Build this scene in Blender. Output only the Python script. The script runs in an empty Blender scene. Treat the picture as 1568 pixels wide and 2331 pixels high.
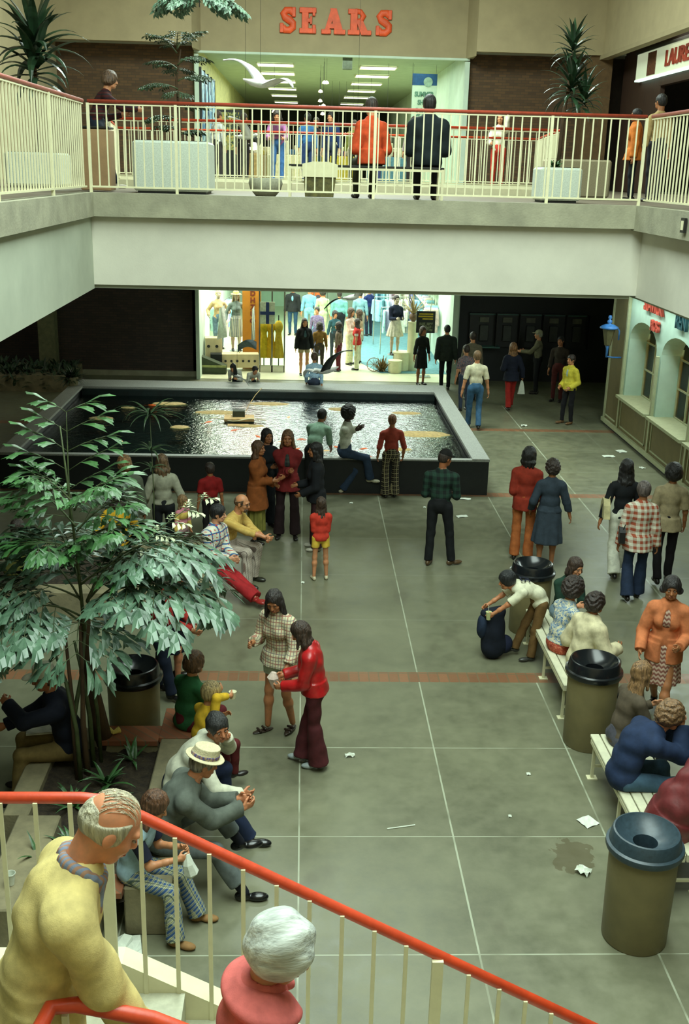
import bpy, math, random
import numpy as np
from mathutils import Vector, Matrix, Euler
R = random.Random(7)
PI = math.pi
SC = bpy.context.scene
COL = SC.collection

# ---------------------------------------------------------------- camera
def make_camera():
    f, pit, yaw, rol = 2433.2, 0.309895, 0.0427745, -0.025923
    c, s = math.cos, math.sin
    fw = Vector((s(yaw)*c(pit), c(yaw)*c(pit), -s(pit)))
    rt = Vector((c(yaw), -s(yaw), 0))
    dn = fw.cross(rt)
    r2 = rt*c(rol) + dn*s(rol)
    d2 = dn*c(rol) - rt*s(rol)
    cam = bpy.data.cameras.new('camera')
    o = bpy.data.objects.new('camera', cam)
    COL.objects.link(o)
    m = Matrix((r2, -d2, -fw)).transposed().to_4x4()
    m.translation = Vector((0, 0, 5.7))
    o.matrix_world = m
    cam.sensor_fit = 'VERTICAL'
    cam.sensor_height = 36.0
    cam.lens = f/2331*36.0
    cam.clip_start = 0.05
    cam.clip_end = 200
    SC.camera = o
make_camera()

# ---------------------------------------------------------------- world and lights
SC.view_settings.view_transform = 'Standard'
SC.view_settings.look = 'None'
SC.view_settings.gamma = 1.0
SC.view_settings.exposure = 0.0
SC.view_settings.use_curve_mapping = False
w = bpy.data.worlds.new('world'); SC.world = w
w.use_nodes = True
w.node_tree.nodes['Background'].inputs[0].default_value = (0.66, 0.9, 0.8, 1)
w.node_tree.nodes['Background'].inputs[1].default_value = 0.4

def area(name, loc, size, power, color=(1, 1, 1), rot=(0, 0, 0), sy=None, spread=PI):
    l = bpy.data.lights.new(name, 'AREA')
    l.shape = 'RECTANGLE'; l.size = size; l.size_y = sy or size
    l.energy = power; l.color = color; l.spread = spread
    o = bpy.data.objects.new(name, l); COL.objects.link(o)
    o.location = loc; o.rotation_euler = rot
    return o
SKY = (0.83, 1.0, 0.90)
area('skylight_plaza', (1.0, 6.8, 11.4), 5.6, 2250, SKY, sy=12.0)
area('skylight_pool', (0.4, 21.8, 11.4), 5.0, 1700, SKY, sy=4.5)
# fluorescent rows inside the department store, both floors
FLU = (0.84, 1.0, 0.90)
area('store_light_lower', (0.6, 35.5, 3.95), 6.5, 1250, FLU, sy=9)
area('store_light_window', (-1.7, 31.3, 3.9), 2.0, 170, (1, .97, .8), sy=1.6)
area('store_light_upper', (0.6, 36, 8.5), 6.0, 560, (.84, 1, .88), sy=12)
area('shop_light_right', (8.8, 21.0, 3.8), 1.4, 420, (1, .8, .5), sy=6)
area('corridor_light_left', (-9.5, 20, 8.2), 1.5, 300, FLU, sy=8)
area('shop_header_light', (6.98, 19.6, 3.38), .12, 160, (.84, 1, .92), rot=(0, .5, 0), sy=8.4)
area('corridor_light_low_left', (-8.6, 24.5, 4.0), 1.2, 30, (1, .95, .75), sy=4)

# ---------------------------------------------------------------- node helpers
def s2l(v):
    v = v/255.0
    return v/12.92 if v <= 0.04045 else ((v+0.055)/1.055)**2.4
def col(r, g=None, b=None):
    if g is None: r, g, b = r
    return (s2l(r), s2l(g), s2l(b), 1.0)
class NT:
    def __init__(s, name):
        s.m = bpy.data.materials.new(name); s.m.use_nodes = True
        s.t = s.m.node_tree; s.b = s.t.nodes['Principled BSDF']
        s.out = s.t.nodes['Material Output']
        s.tc = None
    def n(s, k): return s.t.nodes.new(k)
    def l(s, a, b): s.t.links.new(a, b)
    def coord(s, which='Object'):
        if s.tc is None: s.tc = s.n('ShaderNodeTexCoord')
        return s.tc.outputs[which]
    def math(s, op, a, b=None, c=None, clamp=False):
        n = s.n('ShaderNodeMath'); n.operation = op; n.use_clamp = clamp
        for i, v in enumerate((a, b, c)):
            if v is None: continue
            if isinstance(v, (int, float)): n.inputs[i].default_value = v
            else: s.l(v, n.inputs[i])
        return n.outputs[0]
    def sep(s, v=None):
        n = s.n('ShaderNodeSeparateXYZ'); s.l(v or s.coord(), n.inputs[0]); return n.outputs
    def noise(s, scale, detail=3, rough=0.5, vec=None, stretch=None):
        n = s.n('ShaderNodeTexNoise'); n.inputs['Scale'].default_value = scale
        n.inputs['Detail'].default_value = detail; n.inputs['Roughness'].default_value = rough
        v = vec or s.coord()
        if stretch:
            m = s.n('ShaderNodeMapping'); m.inputs['Scale'].default_value = stretch
            s.l(v, m.inputs[0]); v = m.outputs[0]
        s.l(v, n.inputs['Vector']); return n.outputs['Fac']
    def mix(s, fac, a, b):
        n = s.n('ShaderNodeMix'); n.data_type = 'RGBA'
        if isinstance(fac, (int, float)): n.inputs[0].default_value = fac
        else: s.l(fac, n.inputs[0])
        for i, v in ((6, a), (7, b)):
            if isinstance(v, tuple): n.inputs[i].default_value = v
            else: s.l(v, n.inputs[i])
        return n.outputs[2]
    def ramp(s, fac, lo, hi):
        n = s.n('ShaderNodeMapRange'); n.inputs[1].default_value = lo; n.inputs[2].default_value = hi
        s.l(fac, n.inputs[0]); return n.outputs[0]
    def bump(s, h, strength=0.3, dist=0.01):
        n = s.n('ShaderNodeBump'); n.inputs['Strength'].default_value = strength
        n.inputs['Distance'].default_value = dist; s.l(h, n.inputs['Height'])
        s.l(n.outputs[0], s.b.inputs['Normal'])
    def base(s, c):
        if isinstance(c, tuple): s.b.inputs['Base Color'].default_value = c
        else: s.l(c, s.b.inputs['Base Color'])
    def rough(s, r): s.b.inputs['Roughness'].default_value = r
def sh(c, k): return (c[0]*k, c[1]*k, c[2]*k)
MC = {}
def surf(name, rgb, rough=0.7, var=0.12, scale=8, bump=0.15, bscale=None, metal=0, spec=None, stretch=None):
    """plain procedural surface: colour with noise mottling and a fine bump"""
    key = (name, rgb, rough, var, scale, bump, metal)
    if key in MC: return MC[key]
    t = NT(name)
    f = t.noise(scale, 4, 0.6, stretch=stretch)
    f = t.ramp(f, 0.3, 0.7)
    t.base(t.mix(f, col(*sh(rgb, 1-var)), col(*sh(rgb, 1+var*0.8))))
    t.rough(rough); t.b.inputs['Metallic'].default_value = metal
    if spec is not None: t.b.inputs['Specular IOR Level'].default_value = spec
    if bump: t.bump(t.noise(bscale or scale*6, 3, stretch=stretch), bump, 0.01)
    MC[key] = t.m
    return t.m
def glow(name, rgb, strength):
    t = NT(name); t.base(col(*rgb))
    t.b.inputs['Emission Color'].default_value = col(*rgb)
    t.b.inputs['Emission Strength'].default_value = strength
    return t.m

# ---------------------------------------------------------------- mesh helpers
class MB:
    def __init__(s): s.v = []; s.f = []; s.mi = []
    def add(s, vs, fs, mi=0):
        o = len(s.v); s.v += [tuple(p) for p in vs]
        s.f += [tuple(i+o for i in f) for f in fs]; s.mi += [mi]*len(fs)
    def box(s, x0, x1, y0, y1, z0, z1, mi=0, bev=0.0, M=None):
        if bev <= 0:
            vs = [(x, y, z) for z in (z0, z1) for y in (y0, y1) for x in (x0, x1)]
            fs = [(0, 2, 3, 1), (4, 5, 7, 6), (0, 1, 5, 4), (2, 6, 7, 3), (0, 4, 6, 2), (1, 3, 7, 5)]
        else:
            b = min(bev, (x1-x0)/2.01, (y1-y0)/2.01, (z1-z0)/2.01)
            vs = []
            for sx in (0, 1):
                for sy in (0, 1):
                    for sz in (0, 1):
                        X, Y, Z = (x0, x1)[sx], (y0, y1)[sy], (z0, z1)[sz]
                        dx, dy, dz = (b, -b)[sx], (b, -b)[sy], (b, -b)[sz]
                        vs += [(X, Y+dy, Z+dz), (X+dx, Y, Z+dz), (X+dx, Y+dy, Z)]
            def I(sx, sy, sz, k): return (sx*4+sy*2+sz)*3+k
            fs = [(I(0,0,0,0), I(0,0,1,0), I(0,1,1,0), I(0,1,0,0)), (I(1,0,0,0), I(1,1,0,0), I(1,1,1,0), I(1,0,1,0)),
                  (I(0,0,0,1), I(1,0,0,1), I(1,0,1,1), I(0,0,1,1)), (I(0,1,0,1), I(0,1,1,1), I(1,1,1,1), I(1,1,0,1)),
                  (I(0,0,0,2), I(0,1,0,2), I(1,1,0,2), I(1,0,0,2)), (I(0,0,1,2), I(1,0,1,2), I(1,1,1,2), I(0,1,1,2))]
            for sx in (0, 1):
                for sy in (0, 1):
                    a = (I(sx,sy,0,0), I(sx,sy,1,0), I(sx,sy,1,1), I(sx,sy,0,1))
                    fs.append(a if sx == sy else a[::-1])
            for sx in (0, 1):
                for sz in (0, 1):
                    a = (I(sx,0,sz,0), I(sx,1,sz,0), I(sx,1,sz,2), I(sx,0,sz,2))
                    fs.append(a[::-1] if sx == sz else a)
            for sy in (0, 1):
                for sz in (0, 1):
                    a = (I(0,sy,sz,1), I(1,sy,sz,1), I(1,sy,sz,2), I(0,sy,sz,2))
                    fs.append(a if sy == sz else a[::-1])
            for sx in (0, 1):
                for sy in (0, 1):
                    for sz in (0, 1):
                        a = (I(sx,sy,sz,0), I(sx,sy,sz,1), I(sx,sy,sz,2))
                        fs.append(a if (sx+sy+sz) % 2 == 0 else a[::-1])
        if M is not None: vs = [M @ Vector(v) for v in vs]
        s.add(vs, fs, mi); return s
    def tube(s, pts, r, n=8, mi=0, caps=True, r2=None):
        """tube along a polyline; r a number or one per point"""
        pts = [Vector(p) for p in pts]; k = len(pts)
        rs = r if isinstance(r, (list, tuple)) else [r]*k
        vs = []; up = None
        for i, p in enumerate(pts):
            d = (pts[min(i+1, k-1)]-pts[max(i-1, 0)]).normalized()
            if up is None:
                up = Vector((0, 0, 1)) if abs(d.z) < 0.9 else Vector((1, 0, 0))
            a = d.cross(up).normalized(); b = a.cross(d).normalized(); up = b
            for j in range(n):
                t = 2*PI*j/n
                vs.append(p+a*(rs[i]*math.cos(t))+b*((r2 or 1)*rs[i]*math.sin(t)))
        fs = [(i*n+j, i*n+(j+1) % n, (i+1)*n+(j+1) % n, (i+1)*n+j) for i in range(k-1) for j in range(n)]
        if caps: fs += [tuple(range(n))[::-1], tuple((k-1)*n+j for j in range(n))]
        s.add(vs, fs, mi); return s
    def bar(s, a, b, w, d, mi=0):
        """square bar from a to b, w across and d deep"""
        a, b = Vector(a), Vector(b); u = (b-a).normalized()
        up = Vector((0, 0, 1)) if abs(u.z) < 0.9 else Vector((0, 1, 0))
        x = u.cross(up).normalized()*w/2; y = x.cross(u).normalized()*d/2
        vs = [p+sx*x+sy*y for p in (a, b) for sx, sy in ((-1,-1),(1,-1),(1,1),(-1,1))]
        s.add(vs, [(0,1,2,3)[::-1],(4,5,6,7)[::-1][::-1],(0,1,5,4),(1,2,6,5),(2,3,7,6),(3,0,4,7)], mi); return s
    def lathe(s, prof, n=32, c=(0, 0, 0), mi=0, wob=0):
        vs = []; k = len(prof)
        for r, z in prof:
            for j in range(n):
                t = 2*PI*j/n; vs.append((c[0]+r*math.cos(t), c[1]+r*math.sin(t), c[2]+z))
        fs = [(i*n+j, i*n+(j+1) % n, (i+1)*n+(j+1) % n, (i+1)*n+j) for i in range(k-1) for j in range(n)]
        if prof[0][0] > 1e-4: pass
        s.add(vs, fs, mi); return s
    def prism(s, poly, a, b, axis='z', mi=0):
        """polygon extruded from a to b along an axis"""
        def P(u, v, w):
            return {'z': (u, v, w), 'y': (u, w, v), 'x': (w, u, v)}[axis]
        n = len(poly)
        vs = [P(u, v, a) for u, v in poly]+[P(u, v, b) for u, v in poly]
        fs = [tuple(range(n))[::-1], tuple(range(n, 2*n))]+[(i, (i+1) % n, n+(i+1) % n, n+i) for i in range(n)]
        s.add(vs, fs, mi); return s
    def build(s, name, mats, parent=None, smooth=False, loc=None, rot=None, fix=True):
        me = bpy.data.meshes.new(name); me.from_pydata(s.v, [], s.f)
        if not isinstance(mats, (list, tuple)): mats = [mats]
        for m in mats: me.materials.append(m)
        if len(mats) > 1: me.polygons.foreach_set('material_index', s.mi)
        if fix:
            import bmesh
            bm = bmesh.new(); bm.from_mesh(me); bmesh.ops.recalc_face_normals(bm, faces=bm.faces); bm.to_mesh(me); bm.free()
        if smooth: me.polygons.foreach_set('use_smooth', [True]*len(me.polygons))
        if smooth == 'auto' : me.set_sharp_from_angle(angle=0.7)
        o = bpy.data.objects.new(name, me); COL.objects.link(o)
        if parent is not None: o.parent = parent
        if loc: o.location = loc
        if rot: o.rotation_euler = rot
        return o
def tag(o, label=None, cat=None, group=None, kind=None):
    if label: o['label'] = label
    if cat: o['category'] = cat
    if group: o['group'] = group
    if kind: o['kind'] = kind
    return o
def thing(name, label, cat, loc=(0, 0, 0), rz=0, group=None):
    o = bpy.data.objects.new(name, None); COL.objects.link(o)
    o.empty_display_size = 0.1
    o.location = loc; o.rotation_euler = (0, 0, rz)
    return tag(o, label, cat, group)
def struct(name, mb, m, label, smooth=False):
    o = mb.build(name, m, smooth=smooth); tag(o, label, name.split('_')[0], kind='structure'); return o
def dup(root, loc=None, rz=None, label=None, group=None, scale=None):
    r = root.copy(); COL.objects.link(r)
    if loc: r.location = loc
    if rz is not None: r.rotation_euler = (0, 0, rz)
    if scale: r.scale = scale
    if label: r['label'] = label
    if group: r['group'] = group
    for ch in list(root.children):
        c = ch.copy(); COL.objects.link(c); c.parent = r
        for g in ch.children:
            d = g.copy(); COL.objects.link(d); d.parent = c
    return r
def text_mesh(body, size, depth, name, mat, parent=None, loc=(0, 0, 0), rot=(PI/2, 0, 0), sx=1.0, off=0.0, align='CENTER'):
    cu = bpy.data.curves.new(name, 'FONT'); cu.body = body; cu.size = size; cu.extrude = depth
    cu.align_x = align; cu.align_y = 'CENTER'; cu.offset = off
    o = bpy.data.objects.new(name, cu); COL.objects.link(o)
    dg = bpy.context.evaluated_depsgraph_get()
    me = bpy.data.meshes.new_from_object(o.evaluated_get(dg)); COL.objects.unlink(o); bpy.data.objects.remove(o)
    me.name = name; me.materials.clear(); me.materials.append(mat)
    ob = bpy.data.objects.new(name, me); COL.objects.link(ob)
    if parent: ob.parent = parent
    ob.location = loc; ob.rotation_euler = rot; ob.scale = (sx, 1, 1)
    return ob
# ================================================================ STRUCTURE
# ---- materials
def floor_mat():
    t = NT('plaza_concrete'); X, Y, Z = t.sep()
    n1 = t.ramp(t.noise(0.9, 5, .6), .3, .7); n2 = t.ramp(t.noise(5, 6, .7), .3, .7)
    c = t.mix(n1, col(84, 86, 68), col(116, 117, 94)); c = t.mix(t.math('MULTIPLY', n2, .35), c, col(140, 138, 112))
    st = t.ramp(t.noise(1.7, 3, .5, stretch=(1, .6, 1)), .62, .7); c = t.mix(t.math('MULTIPLY', st, .4), c, col(80, 76, 60))
    def line(v, at, w, lo=None, hi=None, o=None):
        m = t.math('COMPARE', v, at, w)
        if lo is not None:
            m = t.math('MULTIPLY', m, t.math('GREATER_THAN', o, lo)); m = t.math('MULTIPLY', m, t.math('LESS_THAN', o, hi))
        return m
    L = None
    for a in [line(X, .02, .007, 4, 18.9, Y), line(X, 1.41, .008, 4, 18.9, Y), line(X, 2.80, .008, 4, 11.4, Y), line(X, 3.46, .008, 11.6, 18.9, Y),
              line(X, 5.15, .012, 11.6, 27, Y), line(Y, 6.72, .006), line(Y, 8.24, .006), line(Y, 9.79, .006), line(Y, 5.2, .006), line(X, 4.19, .006, 4, 11.4, Y), line(X, -1.37, .006, 4, 12, Y)]:
        L = a if L is None else t.math('MAXIMUM', L, a)
    D = None
    for a in [line(Y, 13.1, .012), line(Y, 14.75, .012), line(Y, 16.4, .012), line(Y, 20.6, .014), line(Y, 22.4, .014), line(X, 6.6, .012, 11.6, 27, Y), line(X, -2.9, .01, 11.6, 18, Y)]:
        D = a if D is None else t.math('MAXIMUM', D, a)
    patch = t.ramp(t.noise(2.3, 2), .35, .5)
    c = t.mix(t.math('MULTIPLY', D, .45), c, col(132, 134, 116))
    c = t.mix(t.math('MULTIPLY', L, t.math('MULTIPLY_ADD', patch, .5, .25)), c, col(176, 182, 160))
    # brick header courses let into the slab
    br = t.n('ShaderNodeTexBrick'); m = t.n('ShaderNodeMapping'); m.inputs['Rotation'].default_value = (0, 0, PI/2); m.inputs['Location'].default_value = (0.01, 0, 0)
    t.l(t.coord(), m.inputs[0]); t.l(m.outputs[0], br.inputs['Vector'])
    br.offset = 0; br.inputs['Scale'].default_value = 1; br.inputs['Brick Width'].default_value = .25; br.inputs['Row Height'].default_value = .118
    br.inputs['Mortar Size'].default_value = .008; br.inputs['Color1'].default_value = col(140, 98, 70); br.inputs['Color2'].default_value = col(120, 84, 60); br.inputs['Mortar'].default_value = col(110, 96, 72)
    B = None
    for y0, y1 in ((11.29, 11.545), (18.82, 19.07), (24.1, 24.35), (4.0, 4.01)):
        a = t.math('MULTIPLY', t.math('GREATER_THAN', Y, y0), t.math('LESS_THAN', Y, y1)); B = a if B is None else t.math('MAXIMUM', B, a)
    c = t.mix(B, c, br.outputs['Color'])
    # damp coffee stain by the bin
    vx = t.math('SUBTRACT', X, 2.42); vy = t.math('SUBTRACT', Y, 7.95)
    rr = t.math('SQRT', t.math('ADD', t.math('MULTIPLY', vx, vx), t.math('MULTIPLY', t.math('MULTIPLY', vy, vy), .5)))
    rr = t.math('ADD', rr, t.math('MULTIPLY', t.noise(6, 3), .35)); sp = t.math('LESS_THAN', rr, .34)
    c = t.mix(t.math('MULTIPLY', sp, .55), c, col(74, 62, 36))
    t.base(c); t.b.inputs['Roughness'].default_value = .42
    t.l(t.math('MULTIPLY_ADD', n2, .22, .28), t.b.inputs['Roughness'])
    t.bump(t.noise(40, 4), .08, .004)
    return t.m
M = {}
M['floor'] = floor_mat()
M['deckfloor'] = surf('deck_floor', (120, 108, 92), .5, .1, 4)
M['plaster'] = surf('plaster_white', (205, 202, 187), .85, .03, 2, .08, 60)
M['concrete'] = surf('concrete_band', (150, 148, 126), .85, .1, 3, .3, 40)
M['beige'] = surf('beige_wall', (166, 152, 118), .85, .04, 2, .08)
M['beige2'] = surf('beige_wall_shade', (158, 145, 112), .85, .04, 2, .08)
M['ceil'] = surf('ceiling_white', (170, 176, 158), .9, .04, 2, .05)
M['cream'] = surf('cream_paint', (218, 214, 178), .45, .03, 10, .03)
M['red'] = surf('red_paint', (196, 66, 34), .38, .08, 14, .05, spec=.5)
M['redold'] = surf('red_paint_dull', (160, 66, 46), .45, .08, 14, .05)
M['storefloor'] = surf('store_floor', (214, 214, 180), .3, .04, 3, .02)
M['storewall'] = surf('store_wall', (196, 214, 194), .8, .04, 2, .03)
M['granite'] = surf('granite_coping', (150, 152, 146), .6, .16, 60, .1, 90)
M['black'] = surf('black_cladding', (24, 28, 28), .6, .1, 8, .05)
M['poolin'] = surf('pool_lining', (18, 32, 32), .5, .3, 6, .05)
M['darkmetal'] = surf('dark_metal', (38, 38, 34), .45, .1, 8, .02, metal=.3)
M['chrome'] = surf('chrome', (190, 190, 180), .25, .04, 8, 0, metal=1)
def brick(name, c1, c2, mort, w=.2, h=.068):
    t = NT(name); X, Y, Z = t.sep()
    cb = t.n('ShaderNodeCombineXYZ'); t.l(t.math('ADD', X, Y), cb.inputs[0]); t.l(Z, cb.inputs[1])
    br = t.n('ShaderNodeTexBrick'); t.l(cb.outputs[0], br.inputs['Vector']); br.inputs['Scale'].default_value = 1
    br.inputs['Brick Width'].default_value = w; br.inputs['Row Height'].default_value = h; br.inputs['Mortar Size'].default_value = .006
    br.inputs['Color1'].default_value = col(*c1); br.inputs['Color2'].default_value = col(*c2); br.inputs['Mortar'].default_value = col(*mort)
    t.base(br.outputs['Color']); t.rough(.8); t.bump(br.outputs['Fac'], -.3, .004); return t.m
M['brick'] = brick('brown_brick', (96, 70, 42), (74, 54, 34), (66, 54, 38))
M['brickdark'] = brick('dark_brick', (74, 60, 54), (60, 52, 48), (50, 48, 46))
M['bricktop'] = brick('planter_brick', (150, 92, 60), (126, 76, 50), (104, 88, 66), .118, .25)
def glass_mat(name='clear_glass', rgb=(235, 245, 240), rough=.0):
    t = NT(name); tr = t.n('ShaderNodeBsdfTransparent'); gl = t.n('ShaderNodeBsdfGlossy'); mx = t.n('ShaderNodeMixShader')
    tr.inputs[0].default_value = col(*rgb); gl.inputs['Roughness'].default_value = .02
    fr = t.n('ShaderNodeFresnel'); fr.inputs[0].default_value = 1.35
    t.l(fr.outputs[0], mx.inputs[0]); t.l(tr.outputs[0], mx.inputs[1]); t.l(gl.outputs[0], mx.inputs[2]); t.l(mx.outputs[0], t.out.inputs[0])
    return t.m
M['glass'] = glass_mat()

FZ = 5.33      # upper floor level
# ---- ground floor
struct('floor', MB().box(-14, 14, -1, 50, -.2, 0), M['floor'], 'grey concrete plaza floor with score lines and brick bands')
struct('floor_store', MB().box(-2.95, 4.25, 29.9, 47, 0, .012), M['storefloor'], 'pale polished floor inside the lower store entrance')
# ---- upper deck: side walks, bridge between the two wells, walk before the upper store
for nm, (x0, x1, y0, y1), lb in (('floor_upper_left', (-12, -2.72, -1, 29.8), 'left upper walkway floor'),
                                 ('floor_upper_right', (4.33, 12, -1, 29.8), 'right upper walkway floor'),
                                 ('floor_upper_bridge', (-2.72, 4.33, 14.2, 19.2), 'upper bridge floor between the two openings'),
                                 ('floor_upper_far', (-2.72, 4.33, 24.35, 29.8), 'upper walkway floor before the upper store')):
    struct(nm, MB().box(x0, x1, y0, y1, FZ-.25, FZ), M['deckfloor'], lb)
    struct('ceiling_under_'+nm[6:], MB().box(x0+.1 if x0 > 0 else x0, x1, y0+.1, y1, 4.15, FZ-.26), M['ceil'], 'ceiling under the '+lb.replace(' floor', ''))
struct('floor_store_upper', MB().box(-2.95, 4.25, 29.8, 60, FZ-.2, FZ+.005), M['storefloor'], 'pale floor inside the upper store')
# concrete edge band of the well (chamfered far corners) and the plaster beam below it
def well_band(name, pts, thick, z0, z1, mat, label):
    mb = MB()
    for (a, b) in zip(pts[:-1], pts[1:]):
        a = Vector((*a, 0)); b = Vector((*b, 0)); d = (b-a).normalized(); nrm = Vector((-d.y, d.x, 0))*thick
        e = d*0.0
        mb.prism([(a.x, a.y), (b.x, b.y), ((b+nrm).x, (b+nrm).y), ((a+nrm).x, (a+nrm).y)], z0, z1)
    return struct(name, mb, mat, label)
struct('trim_band_front', MB().box(-2.66, 4.25, 14.12, 14.32, 5.06, FZ+.02), M['concrete'], 'bare concrete edge band of the bridge')
struct('trim_band_left', MB().box(-2.86, -2.66, -1, 14.32, 5.06, FZ+.02), M['concrete'], 'bare concrete edge band of the left walkway')
struct('trim_band_right', MB().box(4.25, 4.45, -1, 14.32, 5.04, FZ+.02), M['concrete'], 'bare concrete edge band of the right walkway')
struct('wall_beam_front', MB().box(-2.82, 4.40, 14.24, 14.6, 4.2, 5.06), M['plaster'], 'white plaster beam under the bridge edge')
struct('wall_beam_left', MB().box(-3.2, -2.82, -1, 14.6, 4.2, 5.06), M['plaster'], 'white plaster beam along the left walkway')
struct('wall_beam_right', MB().box(4.40, 4.8, -1, 14.6, 4.18, 5.06), M['plaster'], 'white plaster beam along the right walkway')
# well over the pool: white rim all round
mb = MB()
PW = [(-3.3, 19.25), (4.3, 19.25), (5.0, 24.3), (-4.0, 24.3)]
mb.box(-3.4, 4.5, 19.15, 19.3, 4.15, FZ+.12); mb.box(-4.1, 5.2, 24.3, 24.45, 4.15, FZ+.12)
struct('trim_pool_well', mb, M['cream'], 'cream rim of the opening above the pool')
# ---- lower back wall
struct('wall_back_left', MB().box(-6.9, -2.95, 30.3, 30.5, 0.14, 4.2), M['brickdark'], 'dark brown brick wall left of the lower store')
struct('baseboard_back_left', MB().box(-6.9, -2.95, 30.2, 30.5, 0, .14), M['concrete'], 'concrete kerb at the foot of the dark brick wall')
struct('wall_back_farleft', MB().box(-14, -7.3, 31.2, 31.4, 0, 4.2), M['brickdark'], 'dark wall behind the left column')
struct('wall_column_left', MB().box(-7.32, -6.86, 29.9, 30.4, 0, 4.2), surf('olive_plaster', (120, 122, 90), .8), 'olive grey square column at left')
struct('wall_back_right', MB().box(4.3, 9.5, 30.4, 30.6, 0, 4.2), M['black'], 'black wall behind the telephones')
struct('wall_left_lower', MB().box(-14, -13.8, -1, 31, 0, FZ), M['brickdark'], 'far left wall of the lower floor')
# lower store shell
struct('wall_store_left', MB().box(-3.1, -2.9, 30.3, 47, 0, 4.15), M['storewall'], 'left wall inside the lower store')
struct('wall_store_right', MB().box(4.25, 4.4, 30.3, 47, 0, 4.15), M['storewall'], 'right wall inside the lower store')
struct('wall_store_back', MB().box(-3, 4.4, 46.8, 47, 0, 4.15), M['storewall'], 'back wall inside the lower store')
struct('ceiling_store', MB().box(-3.1, 4.4, 29.8, 47, 4.15, 4.3), M['ceil'], 'ceiling inside the lower store')
struct('wall_store_jamb', MB().box(-2.97, -2.87, 29.8, 30.35, 0, 4.15).box(4.15, 4.3, 29.8, 30.5, 0, 4.15), M['storewall'], 'white jambs of the lower store entrance')
# ---- upper back wall
struct('wall_upper_back_left', MB().box(-6.4, -2.92, 29.8, 30.0, FZ, 8.7), M['brick'], 'brown brick wall left of the upper store')
struct('wall_upper_back_right', MB().box(4.2, 7.1, 29.8, 30.0, FZ, 8.7), M['brick'], 'brown brick wall right of the upper store')
struct('wall_upper_fascia_left', MB().box(-12, -2.85, 28.9, 29.1, 8.6, 12), M['beige'], 'beige fascia above the left brick wall')
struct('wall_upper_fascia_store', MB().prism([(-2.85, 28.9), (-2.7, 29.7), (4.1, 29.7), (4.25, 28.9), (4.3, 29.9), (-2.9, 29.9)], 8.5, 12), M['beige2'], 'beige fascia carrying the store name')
struct('wall_upper_fascia_right', MB().box(4.25, 7.5, 28.9, 29.1, 8.6, 12), M['beige'], 'beige fascia above the right brick wall')
struct('ceiling_upper_soffit_back', MB().box(-12, -2.85, 29.1, 30, 8.62, 8.7).box(4.25, 9, 29.1, 30, 8.62, 8.7), M['ceil'], 'soffit behind the upper fascia')
struct('wall_upper_side_right', MB().box(7.45, 7.6, -1, 29.1, 8.6, 12), M['beige'], 'beige upper wall along the right walkway')
struct('ceiling_upper_right', MB().box(7.6, 9.2, -1, 29.8, 8.7, 8.8), M['ceil'], 'pale soffit over the right upper walkway')
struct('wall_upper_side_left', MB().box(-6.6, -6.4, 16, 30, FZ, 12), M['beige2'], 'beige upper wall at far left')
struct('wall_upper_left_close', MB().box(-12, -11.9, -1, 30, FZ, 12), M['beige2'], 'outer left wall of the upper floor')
struct('wall_upper_pilaster', MB().box(7.1, 7.75, 29.0, 30.0, FZ, 8.7), surf('brown_pilaster', (98, 74, 44), .8), 'brown pilaster at the end of the right brick wall')
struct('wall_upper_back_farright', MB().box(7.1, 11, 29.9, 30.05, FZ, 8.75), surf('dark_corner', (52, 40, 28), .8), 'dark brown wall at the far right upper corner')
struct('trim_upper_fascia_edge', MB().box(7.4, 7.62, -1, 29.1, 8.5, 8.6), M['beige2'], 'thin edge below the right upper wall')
# roof with two skylight openings
rf = MB(); rf.box(-12, -2.4, -1, 30, 12, 12.2); rf.box(3.6, 9.2, -1, 30, 12, 12.2); rf.box(-2.4, 3.6, 14.2, 19.3, 12, 12.2); rf.box(-2.4, 3.6, 24.3, 30, 12, 12.2)
struct('ceiling_roof', rf, M['ceil'], 'roof around the skylight openings')
# upper store shell
struct('wall_upper_store_left', MB().box(-3.0, -2.8, 29.9, 60, FZ, 8.65), surf('pale_olive_wall', (186, 180, 120), .8), 'left wall inside the upper store')
struct('wall_upper_store_right', MB().box(4.1, 4.25, 29.9, 60, FZ, 8.65), M['storewall'], 'right wall inside the upper store')
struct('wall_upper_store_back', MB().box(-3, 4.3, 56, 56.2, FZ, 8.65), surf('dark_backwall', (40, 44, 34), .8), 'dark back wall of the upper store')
struct('ceiling_upper_store', MB().box(-3, 4.3, 29.9, 57, 8.62, 8.75), surf('store_ceiling', (158, 172, 140), .9, .04, 3, .03), 'ceiling of the upper store')
struct('trim_upper_store_frame', MB().box(-2.87, -2.77, 29.6, 29.8, FZ, 8.42).box(4.08, 4.2, 29.6, 29.8, FZ, 8.42).box(-2.87, 4.2, 29.62, 29.78, 8.45, 8.5), M['storewall'], 'pale metal frame of the upper store entrance')
# end walls behind the camera, closing the hall
struct('wall_behind', MB().box(-14, 14, -1.2, -1, 0, 12.2), M['beige'], 'beige wall closing the hall behind the stairs')
struct('wall_right_outer', MB().box(10.6, 10.8, -1, 31, 0, 12.2), M['beige'], 'outer right wall')

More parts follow.
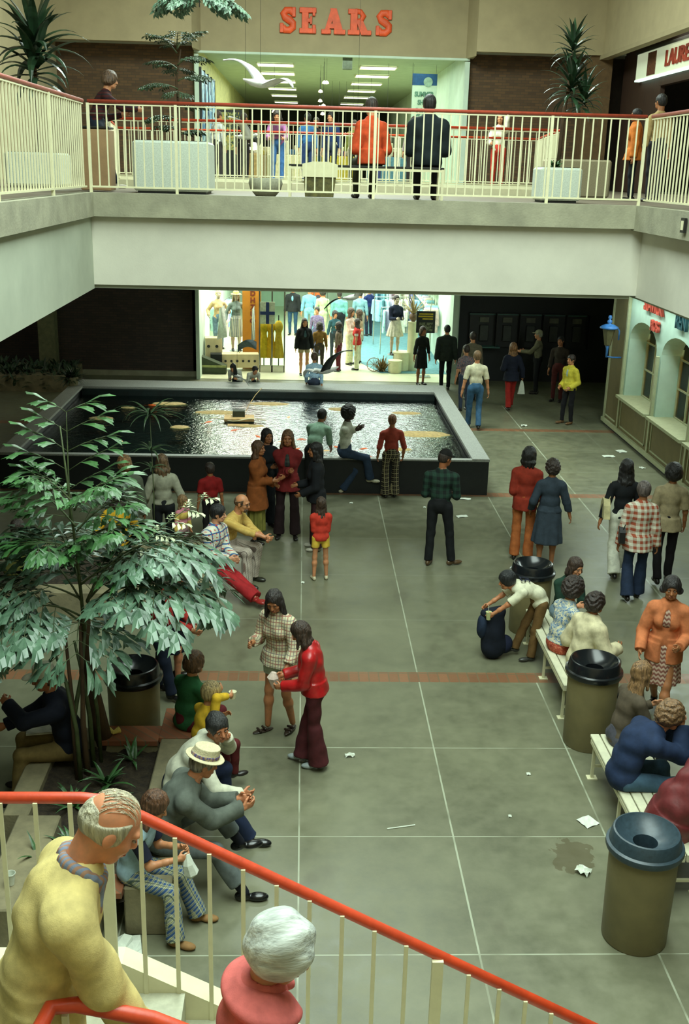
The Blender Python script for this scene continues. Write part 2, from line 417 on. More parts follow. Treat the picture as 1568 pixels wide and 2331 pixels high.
# ---- landing and stair with their kerb
LZ = 2.1
st = MB()
st.box(-3.2, -.5, 2.65, 4.0, LZ-.18, LZ)
for i in range(13):
    x0 = -.5+i*.275; z1 = LZ-(i+1)*.152
    st.box(x0, x0+.29, 2.65, 4.0, z1-.16, z1)
struct('floor_stair', st, surf('terrazzo_step', (176, 176, 152), .55, .06, 30, .05), 'pale concrete stair and landing')
kb = MB()
kb.box(-3.2, -.78, 4.0, 4.11, LZ-.2, LZ+.165)
kb.prism([(-.78, LZ+.165), (3.4, LZ+.165-4.18*.552), (3.4, LZ-.2-4.18*.552), (-.78, LZ-.2)], 4.0, 4.11, axis='y')
struct('trim_stair_kerb', kb, M['cream'], 'cream steel stringer along the outer side of the stair')
# ================================================================ RAILINGS
def railing(name, label, runs, posts, h=1.1, z=FZ, step=.118, bal=.008, railr=.022, group=None, lo=.09, postw=.035, cap=None):
    """runs: list of (ax,ay,bx,by); balusters every step; all one railing thing with parts"""
    root = thing(name, label, 'railing', (runs[0][0], runs[0][1], z), group=group)
    ox, oy = runs[0][0], runs[0][1]
    mr = MB(); mb = MB(); ml = MB(); mp = MB()
    pts = [(runs[0][0]-ox, runs[0][1]-oy, h)]
    for (ax, ay, bx, by) in runs:
        pts.append((bx-ox, by-oy, h))
        L = math.hypot(bx-ax, by-ay); n = max(1, int(round(L/step)))
        ml.bar((ax-ox, ay-oy, lo), (bx-ox, by-oy, lo), .03, .022)
        ml.bar((ax-ox, ay-oy, h-.035), (bx-ox, by-oy, h-.035), .02, .014)
        for i in range(1, n):
            t = i/n; x = ax+(bx-ax)*t-ox; y = ay+(by-ay)*t-oy
            mb.box(x-bal, x+bal, y-bal, y+bal, lo, h-.03)
    for (x, y) in posts: MB().box(x-ox-postw/2, x-ox+postw/2, y-oy-postw/2, y-oy+postw/2, -.02, h-.02).build('post', M['cream'], root)
    mr.tube(pts, railr, 10)
    o = mr.build('handrail', cap or M['redold'], root, smooth=True); o['label'] = 'dull red round handrail'
    mb.build('balusters', M['cream'], root); ml.build('bottom_bar', M['cream'], root)
    return root
railing('railing', 'long cream balustrade with dull red handrail on the front edge of the bridge', [(-2.7, 14.22, 4.3, 14.22)], [(-2.7, 14.22), (.87, 14.22), (-1.62, 14.22), (3.1, 14.22), (4.3, 14.22)], step=.1135)
railing('railing', 'cream balustrade with red handrail along the left upper walkway', [(-2.75, -.5, -2.75, 14.15)], [(-2.75, y) for y in (3, 5.4, 7.8, 10.1, 12.3)])
railing('railing', 'cream balustrade with red handrail along the right upper walkway', [(4.35, -.5, 4.35, 14.15)], [(4.35, y) for y in (3, 5.4, 7.8, 10.1, 12.3)])
railing('railing', 'near railing of the pool opening, behind the upper bench', [(-3.3, 19.25, 4.3, 19.25)], [(-3.3, 19.25), (-.8, 19.25), (1.7, 19.25), (4.3, 19.25)], z=FZ+.1, h=1.0, cap=M['red'])
railing('railing', 'far railing of the pool opening, before the upper store', [(-4.0, 24.3, 5.0, 24.3)], [(-4, 24.3), (-1, 24.3), (2, 24.3), (5, 24.3)], z=FZ+.1, h=1.0, cap=M['red'])
railing('railing', 'right side railing of the pool opening, before the brick wall', [(4.35, 19.3, 5.0, 24.25)], [(4.7, 22)], z=FZ+.1, h=1.0, cap=M['red'], step=.09)
railing('railing', 'left side railing of the pool opening, behind the tall square planter', [(-3.35, 19.3, -4.0, 24.25)], [(-3.7, 22)], z=FZ+.1, h=1.0, cap=M['red'], step=.09)

# stair railing in the foreground
def stair_rail():
    root = thing('stair_railing', 'foreground stair railing with bright orange-red round handrail and cream bars', 'railing', (0, 4.03, 0))
    zs = 3.105; k = -.552; xk = -.84
    def top(x): return zs if x < xk else zs+(x-xk)*k
    def low(x): return LZ-.03 if x < xk else LZ-.03+(x-xk)*k
    o = MB().tube([(-3.2, 0, zs), (-1.1, 0, zs), (-.93, 0, zs), (-.84, 0, zs-.01), (-.74, 0, top(-.74)), (.3, 0, top(.3)), (3.3, 0, top(3.3))], .0255, 16).build('handrail', M['red'], root, smooth=True)
    o['label'] = 'bright orange-red round handrail'
    x = -3.03; i = 0
    while x < 3.2:
        post = abs(x+.825) < .06 or abs(x-.655) < .06
        wv = .026 if post else .0095
        z1 = top(x)-.02
        mb = MB()
        mb.box(x-wv, x+wv, -.03-wv*.5, -.03+wv*.5, low(x)-.02, z1+.012); mb.box(x-wv*.6, x+wv*.6, -.055, 0, low(x)-.0, low(x)+.03)
        mb.build('post' if post else 'baluster', M['cream'], root)
        x += .1472 if x < .9 else .127; i += 1
    return root
stair_rail()
def near_rail():
    root = thing('stair_railing', 'short near corner of the inner stair handrail at the old man\'s hip', 'railing', (-.76, 2.82, 0))
    MB().tube([(-.12, -.5, 3.08), (-.05, -.16, 3.11), (-.02, -.02, 3.125), (.06, 0, 3.12), (.3, 0, 3.06), (1.6, 0, 3.06-1.3*.5)], .026, 14).build('handrail', M['red'], root, smooth=True)
    for x in (.02, .42, .82): MB().box(x-.01, x+.01, -.01, .01, LZ-max(0, x-.26)*.55-.2, 3.09-x*.47).build('baluster', M['cream'], root)
near_rail()

# ================================================================ POOL
PX0, PX1, PY0, PY1, PZ = -5.5, 3.46, 18.91, 25.95, .69
def pool():
    root = thing('fish_pool', 'large raised rectangular fish pool with black sides and speckled grey coping', 'pool', (-1, 22.4, 0))
    cx, cy = -1, 22.4
    def B(mb, x0, x1, y0, y1, z0, z1): mb.box(x0-cx, x1-cx, y0-cy, y1-cy, z0, z1)
    w = MB(); wt = .28
    B(w, PX0+.01, PX1-.01, PY0+.01, PY0+.13, 0, PZ-.045); B(w, PX0+.01, PX1-.01, PY1-.25, PY1-.01, 0, PZ-.045)
    B(w, PX0+.01, PX0+wt, PY0+.13, PY1-.25, 0, PZ-.045); B(w, PX1-wt, PX1-.01, PY0+.13, PY1-.25, 0, PZ-.045)
    w.build('side_wall', M['black'], root)
    c = MB(); B(c, PX0, PX1, PY1-.85, PY1, PZ-.05, PZ); B(c, PX0, PX0+.32, PY0, PY1-.85, PZ-.05, PZ); B(c, PX1-.32, PX1, PY0, PY1-.85, PZ-.05, PZ)
    B(c, PX0+.32, PX1-.32, PY0, PY0+.14, PZ-.05, PZ-.02)
    c.build('coping', M['granite'], root)
    b = MB(); B(b, PX0+.3, PX1-.3, PY0+.1, PY1-.3, .12, .16)
    b.build('basin_floor', M['poolin'], root)
    t = NT('pool_water')
    mx = t.n('ShaderNodeMixShader'); tr = t.n('ShaderNodeBsdfTransparent'); tr.inputs[0].default_value = (.42, .56, .52, 1)
    gl = t.n('ShaderNodeBsdfGlossy'); gl.inputs['Roughness'].default_value = .035; gl.inputs[0].default_value = (1, 1, 1, 1)
    fr = t.n('ShaderNodeFresnel'); fr.inputs[0].default_value = 1.45
    bp = t.n('ShaderNodeBump'); bp.inputs['Strength'].default_value = .55; bp.inputs['Distance'].default_value = .03
    a = t.noise(7, 3, .55, stretch=(1, 1.2, 1)); b2 = t.noise(26, 2, .5, stretch=(1, .8, 1))
    t.l(t.math('MULTIPLY_ADD', b2, .3, a), bp.inputs['Height']); t.l(bp.outputs[0], gl.inputs['Normal']); t.l(bp.outputs[0], fr.inputs['Normal'])
    t.l(fr.outputs[0], mx.inputs[0]); t.l(tr.outputs[0], mx.inputs[1]); t.l(gl.outputs[0], mx.inputs[2]); t.l(mx.outputs[0], t.out.inputs[0])
    wtr = MB(); x0, x1, y0, y1 = PX0+.3-cx, PX1-.3-cx, PY0+.12-cy, PY1-.8-cy
    wtr.add([(x0, y0, .5), (x1, y0, .5), (x1, y1, .5), (x0, y1, .5)], [(0, 1, 2, 3)])
    o = wtr.build('water', t.m, root); o['label'] = 'rippled dark green water'
    jt = MB(); B(jt, PX0+.31, PX1-.31, PY1-.95, PY1-.85, .3, PZ-.05); jt.build('rear_ledge', M['poolin'], root)
pool()
# flat sandstone discs just under the surface, goldfish and a small feeding raft
sand = surf('pool_stone', (176, 150, 98), .8, .15, 12)
for i, (x, y, a, b) in enumerate([(-4.3, 22.6, .34, .16), (-3.05, 24.2, .5, .18), (-2.55, 21.9, .26, .16), (-1.85, 23.35, .7, .22), (-.75, 24.35, .62, .2), (.9, 23.9, .42, .2), (2.35, 23.6, .45, .16), (2.5, 21.6, .75, .3), (-3.9, 23.7, .22, .1), (-1.1, 22.1, .4, .14), (1.9, 20.3, .35, .14)]):
    mb = MB(); n = 18
    for k, (rr, z) in enumerate([(1, .455), (1.05, .475), (.92, .503), (0.01, .515)]):
        mb.v += [(.8*a*rr*math.cos(2*PI*j/n)*(1+.06*math.sin(3*j+i)), b*rr*math.sin(2*PI*j/n)*(1+.08*math.cos(2*j+i)), z) for j in range(n)]
    mb.f = [(k*n+j, k*n+(j+1) % n, (k+1)*n+(j+1) % n, (k+1)*n+j) for k in range(3) for j in range(n)]; mb.mi = [0]*len(mb.f)
    o = mb.build('stepping_stone', sand, smooth=True, loc=(x, y, 0))
    tag(o, 'tan rounded stone breaking the pool water, '+['far left by the palm', 'by the far left rim', 'small one left of centre', 'long one left of the raft', 'long one by the far rim behind the raft', 'behind the standing boy', 'by the far right rim', 'large one at the right front', 'tiny one at the far left', 'in front of the raft', 'small one near the right front'][i], 'stone', 'tan stones in the pool')
fishm = surf('goldfish_orange', (226, 98, 30), .4, .1, 20)
fishw = surf('goldfish_pale', (226, 180, 120), .4, .1, 20)
def fish_mesh():
    mb = MB(); mb.tube([(-.11, 0, 0), (-.08, 0, 0), (0, 0, 0), (.07, 0, 0), (.12, 0, 0)], [.006, .02, .036, .026, .004], 8, r2=.8)
    mb.prism([(-.1, 0), (-.17, .045), (-.15, 0), (-.17, -.045)], -.004, .004); return mb
f0 = fish_mesh().build('goldfish', fishm, smooth=True); f1 = fish_mesh().build('goldfish', fishw, smooth=True)
FS = [(-3.55, 20.6), (-.1, 20.2), (.15, 20.5), (.45, 20.1), (.3, 19.8), (.7, 20.4), (-.4, 20.8), (0, 21.0), (.9, 20.9), (.55, 19.6), (-.2, 19.7), (1.2, 20.3), (.2, 22.0), (-.9, 21.2), (-2.0, 22.4), (-.3, 23.0), (-1.4, 21.7), (1.0, 19.5), (.8, 19.9), (1.3, 19.7), (-3.4, 24.0)]
for i, (x, y) in enumerate(FS):
    o = (f0 if i % 3 else f1) if i in (0, 1) else (f0 if i % 3 else f1).copy()
    if i not in (0, 1): COL.objects.link(o)
    o.location = (x, y, .485); o.rotation_euler = (0, 0, R.uniform(0, 6.28)); o.scale = (1.15,)*3
    tag(o, '%s goldfish near the pool surface, %s' % ('orange' if i % 3 else 'pale', 'in the front shoal beside the seated youth' if y < 20.3 else 'in the middle of the pool' if y < 22.2 else 'towards the far rim'), 'fish', 'goldfish in the pool')
def raft():
    root = thing('feeding_raft', 'small floating wooden raft with a dark box and bent tubing in the pool', 'raft', (-1.35, 22.55, .5), .05)
    wd = surf('raft_wood', (196, 160, 108), .7)
    MB().box(-.32, .32, -.16, .3, .02, .07).build('deck', wd, root); MB().box(-.24, .2, -.5, -.32, -.02, .01).build('float', wd, root)
    MB().box(-.14, .12, .05, .26, .07, .2).build('box', surf('raft_box', (58, 66, 52), .7), root)
    pts = [(-.62+.12*k, -.2+.14*math.sin(k*.9), .07+.03*math.cos(k)) for k in range(11)]
    MB().tube(pts, .012, 6).build('hose', M['cream'], root, smooth=True)
    MB().tube([(.1, .1, .1), (.2, .4, .25), (.35, .9, .38), (.5, 1.5, .42)], .008, 6).build('cord', sand, root, smooth=True)
raft()

# ================================================================ BINS
def bin_proto(label, loc, h, r, lidm, tilt=0):
    root = thing('trash_can', label, 'trash can', loc)
    body = MB().lathe([(.01, 0), (r*.93, 0), (r*.955, .012), (r, h*.86), (r*.99, h*.87), (r*.9, h*.87)], 40)
    body.build('body', M['binbody'], root, smooth='auto')
    z = h*.86
    MB().lathe([(r*.98, z-.045), (r*1.1, z-.04), (r*1.135, z-.015), (r*1.12, z+.012), (r*1.04, z+.022), (r*.985, z+.10), (r*.95, z+.118), (r*.9, z+.122), (r*.84, z+.10), (r*.6, z+.045), (r*.36, z+.02), (r*.345, z-.02), (r*.34, z-.16)], 44).build('lid', lidm, root, smooth='auto')
    MB().lathe([(.005, z-.12), (r*.9, z-.12)], 24).build('liner', M['black'], root)
    return root
M['binbody'] = surf('bin_olive', (122, 112, 76), .5, .06, 5, .02)
lid1 = surf('bin_lid_black', (22, 25, 28), .22, .1, 8, .02); lid2 = surf('bin_lid_blue_grey', (50, 66, 76), .38, .12, 30, .02)
bin_proto('olive brown trash can with blue-grey lid, nearest at the lower right', (2.665, 6.93, 0), .98, .262, lid2)
bin_proto('olive brown trash can with glossy black lid between the two slatted benches', (3.05, 9.93, 0), .98, .262, lid1)
bin_proto('olive brown trash can with black lid farthest right, behind the jersey boy', (3.0, 12.83, 0), .95, .262, lid1)
bin_proto('olive brown trash can with black lid under the palm, by the planter', (-1.66, 9.78, 0), .95, .262, lid1)

# ================================================================ SLATTED BENCHES
def bench(label, x0, x1, y0, y1, h=.45, n=5):
    root = thing('slatted_bench', label, 'bench', ((x0+x1)/2, (y0+y1)/2, 0), group='white slatted benches')
    hw, hl = (x1-x0)/2, (y1-y0)/2
    wdt = 2*hw/n
    for i in range(n):
        a = -hw+i*wdt; mb = MB(); mb.box(a+.006, a+wdt-.006, -hl, hl, h-.035, h, bev=.006); mb.box(a+.006, a+wdt-.006, -hl-.012, -hl+.02, h-.075, h-.002, bev=.005)
        mb.build('slat', M['benchw'], root)
    fr = MB(); fr.bar((-hw+.015, -hl+.04, h-.06), (-hw+.015, hl-.04, h-.06), .02, .04); fr.bar((hw-.015, -hl+.04, h-.06), (hw-.015, hl-.04, h-.06), .02, .04); fr.build('side_rail', M['cream'], root)
    for y in (-hl+.08, 0, hl-.08):
        lg = MB()
        for x in (-hw+.04, hw-.04): lg.bar((x, y, 0), (x, y, h-.05), .028, .028); lg.box(x-.05, x+.05, y-.04, y+.04, 0, .012)
        lg.bar((-hw+.04, y, .14), (hw-.04, y, .14), .024, .024); lg.bar((-hw+.04, y, h-.07), (hw-.04, y, h-.07), .024, .024); lg.build('leg_frame', M['cream'], root)
    return root
M['benchw'] = surf('bench_white', (206, 204, 176), .45, .05, 12, .03)
bench('white slatted bench where the woman in the floral top sits', 2.86, 3.36, 10.36, 12.45)
bench('white slatted bench where the curly-haired man in denim sits', 2.88, 3.38, 7.35, 9.3)

# ================================================================ PLANTERS WITH SEAT WALLS
M['seatc'] = surf('planter_concrete', (128, 120, 92), .85, .12, 6, .25, 40)
def soil_mat():
    t = NT('planter_soil'); f = t.ramp(t.noise(14, 6, .75), .35, .65); t.base(t.mix(f, col(34, 27, 20), col(66, 56, 40))); t.rough(1); t.bump(t.noise(30, 5), 1, .03); return t.m
M['soil'] = soil_mat()
def planter(name, label, walls, soil, tops, loc):
    root = thing(name, label, 'planter', loc); ox, oy, _ = loc
    for (x0, x1, y0, y1, h) in walls:
        MB().box(x0-ox, x1-ox, y0-oy, y1-oy, 0, h, bev=.012).build('seat_wall', M['seatc'], root)
    for (x0, x1, y0, y1, h) in tops:
        o = MB().box(x0-ox, x1-ox, y0-oy, y1-oy, h-.05, h+.004, bev=.004).build('brick_course', M['bricktop'], root); o['label'] = 'orange-brown brick capping'
    mb = MB(); n = 14; x0, x1, y0, y1 = soil
    for i in range(n+1):
        for j in range(n+1):
            mb.v.append((x0+(x1-x0)*i/n-ox, y0+(y1-y0)*j/n-oy, .33+.035*math.sin(i*1.3+j)*math.cos(j*.9)+R.uniform(-.01, .01)))
    mb.f = [(i*(n+1)+j, (i+1)*(n+1)+j, (i+1)*(n+1)+j+1, i*(n+1)+j+1) for i in range(n) for j in range(n)]; mb.mi = [0]*len(mb.f)
    tag(mb.build('soil', M['soil'], root, smooth=True), kind='stuff')
planter('seat_planter', 'low concrete planter with seat walls around the big palm', [(-1.32, -.96, 6.95, 9.55, .43), (-2.36, -1.34, 9.16, 9.42, .43), (-2.5, -2.28, 7.95, 9.4, .42), (-2.36, -2.0, 6.7, 7.93, .43), (-1.98, -1.5, 6.9, 7.1, .4)],
        (-2.3, -1.3, 6.95, 9.2), [(-1.9, -1.34, 9.14, 9.44, .435), (-1.5, -1.32, 6.88, 7.12, .435), (-1.34, -.97, 9.2, 9.8, .437)], (-1.7, 8.2, 0))
planter('seat_planter', 'second low planter with seat walls where the man in yellow sits', [(-1.58, -1.16, 13.3, 14.9, .43), (-4.2, -1.6, 14.5, 14.9, .43), (-4.2, -1.6, 12.9, 13.2, .43)],
        (-4.1, -1.55, 13.1, 14.55), [(-1.55, -1.2, 13.7, 14.0, .435)], (-2.6, 13.9, 0))
# upper floor pots and planters
def rect_planter(label, x0, x1, y0, y1, h, m, z=FZ):
    root = thing('square_planter', label, 'planter', ((x0+x1)/2, (y0+y1)/2, z))
    a, b = (x1-x0)/2, (y1-y0)/2; mb = MB()
    mb.box(-a, a, -b, b, .03, h, bev=.03); mb.build('tub', m, root)
    MB().box(-a+.05, a-.05, -b+.05, b-.05, 0, .04).build('plinth', M['black'], root)
    MB().box(-a+.05, a-.05, -b+.05, b-.05, h-.02, h+.006).build('soil', M['soil'], root)
    return root
M['terr'] = surf('exposed_aggregate', (196, 206, 192), .8, .08, 60, .4, 90)
M['tan'] = surf('tan_laminate', (150, 120, 84), .6, .05, 8)
M['terr2'] = surf('aggregate_beige', (160, 150, 120), .8, .08, 60, .3, 90)
rect_planter('wide pale aggregate planter with the small leafy tree, behind the bridge rail', -2.32, -1.30, 15.2, 16.2, .68, M['terr'])
rect_planter('pale aggregate planter holding the spiky dracaena at the right of the bridge', 3.26, 3.84, 15.4, 16.0, .47, M['terr'])
rect_planter('low beige planter box behind the right dracaena planter', 4.0, 4.95, 18.0, 18.9, .62, M['terr2'])
rect_planter('pale planter at far left behind the left railing, with the drooping dracaena', -4.4, -3.6, 16.6, 17.4, .5, M['terr'])
bw = thing('ash_bowl', 'round grey concrete bowl planter behind the bridge rail', 'planter', (-.52, 14.75, FZ))
MB().lathe([(.01, .01), (.13, .01), (.2, .09), (.225, .17), (.21, .235), (.2, .24), (.19, .22), (.01, .2)], 30).build('bowl', surf('grey_concrete_bowl', (150, 150, 130), .85, .1, 30, .3), bw, smooth=True)
def upper_bench():
    root = thing('bench', 'cream metal bench on the bridge where the couple sits', 'bench', (.8, 14.85, FZ))
    MB().box(-1.02, 1.02, -.2, .24, .395, .425, bev=.008).build('seat', M['darkmetal'], root)
    fr = MB()
    for y in (-.2, .24): fr.bar((-1.02, y, .38), (1.02, y, .38), .03, .03); fr.bar((-1.02, y, .2), (1.02, y, .2), .022, .022)
    fr.build('frame', M['cream'], root)
    for x in (-1.0, 1.0):
        for y in (-.2, .24): MB().bar((x, y, 0), (x, y, .4), .034, .034).build('leg', M['cream'], root)
upper_bench()
ub = thing('litter_bin', 'tan square waste bin with a dark top at the bridge corner', 'waste bin', (-2.82, 15.4, FZ))
MB().box(-.2, .2, -.2, .2, .02, .8, bev=.01).build('body', M['tan'], ub); MB().box(-.2, .2, -.2, .2, .81, .84, bev=.01).build('top', M['darkmetal'], ub)
MB().tube([(-.19, -.19, .84), (-.17, -.17, 1.0), (.17, -.17, 1.0), (.19, -.19, .84)], .01, 6).build('handle', M['chrome'], ub)
pb = thing('shopping_bag', 'bulging white and olive shopping bag on the floor under the upper bench', 'bag', (.2, 14.62, FZ))
MB().prism([(-.2, .02), (.17, .02), (.2, .28), (-.22, .28)], -.08, .1, axis='y').build('lower', surf('bag_olive', (84, 80, 40), .7, .3, 20), pb)
MB().prism([(-.24, .27), (.22, .27), (.22, .43), (.1, .46), (-.1, .46), (-.24, .43)], -.1, .12, axis='y').build('upper', M['cream'], pb)

# ================================================================ RIGHT SHOPFRONT (lower floor)
M['khaki'] = surf('khaki_panel', (112, 100, 60), .7, .05, 5, .03)
M['trim'] = surf('pale_trim', (172, 176, 140), .6, .05, 12, .03)
M['aqua'] = surf('pale_aqua_wall', (178, 206, 190), .7, .04, 3, .02)
SX = 7.32
def shopfront():
    # wall with arched window openings cut as a polygon mesh
    bays = [(21.75, 23.9), (19.5, 21.65), (17.25, 19.4), (15.0, 17.15), (12.7, 14.9)]
    z0, zs, zt = .95, 2.25, 2.72
    wall = MB(); pan = MB()
    wall.box(SX, SX+.12, 12.5, 25.1, 0, z0)
    for (a, b) in bays:
        m = (a+b)/2; wA, wB = a+.12, b-.12
        wall.box(SX, SX+.12, b-.12, b+.05, z0, zs); wall.box(SX, SX+.12, a-.05, a+.12, z0, zs)
        n = 12; prev = None
        for i in range(n+1):
            t = PI-PI*i/n; y = m+(wB-wA)/2*math.cos(t); z = zs+(zt-zs)*math.sin(t)
            if prev:
                wall.add([(SX, prev[0], prev[1]), (SX, y, z), (SX, y, 3.42), (SX, prev[0], 3.42)], [(0, 1, 2, 3)])
                wall.add([(SX, prev[0], prev[1]), (SX, y, z), (SX+.5, y, z), (SX+.5, prev[0], prev[1])], [(0, 1, 2, 3)])
            prev = (y, z)
        wall.add([(SX, wA, zs), (SX, a-.05, zs), (SX, a-.05, 3.42), (SX, wA, 3.42)], [(0, 1, 2, 3)]); wall.add([(SX, wB, zs), (SX, b+.05, zs), (SX, b+.05, 3.42), (SX, wB, 3.42)], [(0, 1, 2, 3)])
        wB -= .006; wA += .006; wall.add([(SX, wB, z0), (SX+.44, wB, z0), (SX+.44, wB, zs), (SX, wB, zs)], [(0, 1, 2, 3)]); wall.add([(SX, wA, z0), (SX+.44, wA, z0), (SX+.44, wA, zs), (SX, wA, zs)], [(0, 1, 2, 3)])
    o = wall.build('wall_shop_right', M['aqua'], fix=False); tag(o, 'pale aqua shopfront wall with arched windows', 'wall', kind='structure')
    # khaki lower panels and stiles
    p = MB()
    for (a, b) in bays: p.box(SX-.035, SX, a+.02, b-.02, .16, z0-.04)
    p.box(SX-.03, SX+.1, 24.05, 25.1, .16, 3.42)
    struct('wall_shop_panels', p, M['khaki'], 'khaki panels below the arched shop windows')
    tr = MB()
    tr.box(SX-.09, SX+.02, 12.5, 25.15, 0.08, .17)
    for (a, b) in bays:
        tr.box(SX-.06, SX+.03, b-.02, b+.07, .1, 3.42 if b > 23 else 2.2); tr.box(SX-.16, SX+.5, a+.02, b-.02, z0-.05, z0+.01)
        for (ya, yb, za, zb) in ((a+.14, b-.14, .24, .27), (a+.14, b-.14, .84, .87), (a+.14, a+.17, .24, .87), (b-.17, b-.14, .24, .87)): tr.box(SX-.05, SX-.03, ya, yb, za, zb)
    tr.box(SX-.06, SX+.03, 25.0, 25.1, .1, 3.42); tr.box(SX-.05, SX-.02, 24.15, 24.95, .24, .27)
    struct('trim_shop_right', tr, M['trim'], 'pale sills, stiles and mouldings of the right shopfront')
    struct('trim_shop_kick', MB().box(SX-.02, SX+.1, 12.5, 25.1, 0, .09), M['black'], 'dark kick base of the right shopfront')
    r_ = MB().box(SX-.22, SX-.16, 15.2, 23.9, 3.38, 3.42).build('header_light_strip', glow('header_glow', (220, 255, 235), 2.5)); tag(r_, 'fluorescent strip under the shop header', 'light')
    struct('trim_shop_header', MB().box(SX-.25, SX+.6, 12.5, 25.3, 3.42, 4.2), surf('dark_header', (66, 62, 42), .8), 'dark header over the right shopfront')
    for i, (a, b) in enumerate(bays[:3]):
        root = thing('window_%d' % (i+1), 'arched shop window with glazing bars', 'window', (SX+.42, (a+b)/2, z0)); root['kind'] = 'structure'
        hw = (b-a)/2-.125
        n = 12; poly = [(-hw, 0), (hw, 0)]+[(hw*math.cos(PI*k/n), zs-z0+(zt-zs)*math.sin(PI*k/n)) for k in range(n+1)]
        MB().prism(poly, 0, .008, axis='x').build('glass', M['glass'], root)
        g = MB()
        for y in (-hw, -hw/3, hw/3, hw): g.bar((-.015, y, 0), (-.015, y, zt-z0-(0.05 if abs(y) < hw else .5)), .035, .035)
        for z in (.02, .62, 1.22): g.bar((-.015, -hw, z), (-.015, hw, z), .03, .03)
        g.build('glazing_bars', M['trim'], root)
    # things behind the windows
    struct('wall_shop_inner', MB().box(9.6, 9.7, 12, 25.1, 0, 4.1), surf('shop_inner', (170, 120, 50), .8), 'warm inner wall of the right shop')
    struct('wall_shop_end', MB().box(SX+.1, 9.6, 25.0, 25.1, 0, 4.1), surf('shop_end', (120, 100, 60), .8), 'end wall of the right shop')
    struct('ceiling_shop', MB().box(SX+.1, 9.7, 12, 25.1, 4.05, 4.12), M['ceil'], 'ceiling of the right shop')
shopfront()
redsign = surf('sign_red', (176, 66, 50), .5); greensign = surf('sign_dark_teal', (16, 64, 72), .5)
def shop_letters(txt, y, z, size, mat, label, sx=.8):
    o = text_mesh(txt, size, .03, 'sign_letters', mat, None, (SX-.05, y, z), (PI/2, 0, -PI/2), sx, .006); tag(o, label, 'sign')
shop_letters('SLAVICK', 22.2, 3.14, .38, redsign, 'red raised letters in the upper row over the first arched window', .85)
shop_letters('ROS', 22.0, 2.76, .3, redsign, 'short second row of red raised letters over the arched window', .9)
shop_letters('REN', 20.45, 3.05, .42, greensign, 'dark teal raised letters at the right edge of the shopfront', .8)
for i, (y, z, c) in enumerate([(20.8, 1.15, (200, 120, 60)), (20.3, 1.15, (90, 110, 90)), (19.9, 1.1, (210, 140, 80)), (22.6, 1.1, (70, 60, 40)), (22.2, 1.2, (130, 110, 50))]):
    rt = thing('display_box', 'boxed goods on the sill shelf behind the '+('second' if y < 21 else 'first')+' arched window', 'box', (8.1+.1*i, y, z), .2*i, 'boxed goods in the shop window')
    MB().box(-.12, .12, -.15, .15, 0, .3, bev=.01).build('box', surf('display_%d' % i, c, .6), rt); MB().box(-.14, .14, -.17, .17, .3, .34, bev=.01).build('lid', M['cream'], rt)
ds = thing('display_table', 'long low display counter inside the right shop window', 'table', (8.35, 21, 0)); MB().box(-.35, .55, -2.6, 2.6, 1.02, 1.08).build('top', M['tan'], ds); MB().box(-.3, .5, -2.5, 2.5, 0, 1.02).build('base', M['khaki'], ds)

# blue wall lantern
def lantern():
    root = thing('wall_lantern', 'bright blue coach lantern on the corner of the right shopfront', 'lamp', (6.95, 24.2, 1.85))
    bl = surf('lantern_blue', (60, 120, 190), .45)
    MB().lathe([(.0, .86), (.03, .85), (.045, .8), (.02, .76), (.05, .74), (.06, .7), (.03, .67), (.1, .65), (.2, .6), (.215, .57), (.2, .555), (.0, .555)], 20).build('cap', bl, root, smooth=True)
    MB().lathe([(.15, .555), (.075, .18), (.01, .15)], 6).build('glass_shade', surf('lantern_glass', (96, 92, 64), .3), root)
    MB().tube([(0, 0, .18), (0, 0, .1), (.0, 0, -.1)], [.05, .03, .022], 10).build('stem', bl, root, smooth=True)
    MB().tube([(.2, 0, .57), (.24, 0, .5), (.24, 0, .3)], .018, 8).build('side_arm', bl, root, smooth=True)
    MB().tube([(0, 0, -.08), (.15, 0, -.1), (.38, 0, -.1)], .018, 8).build('bracket', bl, root, smooth=True)
lantern()

# telephones on the black wall
tw = thing('telephone_bank', 'dark bank of wall telephones with a pale shelf line at the right back wall', 'telephone bank', (6.3, 30.3, .0))
MB().box(-1.6, 1.7, -.05, .08, 1.0, 1.95).build('backboard', surf('booth_dark', (28, 30, 28), .5), tw)
MB().box(-1.62, -.75, -.32, .0, 1.0, 1.04).build('shelf', surf('booth_teal', (56, 96, 88), .5), tw); MB().box(-1.62, 1.72, -.06, .0, 1.9, 1.93).build('top_trim', surf('booth_teal', (56, 96, 88), .5), tw)
for i in range(5):
    x = -1.2+i*.66
    MB().box(x-.12, x+.12, -.16, -.05, 1.18, 1.62, bev=.01).build('telephone', surf('phone_body', (52, 56, 50), .4), tw)
    MB().box(x-.13, x+.13, -.1, -.05, 1.7, 1.84).build('number_plate', surf('phone_plate', (92, 92, 76), .5), tw)
    MB().box(x+.32, x+.34, -.3, -.05, 1.0, 1.95).build('divider', M['darkmetal'], tw)

